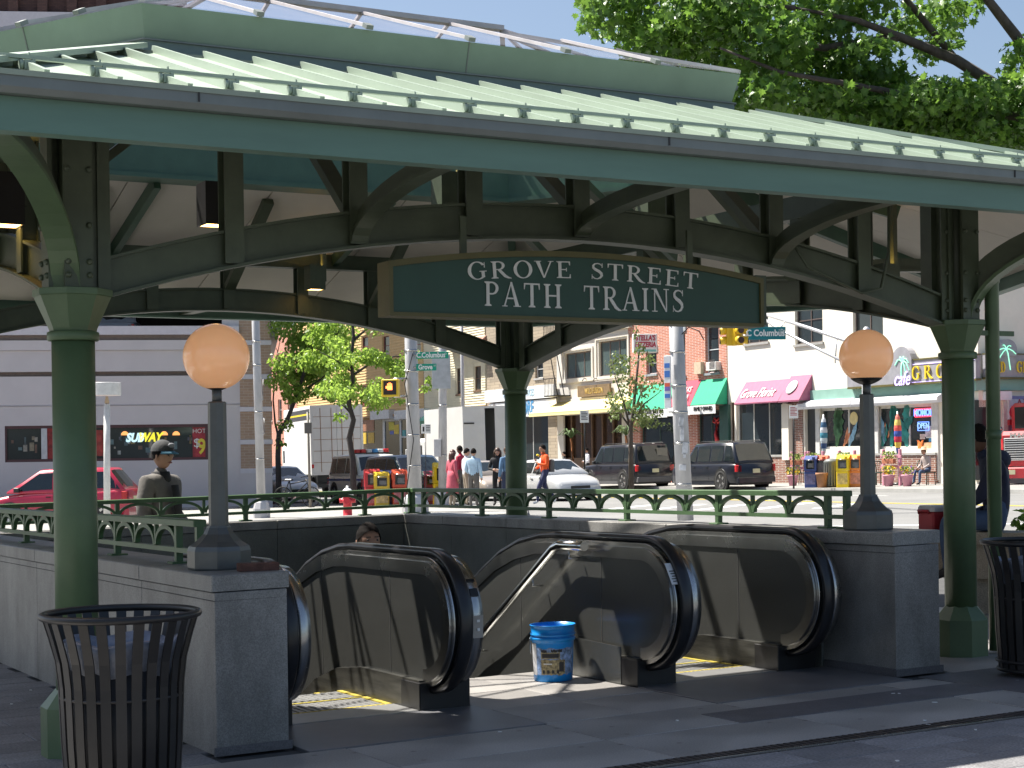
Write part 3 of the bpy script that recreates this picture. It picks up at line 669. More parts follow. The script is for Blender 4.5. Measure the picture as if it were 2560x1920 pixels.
# arched trusses
def truss(p, q, out, zs_=2.33, rise=.50):
    p, q, out = Vector((*p,0)), Vector((*q,0)), Vector((*out,0)); e = (q-p); n = e.length; e = e/n
    at = lambda t, z, o=0.0: p+e*t+out*o+Vector((0,0,z))
    h = n/2; zl = lambda t: zs_+rise*(1-((t-h)/h)**2)
    ts = [.12+(n-.24)*i/28 for i in range(29)]; D = .185
    mb = MB(); vs = []
    for t in ts: vs += [at(t,zl(t),-.012),at(t,zl(t),.012),at(t,zl(t)+D,.012),at(t,zl(t)+D,-.012)]
    fs = []
    for i in range(28):
        for j in range(4): fs.append((i*4+j,i*4+(j+1)%4,i*4+4+(j+1)%4,i*4+4+j))
    arch = mb.add(vs, fs).build('arch_web', dgreen, can)
    for z, nm in ((-.010,'lower_flange'),(D+.006,'upper_flange')):
        wd = .065 if z < 0 else .045
        MB().sweep([at(t,zl(t)+z) for t in ts], [(-wd,-.008),(wd,-.008),(wd,.008),(-wd,.008)]).build(nm, dgreen, arch)
    MB().box((0,0,0),(1,1,1)) 
    zt = 3.40
    b = MB(); b.bar(at(.1,zt+.05), at(n-.1,zt+.05), .03, .18); b.bar(at(.1,zt-.045), at(n-.1,zt-.045), .13, .012); b.build('top_chord', dgreen, can)
    m = int((h-.05)/.745)
    for i in range(-m, m+1):
        t = h+i*.745; z0 = zl(t)
        mb = MB(); M_ = None
        for o in (-.05, .05): mb.bar(at(t,z0+.004,o), at(t,zt-.045,o), .11, .012, up=out)
        mb.bar(at(t,z0+.004), at(t,zt-.045), .03, .09, up=out)
        mb.build('upright', dgreen, can)
        if i % 2 == 0 and abs(i) < 4:
            # curved outrigger bracket and the straight brace on the inner side
            zb = z0+.015; L1 = DE-.11; H1 = ZE+.04-zb
            pts = [at(t, zb+H1*math.sin(R(a)), .055+L1*(1-math.cos(R(a)))) for a in range(0,91,9)]
            side_ = e
            MB().sweep(pts, [(-.04,-.012),(.04,-.012),(.04,.012),(-.04,.012)], up=(0,0,1) if False else e).build('bracket_flange', dgreen, can) if False else None
            fl = MB(); vs = []
            for j, a in enumerate(range(0,91,9)):
                tx = Vector((0,0,math.cos(R(a))*H1))+out*(math.sin(R(a))*L1); tx.normalize(); nn = e.cross(tx)
                c_ = pts[j]; vs += [c_-e*.052-nn*.01, c_+e*.052-nn*.01, c_+e*.052+nn*.01, c_-e*.052+nn*.01]
            m2_ = len(pts); fs = []
            for j in range(m2_-1):
                for c in range(4): fs.append((j*4+c,j*4+(c+1)%4,j*4+4+(c+1)%4,j*4+4+c))
            br = fl.add(vs, fs+[(0,1,2,3),(4*m2_-1,4*m2_-2,4*m2_-3,4*m2_-4)]).build('bracket', dgreen, can)
            wb = MB(); vs = []
            for j, a in enumerate(range(0,91,9)):
                up_ = Vector((0,0,.10))-out*.05
                vs += [pts[j]-e*.008, pts[j]+e*.008, pts[j]+up_+e*.008, pts[j]+up_-e*.008]
            wb.add(vs, fs).build('bracket_web', dgreen, br)
            MB().bar(at(t,z0+D+.02,-.06), at(t,ZR0+SL*(DE+1.1)-.16,-1.12), .055, .10, up=e).build('brace', dgreen, can)
truss(H0[0], H0[1], (0,-1)); truss(H0[1], H0[3], (1,0), 2.34, .42); truss(H0[3], H0[4], (0,1), 2.37, .56); truss(H0[4], H0[0], (-1,0))
for k in (0, 1, 3, 4):                              # big corner brackets
    b = Vector((*BIS[k],0)); c = Vector((*H0[k],0)); s = Vector((-b.y,b.x,0)); Lc = DE/C30-.22; vs = []; vw = []
    an = list(range(0,91,6))
    for a in an:
        x = .11+Lc*(1-math.cos(R(a))); z = 2.41+(ZE+.06-2.41)*math.sin(R(a)); p_ = c+b*x+Vector((0,0,z))
        tx = (b*(math.sin(R(a))*Lc)+Vector((0,0,math.cos(R(a))*.6))).normalized(); nn = s.cross(tx)
        vs += [p_-s*.075-nn*.012,p_+s*.075-nn*.012,p_+s*.075+nn*.012,p_-s*.075+nn*.012]
        up_ = Vector((0,0,.14))-b*.09; vw += [p_-s*.01,p_+s*.01,p_+up_+s*.01,p_+up_-s*.01]
    fs = []
    for j in range(len(an)-1):
        for q in range(4): fs.append((j*4+q,j*4+(q+1)%4,j*4+4+(q+1)%4,j*4+4+q))
    br = MB().add(vs, fs+[(0,1,2,3)]).build('bracket', green, can); MB().add(vw, fs).build('bracket_web', dgreen, br)
zs = lambda d: ZR0+SL*(DE-d)-.13
for k in range(6):                                  # rafters under the soffit
    b = BIS[k]; p0 = hexo(.9, zs(.9)-.07)[k]; p1 = hexo(DK-.1, zs(DK-.1)-.07)[k]
    MB().bar(p0, p1, .07, .13).build('rafter', mat('rafter_green',(0.06,0.12,0.08),.45,var=.15), can)
    a, e, inn, n = side(k)
    for fr in ((.36,.64) if k in (0,3) else (.5,)):
        q0 = a+e*(n*fr)+inn*1.4; q1 = a+e*(n*fr)+inn*(RUN+.1)
        MB().bar(Vector((q0.x,q0.y,zs(DE-1.4)-.06)), Vector((q1.x,q1.y,zs(DK-.1)-.06)), .06, .11).build('rafter', MATS['rafter_green'], can)
# downpipe by the right column and conduits
pu, pw = LA+.235, -.10; zb = sz(pu, pw)
path = [(pu,pw,zb+.02),(pu,pw,2.70),(pu+.02,pw-.02,2.79),(pu+.12,pw-.10,2.84),(pu+.62,pw-.60,2.93),(pu+.78,pw-.80,3.06)]
pipe = MB().tube(path, .05, 14, up=(1,1,0)).build('downpipe', green, can)
mb = MB()
for z in (2.70, 1.6): mb.lathe([(.056,z-.03),(.056,z+.03)], 14, (pu,pw,0))
mb.box((pu-.20,pw-.012,2.30),(pu+.20,pw+.012,2.335)); mb.build('pipe_clip', green, pipe)
MB().tube([(LA-1.55,-.08,2.92),(LA-1.40,-.09,2.72),(LA-.95,-.10,2.56),(LA-.78,-.10,2.60),(LA-.70,-.09,2.85),(LA-.69,-.09,3.3)], .011, 6).build('conduit', dgreen, can)
# ------------------------------------------------------------------ light boxes under the canopy
warm = mat('sodium_diffuser', (1.0,0.72,0.35), .5, emit=5.0, ecol=(1.0,.55,.16))
def lightbox(px, py, Y, s, label):
    p = P(px, py, Y); d = Vector((p.x-AX, p.y-AY)); u, w = d.x*UX+d.y*UY, -d.x*UY+d.y*UX
    t = fthing('canopy_light', label, 'light fixture', u, w, 'light boxes under the canopy', z=p.z)
    h = .27*s; a = .085*s
    mb = MB(); z = p.z
    for q in ((-1,0),(1,0),(0,-1),(0,1)):
        if q[0]: mb.box((u+q[0]*a-.006,w-a-.006,z-h/2),(u+q[0]*a+.006,w+a+.006,z+h/2))
        else: mb.box((u-a+.006,w+q[1]*a-.006,z-h/2),(u+a-.006,w+q[1]*a+.006,z+h/2))
    mb.build('housing', blackm if px < 700 else dgreen, t)
    MB().box((u-a+.008,w-a+.008,z-h/2+.004),(u+a-.008,w+a-.008,z-h/2+.012)).build('diffuser', warm, t)
    MB().box((u-a+.008,w-a+.008,z+h/2-.02),(u+a-.008,w+a-.008,z+h/2-.012)).build('uplight_lens', warm, t)
    dd = 0.0
    zsof = None
    # stem up to the soffit above
    best = min((side(k)[2].dot(Vector((u,w,0))-side(k)[0]) for k in range(6)))
    zt = ZR0+SL*min(best, RUN)-.125
    MB().box((u+a,w-.02,z-.03),(u+a+.04,w+.02,max(zt, z+.1))).build('hanger', dgreen, t)
lightbox(537, 512, 11.2, 1.05, 'dark box light with lit underside above the near lamp globe')
lightbox(1118, 478, 12.6, 1.0, 'dark box light half behind the curved bracket above the word GROVE')
lightbox(1628, 510, 13.4, 1.0, 'box light seen through the truss above the end of the word TRAINS')
lightbox(787, 695, 16.1, .85, 'small green box light on the back truss, beside the left end of the sign')
lightbox(8, 500, 9.6, 1.1, 'black box light behind the big curved corner bracket')
lightbox(2212, 700, 13.2, .9, 'box light above the far lamp globe, beside the loop of conduit')
# ------------------------------------------------------------------ serif lettering
def serif(ch):
    """strokes of a roman capital: list of polygons in a cap height of 1, and its width"""
    T, t, s = .155, .06, .055
    def rect(x0,y0,x1,y1): return [(x0,y0),(x1,y0),(x1,y1),(x0,y1)]
    def stem(x, y0=0, y1=1, w=T, ser=(1,1)):
        r = [rect(x,y0,x+w,y1)]
        if ser[0]: r.append([(x-.09,0),(x+w+.09,0),(x+w+.09,s*.7),(x+w+.02,s*1.5),(x-.02,s*1.5),(x-.09,s*.7)])
        if ser[1]: r.append([(x-.09,1),(x-.09,1-s*.7),(x-.02,1-s*1.5),(x+w+.02,1-s*1.5),(x+w+.09,1-s*.7),(x+w+.09,1)])
        return r
    def arc(cx,cy,rx,ry,a0,a1,wx,wy,n=16):
        out = []
        for i in range(n):
            p, q = R(a0+(a1-a0)*i/n), R(a0+(a1-a0)*(i+1)/n)
            out.append([(cx+rx*math.cos(p),cy+ry*math.sin(p)),(cx+rx*math.cos(q),cy+ry*math.sin(q)),
                        (cx+(rx-wx)*math.cos(q),cy+(ry-wy)*math.sin(q)),(cx+(rx-wx)*math.cos(p),cy+(ry-wy)*math.sin(p))])
        return out
    def stroke(pts, ws):
        out = []
        for i in range(len(pts)-1):
            (x0,y0),(x1,y1) = pts[i],pts[i+1]
            def nrm(k):
                a = pts[max(k-1,0)]; b = pts[min(k+1,len(pts)-1)]; d = math.hypot(b[0]-a[0],b[1]-a[1]) or 1
                return (-(b[1]-a[1])/d,(b[0]-a[0])/d)
            n0, n1 = nrm(i), nrm(i+1); a, b = ws[i]/2, ws[i+1]/2
            out.append([(x0+n0[0]*a,y0+n0[1]*a),(x0-n0[0]*a,y0-n0[1]*a),(x1-n1[0]*b,y1-n1[1]*b),(x1+n1[0]*b,y1+n1[1]*b)])
        return out
    if ch == 'I': return stem(.12), .40
    if ch == 'H': return stem(.12)+stem(.70)+[rect(.27,.48,.70,.545)], .97
    if ch == 'T': return stem(.36,ser=(1,0))+[rect(.03,1-t,.845,1),[(.03,1),(.03,.74),(.06,.74),(.10,1-t)],[(.845,1),(.845,.74),(.815,.74),(.775,1-t)]], .88
    if ch == 'E': return stem(.12)+[rect(.27,1-t,.72,1),rect(.27,0,.75,t),rect(.27,.48,.55,.48+t),[(.72,1),(.72,.77),(.69,.77),(.66,1-t)],[(.75,0),(.75,.25),(.72,.25),(.68,t)],[(.55,.40),(.55,.62),(.52,.62),(.52,.40)]], .82
    if ch == 'P': return stem(.12)+arc(.40,.735,.33,.265,-90,90,.14,.06)+[rect(.27,1-t,.40,1),rect(.27,.47,.40,.53)], .80
    if ch == 'R': return stem(.12)+arc(.40,.745,.31,.255,-90,90,.135,.06)+[rect(.27,1-t,.40,1),rect(.27,.49,.40,.55)]+stroke([(.42,.51),(.55,.34),(.72,.12),(.88,.02),(1.02,-.01)],[.13,.15,.15,.10,.03]), .95
    if ch == 'O': return arc(.50,.5,.47,.53,0,360,.16,.055,32), 1.0
    if ch == 'G': return arc(.50,.5,.47,.53,38,322,.16,.055,28)+[rect(.70,.10,.85,.43),rect(.61,.43,.95,.48),[(.84,.66),(.875,.66),(.875,.98),(.85,.98)]], .98
    if ch == 'V': return [[(.0,1-.001),(.0,.97),(.36,.0),(.43,.0),(.19,.97),(.19,1)],[(.36,0),(.43,0),(.80,.97),(.73,.97)]]+[rect(-.08,.962,.27,1.0),rect(.62,.962,.90,1.0)], .86
    if ch == 'A': return [[(.05,.03),(.12,.03),(.45,1.0),(.40,1.0)],[(.63,.03),(.82,.03),(.47,1.02),(.38,1.02)],rect(.20,.31,.66,.37),rect(-.04,0,.22,.04),rect(.53,0,.91,.04)], .90
    if ch == 'N': return [rect(.14,.03,.20,1),rect(.80,0,.86,.97),[(.10,1),(.27,1),(.86,.0),(.80,.0)],rect(.02,0,.32,.04),rect(.68,.96,.98,1),rect(.0,.96,.14,1)], .98
    if ch == 'S':
        pts = [(.60,.84),(.52,.93),(.38,.965),(.24,.93),(.15,.83),(.16,.69),(.28,.585),(.45,.49),(.57,.38),(.60,.24),(.52,.11),(.37,.035),(.21,.06),(.11,.17)]
        return stroke(pts,[.04,.055,.06,.08,.11,.13,.15,.16,.15,.13,.10,.06,.055,.04])+[[(.60,.72),(.635,.72),(.635,.98),(.605,.98)],[(.075,.02),(.105,.02),(.105,.29),(.075,.29)]], .72
    if ch == 'D': return stem(.12)+arc(.38,.5,.46,.5,-90,90,.16,.06)+[rect(.27,1-t,.38,1),rect(.27,0,.38,t)], .92
    if ch == 'L': return stem(.12)+[rect(.27,0,.72,t),[(.72,0),(.72,.27),(.69,.27),(.64,t)]], .78
    return [], .42
def serif_letter(ch, cap, wide, thick):
    polys, w = serif(ch); mb = MB()
    for i, p in enumerate(polys):
        q = [(x*cap*wide, y*cap) for x, y in p]; d = thick+.00025*(i % 7)
        mb.prism(q, 0, d, 'z')
    return mb, w*cap*wide
# ------------------------------------------------------------------ station sign
su, sw = 3.04, -.15
sg = fthing('station_sign', 'dark green arched sign with cream serif letters reading GROVE STREET PATH TRAINS', 'sign', su, sw, z=2.33)
def sgn_outline(hw, z0, zend, zmid, n=20): return [(su-hw,z0),(su+hw,z0)]+[(su+hw-2*hw*i/n, zend+(zmid-zend)*(1-(1-2*i/n)**2)) for i in range(n+1)]
MB().prism(sgn_outline(1.31,2.305,2.605,2.712), sw-.07, sw+.07, 'y').build('backing', signgr, sg)
mb = MB(); o_ = sgn_outline(1.315,2.30,2.61,2.718); i_ = sgn_outline(1.29,2.322,2.578,2.684); n = len(o_)
vs = [(x,sw-.085,z) for x,z in o_]+[(x,sw-.085,z) for x,z in i_]+[(x,sw+.075,z) for x,z in o_]+[(x,sw-.069,z) for x,z in i_]
fs = []
for i in range(n):
    j = (i+1) % n; fs += [(i,j,n+j,n+i),(2*n+i,i+0,j,2*n+j),(n+i,n+j,3*n+j,3*n+i)]
mb.add(vs, fs).build('frame', goldm, sg)
for du in (-.8, .8): MB().box((su+du-.02,sw-.01,2.60),(su+du+.02,sw+.01,2.90)).build('hanger', dgreen, sg)
MB().box((su+1.32,sw+.0,2.32),(su+1.40,sw+.20,2.64)).build('end_bracket', dgreen, sg)
def lay(text, cap, wide, width, zc, arcr, gapw):
    ws = [serif(c)[1]*cap*wide if c != ' ' else gapw for c in text]; tot = sum(ws); gap = (width-tot)/(len(text)-1); x = -width/2
    for c, w in zip(text, ws):
        if c != ' ':
            mb, _ = serif_letter(c, cap, wide, .004); xm = x+w/2; a = xm/arcr if arcr else 0
            z = zc-(arcr*(1-math.cos(a)) if arcr else 0)
            M = Matrix.Translation((su+xm, sw-.072, z)) @ Matrix.Rotation(a, 4, 'Y') @ Matrix.Rotation(R(90), 4, 'X') @ Matrix.Translation((-w/2, 0, 0))
            q = MB(); q.v = [M @ p for p in mb.v]; q.f = mb.f; q.m = mb.m; q.sm = mb.sm
            q.build('letter', letterm, sg)
        x += w+gap
lay('GROVE STREET', .100, 1.34, 1.62, 2.558, 9.0, .085)
lay('PATH TRAINS', .142, .92, 1.41, 2.375, 0, .11)
# ------------------------------------------------------------------ globe lamps on the parapet ends
globe = bpy.data.materials.new('amber_globe'); globe.use_nodes = True; N = globe.node_tree.nodes; K = globe.node_tree.links
b = N['Principled BSDF']; b.inputs['Base Color'].default_value = (.82,.46,.25,1); b.inputs['Roughness'].default_value = .22
b.inputs['Subsurface Weight'].default_value = .6; b.inputs['Subsurface Radius'].default_value = (.15,.08,.04); b.inputs['Coat Weight'].default_value = .5
b.inputs['Emission Color'].default_value = (1,.5,.24,1); b.inputs['Emission Strength'].default_value = .14
nz = N.new('ShaderNodeTexNoise'); nz.inputs['Scale'].default_value = 4; mr = N.new('ShaderNodeMapRange'); mr.inputs[3].default_value = .16; mr.inputs[4].default_value = .3
tc = N.new('ShaderNodeTexCoord'); K.new(tc.outputs['Object'], nz.inputs[0]); K.new(nz.outputs[0], mr.inputs[0]); K.new(mr.outputs[0], b.inputs['Roughness'])
def globe_lamp(u, w, label, zoff=0.0):
    base = L(u, w, sz(u,w)+CAP1+.001)
    t = thing('globe_lamp', label, 'lamp', base, TH, 'globe lamps on the parapet ends')
    MB().lathe([(.168,0),(.172,.01),(.172,.10),(.164,.125),(.125,.15),(.085,.19),(.066,.225),(.064,.235)], 8, smooth=False, rot=R(22.5)).build('base', lampgrey, t)
    MB().lathe([(.054,.23),(.050,.905),(.044,.912)], 8, smooth=False, rot=R(22.5)).build('post', lampgrey, t)
    MB().lathe([(.027,.90),(.027,.985)], 14).build('neck', lampgrey, t)
    MB().lathe([(.028,.975),(.055,.985),(.085,1.0),(.106,1.016),(.104,1.024),(.02,1.02)], 28).build('globe_holder', blackm, t)
    MB().ball((0,0,1.157+zoff), .181, 40, 26).build('globe', globe, t)
    return t
globe_lamp(.765, -.055, 'amber globe lamp on the near granite pillar, with a brick at its foot')
globe_lamp(5.31, -.10, 'amber globe lamp on the far granite pillar, next to the railing end', .01)
bk = fthing('loose_brick', 'loose brown brick lying at the foot of the near globe lamp', 'brick', .88, -.36, z=sz(.88,-.36)+CAP1)
Mb = Matrix.Translation((.86,-.40,sz(.86,-.4)+CAP1+.001)) @ Matrix.Rotation(R(-6),4,'Z')
MB().bev((-.105,-.045,0),(.105,.045,.042),.004,Mb).build('brick', mat('brown_brick',(0.12,0.055,0.04),.85,var=.3,scale=20,bump=.3), bk)
# ------------------------------------------------------------------ slatted litter bins
def litter_bin(loc, label):
    t = thing('litter_bin', label, 'litter bin', loc, .1, 'black slatted litter bins')
    prof = [(.245,.04),(.262,.30),(.272,.55),(.285,.66),(.312,.76),(.338,.845)]
    me = MB(); vs = []; 
    for r, z in prof:
        vs += [(r,-.0225,z),(r,.0225,z),(r-.007,.0225,z),(r-.007,-.0225,z)]
    fs = []
    for k in range(len(prof)-1):
        for j in range(4): fs.append((k*4+j,k*4+(j+1)%4,k*4+4+(j+1)%4,k*4+4+j))
    me = me.add(vs, fs+[(0,1,2,3),(23,22,21,20)]).mesh('slat', blackm)
    for i in range(26): put('slat', me, t, (0,0,0), (0,0,2*math.pi*i/26))
    for r, z, q, nm in ((.338,.852,.017,'rim'),(.256,.10,.010,'hoop'),(.262,.50,.009,'hoop'),(.248,.045,.012,'foot_ring')):
        MB().tube([(r*math.cos(2*math.pi*i/44),r*math.sin(2*math.pi*i/44),z) for i in range(44)], q, 8, closed=True).build(nm, blackm, t)
    MB().lathe([(.215,.05),(.225,.62),(.221,.62),(.211,.055)], 28).build('liner', mat('dark_liner',(.03,.03,.033),.5), t)
    bag = MB(); vs = []; n = 44; pr = [(.224,.60),(.238,.63),(.255,.70),(.262,.735),(.245,.745),(.22,.70),(.19,.60)]
    for r, z in pr:
        for i in range(n):
            a = 2*math.pi*i/n; f = .010*math.sin(7*a+z*9)+.006*math.sin(17*a); vs.append(((r+f)*math.cos(a),(r+f)*math.sin(a),z+.012*math.sin(5*a+1)))
    fs = [(k*n+i,k*n+(i+1)%n,(k+1)*n+(i+1)%n,(k+1)*n+i) for k in range(len(pr)-1) for i in range(n)]
    bag.add(vs, fs, smooth=True).build('bag', mat('plastic_bag',(.22,.24,.29),.25,var=.3,scale=14,bump=.4,bscale=20), t)
    MB().lathe([(.2,.03),(.21,.05)], 24).build('floor_plate', blackm, t)
    return t
p = XG(297, 7.42); litter_bin(p, 'black slatted litter bin in front of the near green column')
p = XG(2590, 10.7); litter_bin(p, 'black slatted litter bin beside the downpipe, cut by the picture edge')
# ------------------------------------------------------------------ bucket
bu, bw_ = 3.36, .80
bkt = fthing('bucket', 'blue plastic bucket with a torn printed label standing at the stair head', 'bucket', bu, bw_)
blue = mat('blue_plastic', (.01,.27,.74), .32, var=.08, scale=8)
prof = [(.122,.002),(.128,.006),(.1305,.06),(.1375,.24),(.139,.252),(.140,.268),(.149,.27),(.151,.285),(.149,.292),(.1425,.294),(.1425,.302),(.151,.304),(.1515,.314),(.1445,.318),(.148,.366),(.153,.368),(.153,.374),(.146,.374),(.141,.32),(.127,.02),(.02,.012)]
MB().lathe(prof, 48, (bu,bw_,0)).build('body', blue, bkt, SH)
def patch(a0, a1, z0, z1, m, nm, dr=.0012, jag=0.0):
    n = 14; vs = []
    for k, z in enumerate((z0, z1)):
        for i in range(n+1):
            a = a0+(a1-a0)*i/n; zz = z+(rnd.uniform(-jag,jag) if jag else 0); r = .1305+(zz-.06)*(.007/.18)+dr
            vs.append((bu+r*math.cos(a), bw_+r*math.sin(a), zz))
    MB().add(vs, [(i,i+1,n+2+i,n+1+i) for i in range(n)], smooth=True).build(nm, m, bkt, SH)
fc = math.atan2(-(L(bu,bw_).y), -L(bu,bw_).x)-TH     # angle facing the camera in the (u,w) frame
lw = mat('label_white',(.55,.56,.58),.5,var=.25,scale=25); lt = mat('label_tan',(.30,.26,.15),.5,var=.6,scale=40); lk = mat('label_black',(.03,.03,.035),.5)
patch(fc-1.45, fc-.92, .045, .255, lw, 'label', .0014, .002)
patch(fc-.95, fc+1.2, .05, .225, mat('label_blue_print',(.22,.33,.55),.5,var=.7,scale=35), 'label', .0010, .006)
patch(fc-.62, fc+.35, .155, .20, lt, 'label', .0018, .003); patch(fc-.56, fc+.28, .163, .19, lk, 'label', .0022)
patch(fc-.6, fc-.3, .197, .214, lk, 'label', .0022, .003); patch(fc-.1, fc+.45, .2, .216, lk, 'label', .0022, .004)
patch(fc-.62, fc+.62, .05, .15, mat('label_ochre',(.34,.28,.15),.55,var=.75,scale=55), 'label', .0018, .006)
patch(fc-.48, fc-.05, .118, .126, whitem, 'label', .0026); patch(fc+.3, fc+.55, .07, .135, lk, 'label', .0024, .004)
for k in range(4): patch(fc-.55+k*.24, fc-.42+k*.24, .058, .082, lk, 'label', .0025, .003)
MB().tube([(bu+.152*math.cos(fc-1.5+i*.02),bw_+.152*math.sin(fc-1.5+i*.02),.285-.018*i) for i in range(6)]+[(bu+.156*math.cos(fc-1.2),bw_+.156*math.sin(fc-1.2),.185)], .0028, 6).build('wire_handle', steel, bkt, SH)
# ------------------------------------------------------------------ people
MSK = {'light': mat('skin_light',(.52,.31,.22),.5,sub=.1,var=.08), 'tan': mat('skin_tan',(.36,.20,.13),.5,sub=.1,var=.08), 'dark': mat('skin_dark',(.13,.065,.042),.5,sub=.1,var=.08)}
hairm = {'black': mat('black_hair',(.012,.010,.009),.8,var=.4,scale=30,spec=.1), 'brown': mat('brown_hair',(.05,.025,.015),.45,var=.4,scale=30), 'grey': mat('grey_hair',(.35,.33,.31),.5,var=.3,scale=30), 'auburn': mat('auburn_hair',(.07,.022,.016),.45,var=.4,scale=30)}
eyem = mat('eye_dark',(.02,.015,.012),.2); lipm = mat('lip',(.30,.10,.09),.5)
def cloth(name, col): return mat('cloth_'+name, col, .85, var=.14, scale=9, bump=.25, bscale=24)
SEG = [('pelvis','spine','t'),('spine','chest','t'),('chest','neck','t'),('neck','head0','s')]
for q in 'lr':
    SEG += [('chest','sh'+q,'t'),('sh'+q,'el'+q,'t'),('el'+q,'wr'+q,'f'),('wr'+q,'ha'+q,'s'),('pelvis','hi'+q,'p'),('hi'+q,'kn'+q,'p'),('kn'+q,'an'+q,'p'),('an'+q,'to'+q,'o')]
def person(label, loc, head, pose=None, top=None, legs=None, shoes=None, skin='light', hair='black', hairstyle='short', bulk=1.0, scale=1.0, sleeves=True, look=0.0, group=None, tops2=None, headonly=False, hd=None):
    J = dict(pelvis=(0,0,.96), spine=(0,.0,1.12), chest=(0,-.01,1.33), neck=(0,-.005,1.47), head0=(0,.01,1.55),
             hil=(-.095,0,.91), hir=(.095,0,.91), knl=(-.10,.025,.50), knr=(.10,.025,.50), anl=(-.10,-.02,.09), anr=(.10,-.02,.09), tol=(-.12,.13,.035), tor=(.12,.13,.035),
             shl=(-.18,-.01,1.40), shr=(.18,-.01,1.40), ell=(-.235,-.03,1.12), elr=(.235,-.03,1.12), wrl=(-.235,.05,.88), wrr=(.235,.05,.88), hal=(-.23,.075,.79), har=(.23,.075,.79))
    if pose: J.update(pose)
    RAD = dict(pelvis=(.155,.115),spine=(.14,.105),chest=(.165,.115),neck=(.058,.06),head0=(.06,.065),hi=(.09,.092),kn=(.062,.066),an=(.045,.048),to=(.036,.03),sh=(.068,.07),el=(.05,.05),wr=(.034,.036),ha=(.042,.024))
    names = list(J); vs = [Vector(J[n]) for n in names]
    t = thing('person', label, 'person', loc, head-R(90), group)
    me = bpy.data.meshes.new('tmp'); me.from_pydata([tuple(v) for v in vs], [(names.index(a),names.index(b_)) for a,b_,_ in SEG], [])
    ob = bpy.data.objects.new('tmp', me); COL.objects.link(ob); ob.modifiers.new('s','SKIN'); sv = me.skin_vertices[0].data
    for i, n in enumerate(names):
        r = RAD.get(n) or RAD[n[:2]]; k = bulk if n in ('pelvis','spine','chest') or n[:2] in ('sh','el') else (1+(bulk-1)*.6 if n[:2] in ('hi','kn','wr') else 1)
        sv[i].radius = (r[0]*k, r[1]*k); sv[i].use_root = (n == 'pelvis')
    ss_ = ob.modifiers.new('u','SUBSURF'); ss_.levels = 2; ss_.render_levels = 2; ob.modifiers['s'].use_smooth_shade = True
    me2 = bpy.data.meshes.new_from_object(ob.evaluated_get(bpy.context.evaluated_depsgraph_get()))
    bpy.data.objects.remove(ob); bpy.data.meshes.remove(me)
    mb = MB(); segs = [(Vector(J[a]),Vector(J[b_]),k) for a,b_,k in SEG]
    mi = {'t':0,'f':0 if sleeves else 2,'p':1,'s':2,'o':3}
    V = [v.co.copy() for v in me2.vertices]; mb.v = V
    for pl in me2.polygons:
        c = sum((V[i] for i in pl.vertices), Vector())/len(pl.vertices); best = None
        for a, b_, k in segs:
            d_ = b_-a; f_ = max(0,min(1,(c-a).dot(d_)/d_.length_squared)); dd = (c-(a+d_*f_)).length - (.06 if k in 'tp' and a.z > .8 and abs(a.x) < .05 else 0)
            if best is None or dd < best[0]: best = (dd, k, f_)
        k = best[1]
        mb.f.append(list(pl.vertices)); mb.m.append(mi[k]); mb.sm.append(True)
    bpy.data.meshes.remove(me2)
    # head with face, turned by look
    h = Vector(J['head0']); H = Matrix.Translation(h+Vector((0,.015,.095))) @ Matrix.Rotation(look,4,'Z') @ (hd or Matrix())
    n, m_ = 20, 14; vs = []; fs = []
    for k in range(m_+1):
        th = math.pi*k/m_; z = math.cos(th)
        for i in range(n):
            a = 2*math.pi*i/n; x, y = math.sin(th)*math.cos(a), math.sin(th)*math.sin(a)
            jaw = 1-.30*max(0,-z)**1.5; front = max(0,y)
            yy = y*(.100 if y < 0 else .092)*(1-.12*max(0,-z))
            if y > .93 and -.35 < z < .15: yy += .022*(1-abs(z+.12)/.3)        # nose
            if y > .5 and .12 < z < .35: yy += .004
            if y > .6 and z < -.75: yy += .008
            vs.append((x*.077*jaw, yy+.004, z*.120))
    for k in range(m_):
        for i in range(n):
            j = (i+1) % n; fs.append((k*n+i,(k+1)*n+i,(k+1)*n+j,k*n+j))
    mb.mi = 2; mb.add(vs, fs, H, True)
    for s in (-1, 1):
        mb.mi = 2; mb.ball((s*.077,-.008,-.01),(.010,.022,.032),8,6,H)
        mb.mi = 4; mb.ball((s*.031,.088,.012),(.014,.010,.007),8,5,H)
        mb.mi = 5 if False else 4; mb.cbox((s*.031,.0935,.034),(.034,.006,.006),H)
    mb.mi = 5; mb.ball((0,.086,-.062),(.024,.012,.007),8,5,H)
    # five fingers on each hand
    mb.mi = 2
    for q in 'lr':
        w_, ha = Vector(J['wr'+q]), Vector(J['ha'+q]); d_ = (ha-w_).normalized(); sd = d_.cross(Vector((1,0,0))); sd = sd.normalized() if sd.length > .1 else Vector((0,1,0)); cu = d_.cross(sd).normalized()*(1 if q == 'l' else -1)
        for i, ln in enumerate((.062,.072,.07,.055)):
            b0 = ha+sd*(.024-.016*i)+d_*.01; mb.tube([b0,b0+d_*ln*.5+cu*.006,b0+d_*ln*.9+cu*.026],[.0088,.0082,.0065],6)
        b0 = ha-d_*.035+sd*.028; mb.tube([b0,b0+sd*.026+d_*.02,b0+sd*.03+d_*.05+cu*.012],[.011,.010,.008],6)
    mats = [top or cloth('white',(.7,.7,.7)), legs or cloth('dark',(.04,.04,.05)), MSK[skin], shoes or blackm, eyem, lipm]
    if scale != 1: mb.v = [p_*scale for p_ in mb.v]
    body = mb.build('body', mats, t)
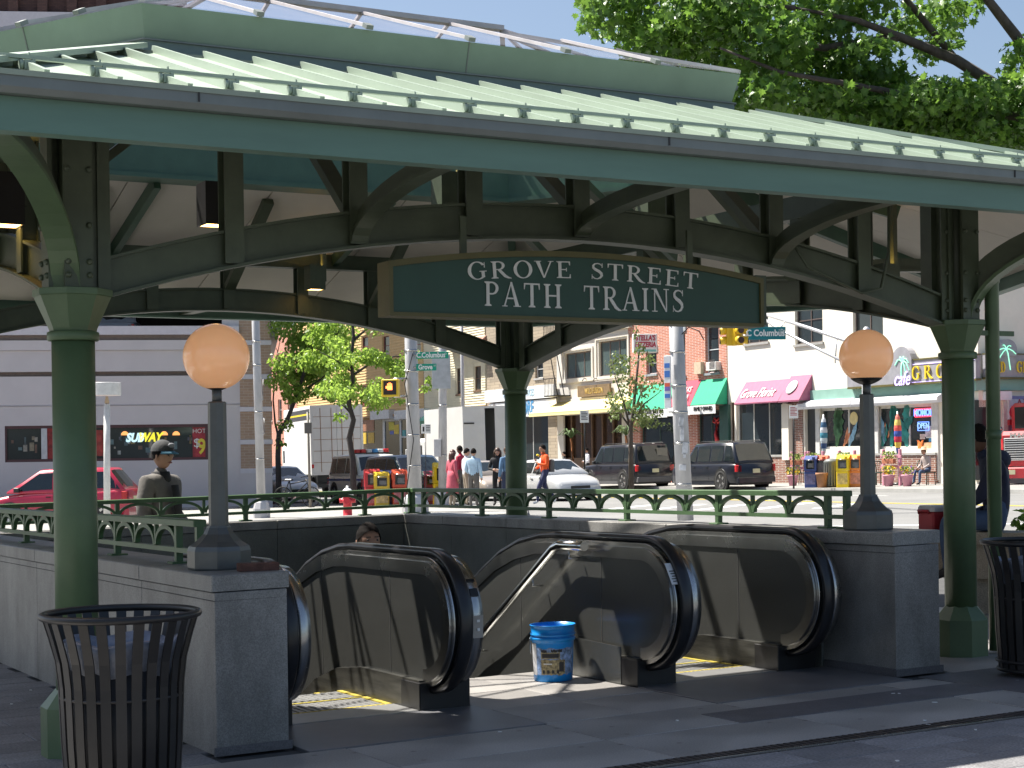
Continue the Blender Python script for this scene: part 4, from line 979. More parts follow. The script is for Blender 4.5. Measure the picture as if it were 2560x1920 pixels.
    if hairstyle:
        hb = MB(); vs = []; fs = []; n, m_ = 22, 12; lim = {'short':1.75,'long':2.0,'bald':0}[hairstyle] if hairstyle in ('short','long') else 1.7
        for k in range(m_+1):
            for i in range(n):
                a = 2*math.pi*i/n; fr = max(0,math.sin(a)); tmax = (lim+.25) if hairstyle == 'long' else lim+.1*max(0,-math.sin(a))
                tmax = tmax - fr**.7*(.78 if hairstyle == 'short' else .85); th = tmax*k/m_
                w = 1+.02*math.sin(9*a+k)+.02*math.sin(5*a-2*k); x, y, z = math.sin(th)*math.cos(a), math.sin(th)*math.sin(a), math.cos(th)
                bx = .086 if hairstyle == 'short' else .098; vs.append((x*bx*w, (y*.106+.0)*w, z*.130*w+.002))
        for k in range(m_):
            for i in range(n):
                j = (i+1) % n; fs.append((k*n+i,(k+1)*n+i,(k+1)*n+j,k*n+j))
        hb.add(vs, fs, H, True)
        if hairstyle == 'long':
            for i in range(26):
                a = R(180+rnd.uniform(-5,185)) if i else R(270); x, y = .088*math.cos(a), .088*math.sin(a)
                hb.tube([H@Vector((x*.95,y*.95,.04)),H@Vector((x*1.12,y*1.08-.01,-.05)),H@Vector((x*1.15,y*1.05-.015,-.14)),H@Vector((x*1.0,y-.02,-.215-rnd.uniform(0,.05)))],[.028,.030,.026,.010],6)
        if scale != 1: hb.v = [p_*scale for p_ in hb.v]
        hb.build('hair', hairm[hair], t)
    t['_h'] = 0; del t['_h']
    return t, H, J
# man in a cap behind the back railing
mp = XG(402, 17.4); mp.z -= .27
grey_j = cloth('grey_jacket',(.13,.12,.11)); blk_c = cloth('black',(.018,.018,.02))
t, H, J = person('man in a dark cap and grey zip jacket passing behind the back railing', mp, R(-25), dict(wrl=(-.22,.16,.98),hal=(-.16,.2,.95),wrr=(.22,.16,.98),har=(.17,.22,.95)), grey_j, blk_c, skin='tan', hair='black', bulk=1.4, look=R(0))
t.scale = (1.14,1.14,1.14)
capm = cloth('cap_charcoal',(.05,.052,.055)); mb = MB(); vs = []; n = 24
for k in range(9):
    th = 1.5*k/8
    for i in range(n):
        a = 2*math.pi*i/n; vs.append((math.sin(th)*math.cos(a)*.094, math.sin(th)*math.sin(a)*.112-.004, math.cos(th)*.115+.035))
fs = [(k*n+i,(k+1)*n+i,(k+1)*n+(i+1)%n,k*n+(i+1)%n) for k in range(8) for i in range(n)]
cap = mb.add(vs, fs, H, True).build('cap', capm, t)
vs = []
for i in range(13):
    a = R(25+130*i/12); vs += [(.090*math.cos(a), .104*math.sin(a), .045), (.100*math.cos(a), .104*math.sin(a)+.062*math.sin(R(180*i/12))**.7, .022)]
vs += [(v[0],v[1],v[2]-.008) for v in vs]; m_ = 26
MB().add(vs, [(2*i,2*i+1,2*i+3,2*i+2) for i in range(12)]+[(m_+2*i,m_+2*i+2,m_+2*i+3,m_+2*i+1) for i in range(12)]+[(2*i+1,m_+2*i+1,m_+2*i+3,2*i+3) for i in range(12)], H, True).build('peak', mat('cap_blue_peak',(.05,.16,.24),.8), cap)
MB().ball((0,.098,.095),(.045,.02,.022),10,6,H).build('cap_badge', cloth('badge',(.22,.23,.25)), cap)
MB().lathe([(.088,1.40),(.095,1.43),(.082,1.50),(.074,1.505)],16).build('collar', blk_c, t)
MB().tube([(0,.155,1.38),(0,.185,1.2),(0,.19,1.0)],[.05,.06,.06],8,ry=.02).build('jacket_lining', blk_c, t)
mb = MB()
for s in (-1,1): mb.tube([H@Vector((s*.033+.021*math.cos(R(a)),.100,.012+.016*math.sin(R(a)))) for a in range(0,360,30)], .0025, 5, closed=True)
mb.tube([H@Vector((-.012,.103,.016)),H@Vector((.012,.103,.016))],.0025,5)
for s in (-1,1): mb.tube([H@Vector((s*.054,.10,.015)),H@Vector((s*.078,.0,.015))],.0025,5)
mb.build('glasses', blackm, t)
# man coming up the escalator, only his head above the balustrade
ep = P(917, 1305, 12.5); person('dark haired man coming up the stair, only his head showing over the balustrade', (ep.x, ep.y, ep.z-1.92), R(-66), None, cloth('plain_shirt',(.2,.2,.22)), blk_c, skin='tan', hair='black', scale=1.08)
# seated man in a navy hooded top, at the picture edge
sp_ = P(2492, 1322, 14.6)
navy = cloth('navy_hood',(.016,.02,.045)); jeans = cloth('blue_jeans',(.05,.085,.16))
sit = dict(knl=(-.13,.42,.93),knr=(.13,.44,.93),anl=(-.13,.40,.48),anr=(.13,.44,.48),tol=(-.14,.54,.42),tor=(.14,.58,.42), ell=(-.25,.10,1.14),elr=(.25,.10,1.14),wrl=(-.16,.30,1.02),wrr=(.16,.30,1.02),hal=(-.10,.37,1.0),har=(.10,.37,1.0), chest=(0,.05,1.31),neck=(0,.09,1.45),head0=(0,.13,1.53))
t, H, J = person('man in a navy hooded top sitting on the stone ledge behind the downpipe', (sp_.x, sp_.y, sp_.z-.84), R(160), sit, navy, jeans, skin='dark', hair='black', bulk=1.25, look=R(-25))
MB().ball((0,-.03,1.44),(.15,.10,.09),14,8).build('hood', navy, t)
# stone ledge he sits on, with a cooler box and planting
led = P(2490, 1322, 14.6); lx0, lx1 = P(2236,1320,15.2), P(2720,1330,14.2)
ledge = wthing('stone_ledge', 'low tan stone planter ledge behind the far column', 'planter wall', (led.x, led.y, gz(led.x)))
e_ = (lx1-lx0); e_.z = 0; nn = e_.length; e_.normalize(); up_ = Vector((0,0,1)); ns = Vector((e_.y,-e_.x,0))
tan = mat('tan_stone',(.33,.28,.21),.8,var=.2,scale=4,speck=.2,bump=.15); zt = led.z-.02
for k in range(5):
    a = lx0+e_*(nn*k/5+.003); b_ = lx0+e_*(nn*(k+1)/5-.003); a.z = b_.z = zt-.06
    MB().bar(a, b_, .46, .11).build('ledge_stone', tan, ledge)
    a2, b2_ = a.copy(), b_.copy(); a2.z = b2_.z = zt-.10-.16; MB().bar(a2, b2_, .36, .30).build('wall_stone', tan, ledge)
for k in (0.2, 2.2, 4.5):
    a = lx0+e_*(nn*k/5); MB().box((a.x-.16,a.y-.14,gz(a.x)),(a.x+.16,a.y+.14,zt-.4)).build('pier', tan, ledge)
cp = P(2345, 1312, 15.0); co = thing('cooler_box', 'red cooler box with a white lid standing on the stone ledge', 'cooler', (cp.x, cp.y, zt-.004), TH)
redp = mat('red_plastic',(.42,.035,.045),.4,var=.1); MB().bev((-.15,-.10,0),(.15,.10,.17),.015).build('tub', redp, co)
MB().bev((-.155,-.105,.17),(.155,.105,.225),.02).build('lid', mat('white_plastic',(.62,.6,.6),.4), co); MB().tube([(-.165,-.06,.15),(-.175,-.06,.18),(-.175,.06,.18),(-.165,.06,.15)],.012,6).build('handle', redp, co)
# ------------------------------------------------------------------ the far shop row
MF = Matrix(((GD.x,GN.x,0,Q0.x),(GD.y,GN.y,0,Q0.y),(0,0,1,0),(0,0,0,1)))   # (s, out, z)
def FS(px, py, out=0.0):
    a, b_ = ray(px, py); Y = (Q0.dot(GN)+out)/(a*GN.x+GN.y); p = Vector((a*Y, Y, 0))
    return (p-Q0).dot(GD), CAMZ+b_*Y
def RC(px0, py0, px1, py1, out=0.0):
    m = (px0+px1)/2; return FS(px1,py1,out)[0], FS(px0,py1,out)[0], FS(m,py1,out)[1], FS(m,py0,out)[1]
def bthing(name, label, cat, px, group=None, out=0.0):
    s, _ = FS(px, 1210, out); p = SP(s, out); p.z = gz(p.x); return wthing(name, label, cat, p, group)
def facade(parent, s0, s1, z0, z1, ops, m, depth=.22, name='wall', out=0.0):
    """front sheet with real openings and reveals; ops are (s0,s1,z0,z1)"""
    ss_ = sorted({s0,s1,*[min(max(o[i],s0),s1) for o in ops for i in (0,1)]}); zz = sorted({z0,z1,*[min(max(o[i],z0),z1) for o in ops for i in (2,3)]})
    mb = MB()
    for i in range(len(ss_)-1):
        for j in range(len(zz)-1):
            a, b_ = (ss_[i]+ss_[i+1])/2, (zz[j]+zz[j+1])/2
            if any(o[0] < a < o[1] and o[2] < b_ < o[3] for o in ops): continue
            mb.add([(ss_[i],out,zz[j]),(ss_[i+1],out,zz[j]),(ss_[i+1],out,zz[j+1]),(ss_[i],out,zz[j+1])],[(0,1,2,3)],MF)
    for o in ops:
        a, b_, c, d = o; f, k = out, out-depth
        mb.add([(a,f,c),(b_,f,c),(b_,f,d),(a,f,d),(a,k,c),(b_,k,c),(b_,k,d),(a,k,d)],[(0,1,5,4),(1,2,6,5),(2,3,7,6),(3,0,4,7)],MF)
    for a in (s0, s1): mb.add([(a,out,z0),(a,out-9,z0),(a,out-9,z1),(a,out,z1)],[(0,1,2,3)],MF)
    mb.add([(s0,out,z1),(s1,out,z1),(s1,out-9,z1),(s0,out-9,z1)],[(0,1,2,3)],MF)
    return mb.build(name, m, parent)
def backing(parent, s0, s1, z0, z1, out=-.5): return MB().box((s0+.02,out-8,z0),(s1-.02,out,z1-.05),MF).build('interior', mat('dark_interior',(.035,.03,.026),.9,var=.4,scale=.6), parent)  # solid box added to block light; its dark colour stands for unlit rooms
frame_d = mat('dark_window_frame',(.10,.085,.08),.5); frame_w = mat('white_window_frame',(.62,.62,.6),.5); frame_b = mat('bronze_window_frame',(.13,.10,.09),.45)
def window(parent, o, m=None, mull=1, trans=1, depth=.16, sill=True, fw=.05, glass=None, out=0.0, sillm=None, blind=0.0):
    a, b_, c, d = o; m = m or frame_d; k = out-depth; mb = MB()
    mb.box((a,k-.03,c),(b_,k+.03,c+fw),MF); mb.box((a,k-.03,d-fw),(b_,k+.03,d),MF); mb.box((a,k-.03,c+fw),(a+fw,k+.03,d-fw),MF); mb.box((b_-fw,k-.03,c+fw),(b_,k+.03,d-fw),MF)
    for i in range(1, mull+1):
        x = a+(b_-a)*i/(mull+1); mb.box((x-fw*.45,k-.025,c+fw),(x+fw*.45,k+.025,d-fw),MF)
    w = mb.build('window', m, parent)
    n = mull+1
    for i in range(n):
        x0, x1 = a+(b_-a)*i/n+fw*.5, a+(b_-a)*(i+1)/n-fw*.5
        for j in range(trans+1):
            y0, y1 = c+(d-c)*j/(trans+1)+fw*.4, c+(d-c)*(j+1)/(trans+1)-fw*.4
            MB().box((x0,k-.012,y0),(x1,k-.004-(.01*j),y1),MF).build('pane', glass or glassw, w)
            if j: MB().box((x0,k-.02,y0-fw*.8),(x1,k+.02,y0),MF).build('meeting_rail', m, w)
        if blind: MB().box((x0+.02,k-.06,d-(d-c)*blind),(x1-.02,k-.05,d-fw),MF).build('blind', mat('blind',(.5,.48,.43),.8), w)
    if sill: MB().box((a-.08,out-.02,c-.10),(b_+.08,out+.07,c-.003),MF).build('sill', sillm or kerbm, w)
    return w
def awning(label, s0, s1, ztop, zlow, reach, m, val=.28, valm=None, group=None, sidem=None, thk=.03, name='awning'):
    p = SP((s0+s1)/2, 0, zlow); t = wthing(name, label, 'awning', p, group)
    mb = MB(); vs = [(s0,.01,ztop),(s1,.01,ztop),(s1,reach,zlow),(s0,reach,zlow)]; vs += [(x,y-.01,z-thk) for x,y,z in vs]
    mb.add(vs, [(0,1,2,3),(7,6,5,4),(0,4,5,1),(1,5,6,2),(2,6,7,3),(3,7,4,0)], MF).build('canvas', m, t)
    for s in (s0, s1): MB().add([(s,.01,ztop-.03),(s,reach-.01,zlow-.03),(s,.01,zlow-.03)],[(0,1,2)],MF).build('side_flap', sidem or m, t)
    MB().box((s0,reach-.02,zlow-val-.01),(s1,reach,zlow-.032),MF).build('valance', valm or m, t)
    mb = MB()
    for s in (s0+.04, s1-.04): mb.tube([(s,.02,zlow-.1),(s,reach-.03,zlow-.06)], .015, 6, MF)
    mb.build('frame', frame_d, t); return t
def ftext(s, px, py, size, m, parent, out, sx=1.0, shear=0.0, bold=0.0, up=(0,0,1), name='lettering', off=None):
    a, z = FS(px, py, out); me = text_mesh(s, size, m, .01, shear, sx, bold); p = SP(a, out, z)
    M = face_matrix(p, -GD, up)
    if parent.name in OFF: M = Matrix.Translation(-OFF[parent.name]) @ M
    return put(name, me, parent, M=M)
def fbox(px0, py0, px1, py1, o0, o1, m, parent, name):
    a, b_, c, d = RC(px0,py0,px1,py1,o1); return MB().box((a,o0,c),(b_,o1,d),MF).build(name, m, parent)
G0 = -.2
GRP = 'buildings of the far shop row'
# --- cream stucco corner building (cafe and florist)
stucco = mat('cream_stucco',(.78,.735,.64),.9,var=.06,scale=1.2,bump=.08,bscale=25)
bd = bthing('corner_building', 'cream stucco corner building with the cafe and the florist on its ground floor', 'building', 2130, GRP)
cs0, cs1 = FS(2448,1100)[0], FS(1822,1100)[0]
wins = [RC(1863,725,1921,857), RC(1988,740,2057,858), RC(2133,700,2208,848)]
shops = [RC(1842,1000,1958,1160), RC(2012,1018,2040,1165), RC(2050,1015,2186,1148), RC(2196,1010,2346,1140), RC(1880-14,1020,1880,1165)]
fsh = RC(1842,1004,1958,1150); cafe1 = RC(2048,1018,2188,1122); cafe2 = RC(2192,1012,2346,1122); cdoor = RC(2014,1020,2042,1190); alley = RC(1826,1006,1838,1190)
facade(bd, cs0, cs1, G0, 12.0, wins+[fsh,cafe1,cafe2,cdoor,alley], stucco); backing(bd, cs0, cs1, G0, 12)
for i, o in enumerate(wins): window(bd, o, frame_b, 1, 1, blind=.35 if i == 1 else 0)
for a in ((2003,815,2022,848), (2165,790,2200,835)): 
    o = RC(*a); MB().box((o[0],-.24,o[2]),(o[1],-.2,o[3]),MF).build('window_item', mat('window_item',(.5,.1,.09),.6) if a[0] == 2003 else mat('window_item_pale',(.5,.5,.45),.6), bd)
window(bd, fsh, frame_w, 2, 0, sill=False); window(bd, cafe1, frame_w, 1, 0, sill=False, fw=.1); window(bd, cafe2, frame_w, 1, 0, sill=False, fw=.1)
MB().box((cdoor[0],-.2,cdoor[2]),(cdoor[1],-.14,cdoor[3]),MF).build('door', mat('dark_door',(.03,.035,.04),.3), bd)
MB().box((alley[0],-.2,alley[2]),(alley[1],-.14,alley[3]),MF).build('door', mat('brown_door',(.12,.07,.045),.5), bd)
brickb = brickmat('cafe_brick',(.20,.09,.065),(.28,.13,.09),(.45,.42,.38))
for q in ((2195,1138,2346,1182),(1930,1142,1978,1188)):
    a,b_,c,d = RC(*q); MB().box((a,.005,G0),(b_,.12,d),MF).build('brick_base', brickb, bd); MB().box((a-.02,.0,d+.003),(b_+.02,.16,d+.09),MF).build('sill', kerbm, bd)
fbox(1955,1010,1972,1150,.0,.25,stucco,bd,'pillar'); a,b_,c,d = RC(1975,1000,2010,1190); MB().box((a,.004,G0),(b_,.05,d),MF).build('brick_pier', brickb, bd)
fbox(1995,963,2440,991,.0,.12,mat('green_band',(.23,.40,.34),.6,var=.1,scale=1.5),bd,'sign_band')
for q in ((1994,999,2128,1021),(2130,990,2346,1012)):
    a,b_,c,d = RC(*q, .4); rb = MB(); rb.prism([(.0,c+.05),(.42,c),(.46,c+.1),(.46,d-.12),(.25,d),(.0,d)],a,b_,'x',MF); rb.build('shutter_box', mat('white_shutter',(.72,.73,.76),.45,var=.06), bd)
for q in ((2330,1008,2346,1200),(2184,1012,2196,1195),(2040,1016,2050,1195)): fbox(*q,.0,.06,frame_w,bd,'pilaster')
# cafe sign board with its letters and neon palm panels
cs = bthing('cafe_sign', 'long grey cafe sign board with raised yellow letters and a round topped palm panel', 'sign', 2200)
sgm = mat('sign_grey',(.30,.30,.33),.5,var=.2,scale=2); yel = mat('yellow_letter',(.80,.60,.04),.4); lil = mat('lilac_neon',(.6,.5,.85),.4,emit=.6,ecol=(.6,.45,1)); mint = mat('mint_neon',(.35,.75,.55),.4,emit=.5,ecol=(.3,.9,.6))
fbox(2118,901,2440,958,.14,.34,sgm,cs,'board'); fbox(2118,898,2440,901.5,.12,.37,goldm,cs,'edge'); fbox(2118,957,2440,962,.12,.37,goldm,cs,'edge')
fbox(2280,904,2436,906,.345,.36,lil,cs,'neon'); fbox(2280,950,2436,952,.345,.36,lil,cs,'neon')
def arched_panel(px0, px1, py0, py1, parent, out):
    a,b_,c,d = RC(px0,py0,px1,py1,out); r = (b_-a)/2; cx = (a+b_)/2
    poly = [(a,c),(b_,c)]+[(cx+r*math.cos(R(t)),d-r+r*math.sin(R(t))) for t in range(0,181,15)]
    MB().prism(poly, out-.3, out, 'y', MF).build('palm_panel', sgm, parent)
    pl = [(cx+r*.0,c+.1),(cx-r*.02,c+(d-c)*.35),(cx-r*.1,d-r*1.0)]
    MB().tube([(x,out+.02,z) for x,z in pl],.022,6,MF).build('neon', mint, parent)
    for q in (-150,-110,-60,-20,20,70):
        pts = [(cx-r*.1+r*.75*t*math.cos(R(90-q)), out+.02, d-r*1.0+r*.55*t*math.sin(R(90-q))*1.0+r*.35*t*(1-t)*2-.35*r*t*t) for t in (0,.3,.6,1)]
        MB().tube(pts,.018,5,MF).build('neon', mint, parent)
arched_panel(2229,2279,866,955,cs,.42)
def serif_text(text, s_start, s_end, z, cap, out, parent, m, wide=.9):
    ws = [serif(c)[1]*cap*wide if c != ' ' else .3*cap for c in text]; gap = (abs(s_end-s_start)-sum(ws))/max(1,len(text)-1); x = 0
    for c, w in zip(text, ws):
        if c != ' ':
            mb, _ = serif_letter(c, cap, wide, .05); p = SP(s_start-x, out, z); M = face_matrix(p, -GD, (0,0,1)); q = MB(); q.v = [M@v for v in mb.v]; q.f = mb.f; q.m = mb.m; q.sm = mb.sm; q.build('letter', m, parent)
        x += w+gap
a,b_,c,d = RC(2281,911,2422,944,.36); serif_text('GROVE', b_, a, c, d-c, .36, cs, yel, 1.0)
ftext('cafe', 2254, 948, .75, lil, cs, .45, .8, .3)
fl = awning('pink awning of the flower shop with white script lettering', FS(1944,1000,.65)[0], FS(1835,1000,.65)[0], FS(1900,953)[1], FS(1890,1006,.65)[1], .65, mat('pink_canvas',(.36,.11,.19),.7,var=.08), .04)
upv = (Vector((0,0,1))*1.0-GN*.6)
ftext('Grove Florist', 1893, 983, .66, whitem, fl, .42, .72, .35, up=upv)
fl2 = awning('pink end awning of the flower shop with a round white emblem', FS(1997,1000,.68)[0], FS(1945,1000,.68)[0], FS(1985,940)[1], FS(1970,1001,.68)[1], .68, MATS['pink_canvas'], .05, sidem=mat('pink_canvas_side',(.30,.09,.16),.7))
a_, z_ = FS(1980, 968, .36)
M_ = MF @ Matrix.Translation((a_,.36,z_)) @ Matrix.Rotation(-math.atan2(FS(1985,940)[1]-FS(1970,1001,.68)[1],.67),4,'X') ; MB().lathe([(.33,0),(.33,.02),(.24,.021)],20,M=M_).build('emblem', whitem, fl2, None)
# window paintings, neon and posters of the cafe
teal_l = mat('mural_teal',(.03,.24,.22),.6,var=.5,scale=3); mur_b = mat('mural_blue',(.25,.45,.6),.6,var=.3); mur_o = mat('mural_orange',(.65,.25,.12),.6); mur_g = mat('mural_green',(.06,.16,.07),.6,var=.5)
mural = wthing('window_mural', 'jungle leaves and flowers painted on the cafe windows', 'mural', SP((cafe1[0]+cafe2[1])/2,-.1,1.0))
def leaf(px, py, ang, ln, wd, m):
    a,z = FS(px,py,-.15); pts = []
    for t in range(9):
        f = t/8; w = wd*math.sin(math.pi*f)*(1+.3*math.sin(t*2.5)); pts.append((f*ln, w))
    pts = pts+[(x,-y) for x,y in reversed(pts[1:-1])]; ca, sa = math.cos(R(ang)), math.sin(R(ang))
    MB().prism([(a-(x*ca-y*sa), z+x*sa+y*ca) for x,y in pts], -.145, -.13, 'y', MF).build('painted_leaf', m, mural)
for (x,y,an,l,w,m) in ((2205,1120,70,1.0,.16,teal_l),(2212,1110,100,1.1,.14,mur_b),(2228,1125,80,1.9,.22,teal_l),(2240,1100,95,1.5,.3,teal_l),(2262,1060,75,.9,.2,teal_l),(2245,1050,120,.8,.2,teal_l),(2270,1120,110,1.2,.25,teal_l),(2220,1095,60,.6,.08,mur_o),(2216,1095,95,.6,.08,mur_o),(2258,1080,45,.9,.15,teal_l),
                       (2092,1120,80,1.6,.25,mur_g),(2105,1085,110,1.2,.28,mur_g),(2085,1080,65,1.1,.2,mur_g),(2100,1050,90,.8,.2,mur_g),(2122,1120,60,1.2,.12,mur_b),(2108,1118,50,.8,.1,mur_o),(2114,1110,75,.7,.08,mur_o)): leaf(x,y,an,l,w,m)
a,z = FS(2134,1046,-.14); MB().lathe([(.26,0),(.26,.02)],16,M=MF@Matrix.Translation((a,-.14,z))@Matrix.Rotation(R(90),4,'X')).build('painted_sun', mat('mural_sun',(.75,.62,.3),.6), mural)
nred = mat('red_neon',(.8,.05,.08),.4,emit=1.2,ecol=(1,.05,.08)); nblu = mat('blue_neon',(.1,.2,.9),.4,emit=1.0,ecol=(.15,.3,1))
ns = wthing('neon_window_sign', 'small red framed neon sign with blue lettering in the cafe window', 'sign', SP(FS(2310,1030)[0],-.12,FS(2310,1030)[1]))
a,b_,c,d = RC(2288,1022,2330,1041,-.1); ms = MB()
for (p,q) in (((a,c),(b_,c)),((b_,c),(b_,d)),((b_,d),(a,d)),((a,d),(a,c))): ms.bar((p[0],-.1,p[1]),(q[0],-.1,q[1]),.04,.04,M=MF)
ms.build('tube_frame', nred, ns); ftext('MOMOM', 2309, 1032, .34, nblu, ns, -.09, .85, 0, .01)
n2 = wthing('open_sign', 'blue neon OPEN sign in the cafe window', 'sign', SP(FS(2310,1064)[0],-.12,FS(2310,1064)[1])); ftext('OPEN', 2308, 1065, .30, mat('pale_blue_neon',(.4,.6,.9),.4,emit=.5,ecol=(.3,.55,1)), n2, -.09, .9)
a,b_,c,d = RC(2295,1055,2322,1076,-.1); ms = MB()
for (p,q) in (((a,c),(b_,c)),((b_,c),(b_,d)),((b_,d),(a,d)),((a,d),(a,c))): ms.bar((p[0],-.1,p[1]),(q[0],-.1,q[1]),.025,.025,M=MF)
ms.build('tube_frame', nblu, n2)
po = wthing('window_posters', 'bright little posters stuck low in the cafe window beside the seated man', 'posters', SP(FS(2320,1090)[0],-.12,1.2))
for q, col in (((2313,1065,2330,1092),(.6,.5,.55)),((2300,1085,2312,1098),(.7,.55,.5)),((2322,1095,2334,1104),(.1,.35,.6)),((2294,1105,2308,1122),(.85,.3,.1)),((2310,1106,2330,1121),(.6,.35,.2)),((2315,1090,2338,1095),(.75,.75,.72))):
    fbox(*q,-.13,-.11,mat('poster_%d'%(q[0]*7+q[1]),col,.6,var=.4,scale=6),po,'poster')
ftext('X', 2301, 1114, .5, mat('poster_x',(.8,.2,.05),.5), po, -.09, 1, 0, .02)
# --- the shaded return side of the corner building
corner = SP(cs0, 0); RDir = (-GN).copy(); rA = R(22); RD = Vector((math.cos(rA), math.sin(rA), 0)); RN = Vector((RD.y,-RD.x,0))
MR = Matrix(((RD.x,RN.x,0,corner.x),(RD.y,RN.y,0,corner.y),(0,0,1,0),(0,0,0,1)))
sb = wthing('side_building', 'shaded grey side of the cafe corner building behind the red truck', 'building', (corner.x+4, corner.y+2, gz(corner.x)), GRP)
def RS(px, py, out=0.0):
    a, b_ = ray(px, py); Y = (corner.dot(RN)+out)/(a*RN.x+RN.y); p = Vector((a*Y,Y,0)); return (p-corner).dot(RD), CAMZ+b_*Y
def rbox(px0,py0,px1,py1,o0,o1,m,parent,name):
    q0, q1 = RS(px0,py1,o1), RS(px1,py0,o1); zA = RS((px0+px1)/2,py1,o1)[1]; zB = RS((px0+px1)/2,py0,o1)[1]
    return MB().box((q0[0],o0,zA),(q1[0],o1,zB),MR).build(name, m, parent)
MB().box((.02,-8,G0),(26,-.3,12),MR).build('interior', MATS['dark_interior'], sb)
MB().box((0.01,-.28,3.0),(26,0,12),MR).build('wall', stucco, sb)
rbox(2440,948,2700,976,.004,.14,MATS['green_band'],sb,'sign_band'); rbox(2475,978,2530,1000,.0,.4,MATS['white_shutter'],sb,'shutter_box')
rbox(2440,1000,2478,1200,-.2,.0,glassw,sb,'shop_window'); rbox(2478,1002,2514,1190,-.18,-.1,mat('shop_blind',(.35,.32,.27),.7),sb,'shop_window'); rbox(2512,1000,2520,1200,-.2,.05,frame_w,sb,'pilaster'); rbox(2520,990,2640,1100,-.15,.02,mat('purple_frame',(.32,.28,.5),.6),sb,'poster_frame')
rs = wthing('cafe_side_sign', 'grey cafe sign board with yellow letters on the shaded side wall', 'sign', (corner.x+3,corner.y+1,6))
rbox(2466,886,2700,945,.14,.34,sgm,rs,'board'); rbox(2466,884,2700,887,.12,.37,goldm,rs,'edge'); rbox(2466,943,2700,948,.12,.37,goldm,rs,'edge')
def rserif(text, px0, px1, py0, py1, out, parent, m):
    a, b_ = RS(px0,py1,out), RS(px1,py1,out); zt = RS((px0+px1)/2,py0,out)[1]; z = RS((px0+px1)/2,py1,out)[1]; cap = zt-z; ws = [serif(c)[1]*cap*.62 for c in text]; gap = ((b_[0]-a[0])-sum(ws))/max(1,len(text)-1); x = a[0]
    for c, w in zip(text, ws):
        mb, _ = serif_letter(c, cap, .62, .05); p = corner+RD*x+RN*out; M = face_matrix((p.x,p.y,z), RD, (0,0,1)); q = MB(); q.v = [M@v for v in mb.v]; q.f = mb.f; q.m = mb.m; q.sm = mb.sm; q.build('letter', m, parent); x += w+gap
rserif('ARD', 2472, 2513, 904, 931, .36, rs, yel); rserif('GRILL', 2541, 2600, 904, 931, .36, rs, yel)
q0, q1 = RS(2499,890,.4), RS(2543,890,.4); zt, zb_ = RS(2521,848,.4)[1], RS(2521,890,.4)[1]; r = (q1[0]-q0[0])/2; cx = (q0[0]+q1[0])/2
MB().prism([(q0[0],zb_),(q1[0],zb_)]+[(cx+r*math.cos(R(t)),zt-r+r*math.sin(R(t))) for t in range(0,181,15)], .05, .4, 'y', MR).build('palm_panel', sgm, rs)
MB().tube([(cx+.05,.44,RS(2525,925,.4)[1]),(cx-.05,.44,zb_+.1),(cx-.12,.44,zt-r*.9)],.02,6,MR).build('neon', mint, rs)
for q in (-120,-70,-20,30,80): MB().tube([(cx-.12+.42*t*math.cos(R(90-q)),.44,zt-r*.9+.4*t*math.sin(R(90-q))-.25*t*t) for t in (0,.35,.7,1)],.018,5,MR).build('neon', mint, rs)
cu = wthing('ices_sign', 'white sign with big red and blue letters above the red truck', 'sign', (corner.x+3,corner.y+1,3)); rbox(2524,998,2640,1048,.05,.16,mat('sign_white',(.62,.63,.70),.5),cu,'board'); rbox(2524,1049,2640,1062,.05,.17,mat('sign_red',(.5,.05,.06),.5),cu,'board')
def rtext(s, px, py, size, m, parent, out, sx=1.0, bold=0.0):
    a, z = RS(px,py,out); p = corner+RD*a+RN*out; M = face_matrix((p.x,p.y,z), RD, (0,0,1)); put('lettering', text_mesh(s,size,m,.01,0,sx,bold), parent, M=Matrix.Translation(-OFF[parent.name])@M)
rtext('CUP', 2560, 1032, .62, mat('sign_letter_red',(.6,.06,.10),.5), cu, .175, 1.1, .02); rtext('A TASTE', 2570, 1004, .24, mat('sign_letter_maroon',(.4,.05,.08),.5), cu, .175)
# --- brick pizzeria
bz = bthing('brick_house', 'red brick house with the green and red pizzeria awnings', 'building', 1700, GRP)
z0s, z1s = FS(1820,1100)[0]+.01, FS(1574,1100)[0]
brickr = brickmat('red_brick',(.42,.135,.085),(.52,.19,.12),(.60,.52,.46))
ow = [RC(1764,815,1798,932), RC(1690,830,1714,940), RC(1616,880,1642,935)]
os_ = [RC(1602,1030,1690,1170), RC(1745,1025,1806,1170)]
facade(bz, z0s, z1s, G0, 11.5, ow+os_, brickr); backing(bz, z0s, z1s, G0, 11.5)
lint = mat('blue_grey_stone',(.30,.33,.36),.8)
for o in ow: window(bz, o, mat('pale_sash',(.55,.58,.6),.5), 0, 1, sillm=lint, blind=.5); MB().box((o[0]-.12,-.01,o[3]+.003),(o[1]+.12,.05,o[3]+.3),MF).build('lintel', lint, bz)
a,b_,c,d = RC(1768,905,1793,928,.2); ac = wthing('air_conditioner', 'white window air conditioner in the brick house sash window', 'air conditioner', SP((a+b_)/2,.1,c))
MB().bev((a,-.2,c+.04),(b_,.28,d),.02,MF).build('case', mat('ac_white',(.66,.65,.62),.5), ac); mb = MB()
for i in range(7): mb.box((a+.08,.282,c+.12+i*.06),((a+b_)/2+.1,.29,c+.145+i*.06),MF)
mb.build('grille', frame_d, ac)
for o in os_: window(bz, o, mat('dark_shop_frame',(.05,.09,.07),.5), 1, 0, sill=False)
fbox(1735,905,1752,935,.0,.18,mat('beige_box',(.55,.45,.33),.7),bz,'meter_box'); fbox(1800,1012,1822,1175,.0,.14,mat('green_pilaster',(.03,.09,.075),.5),bz,'pilaster')
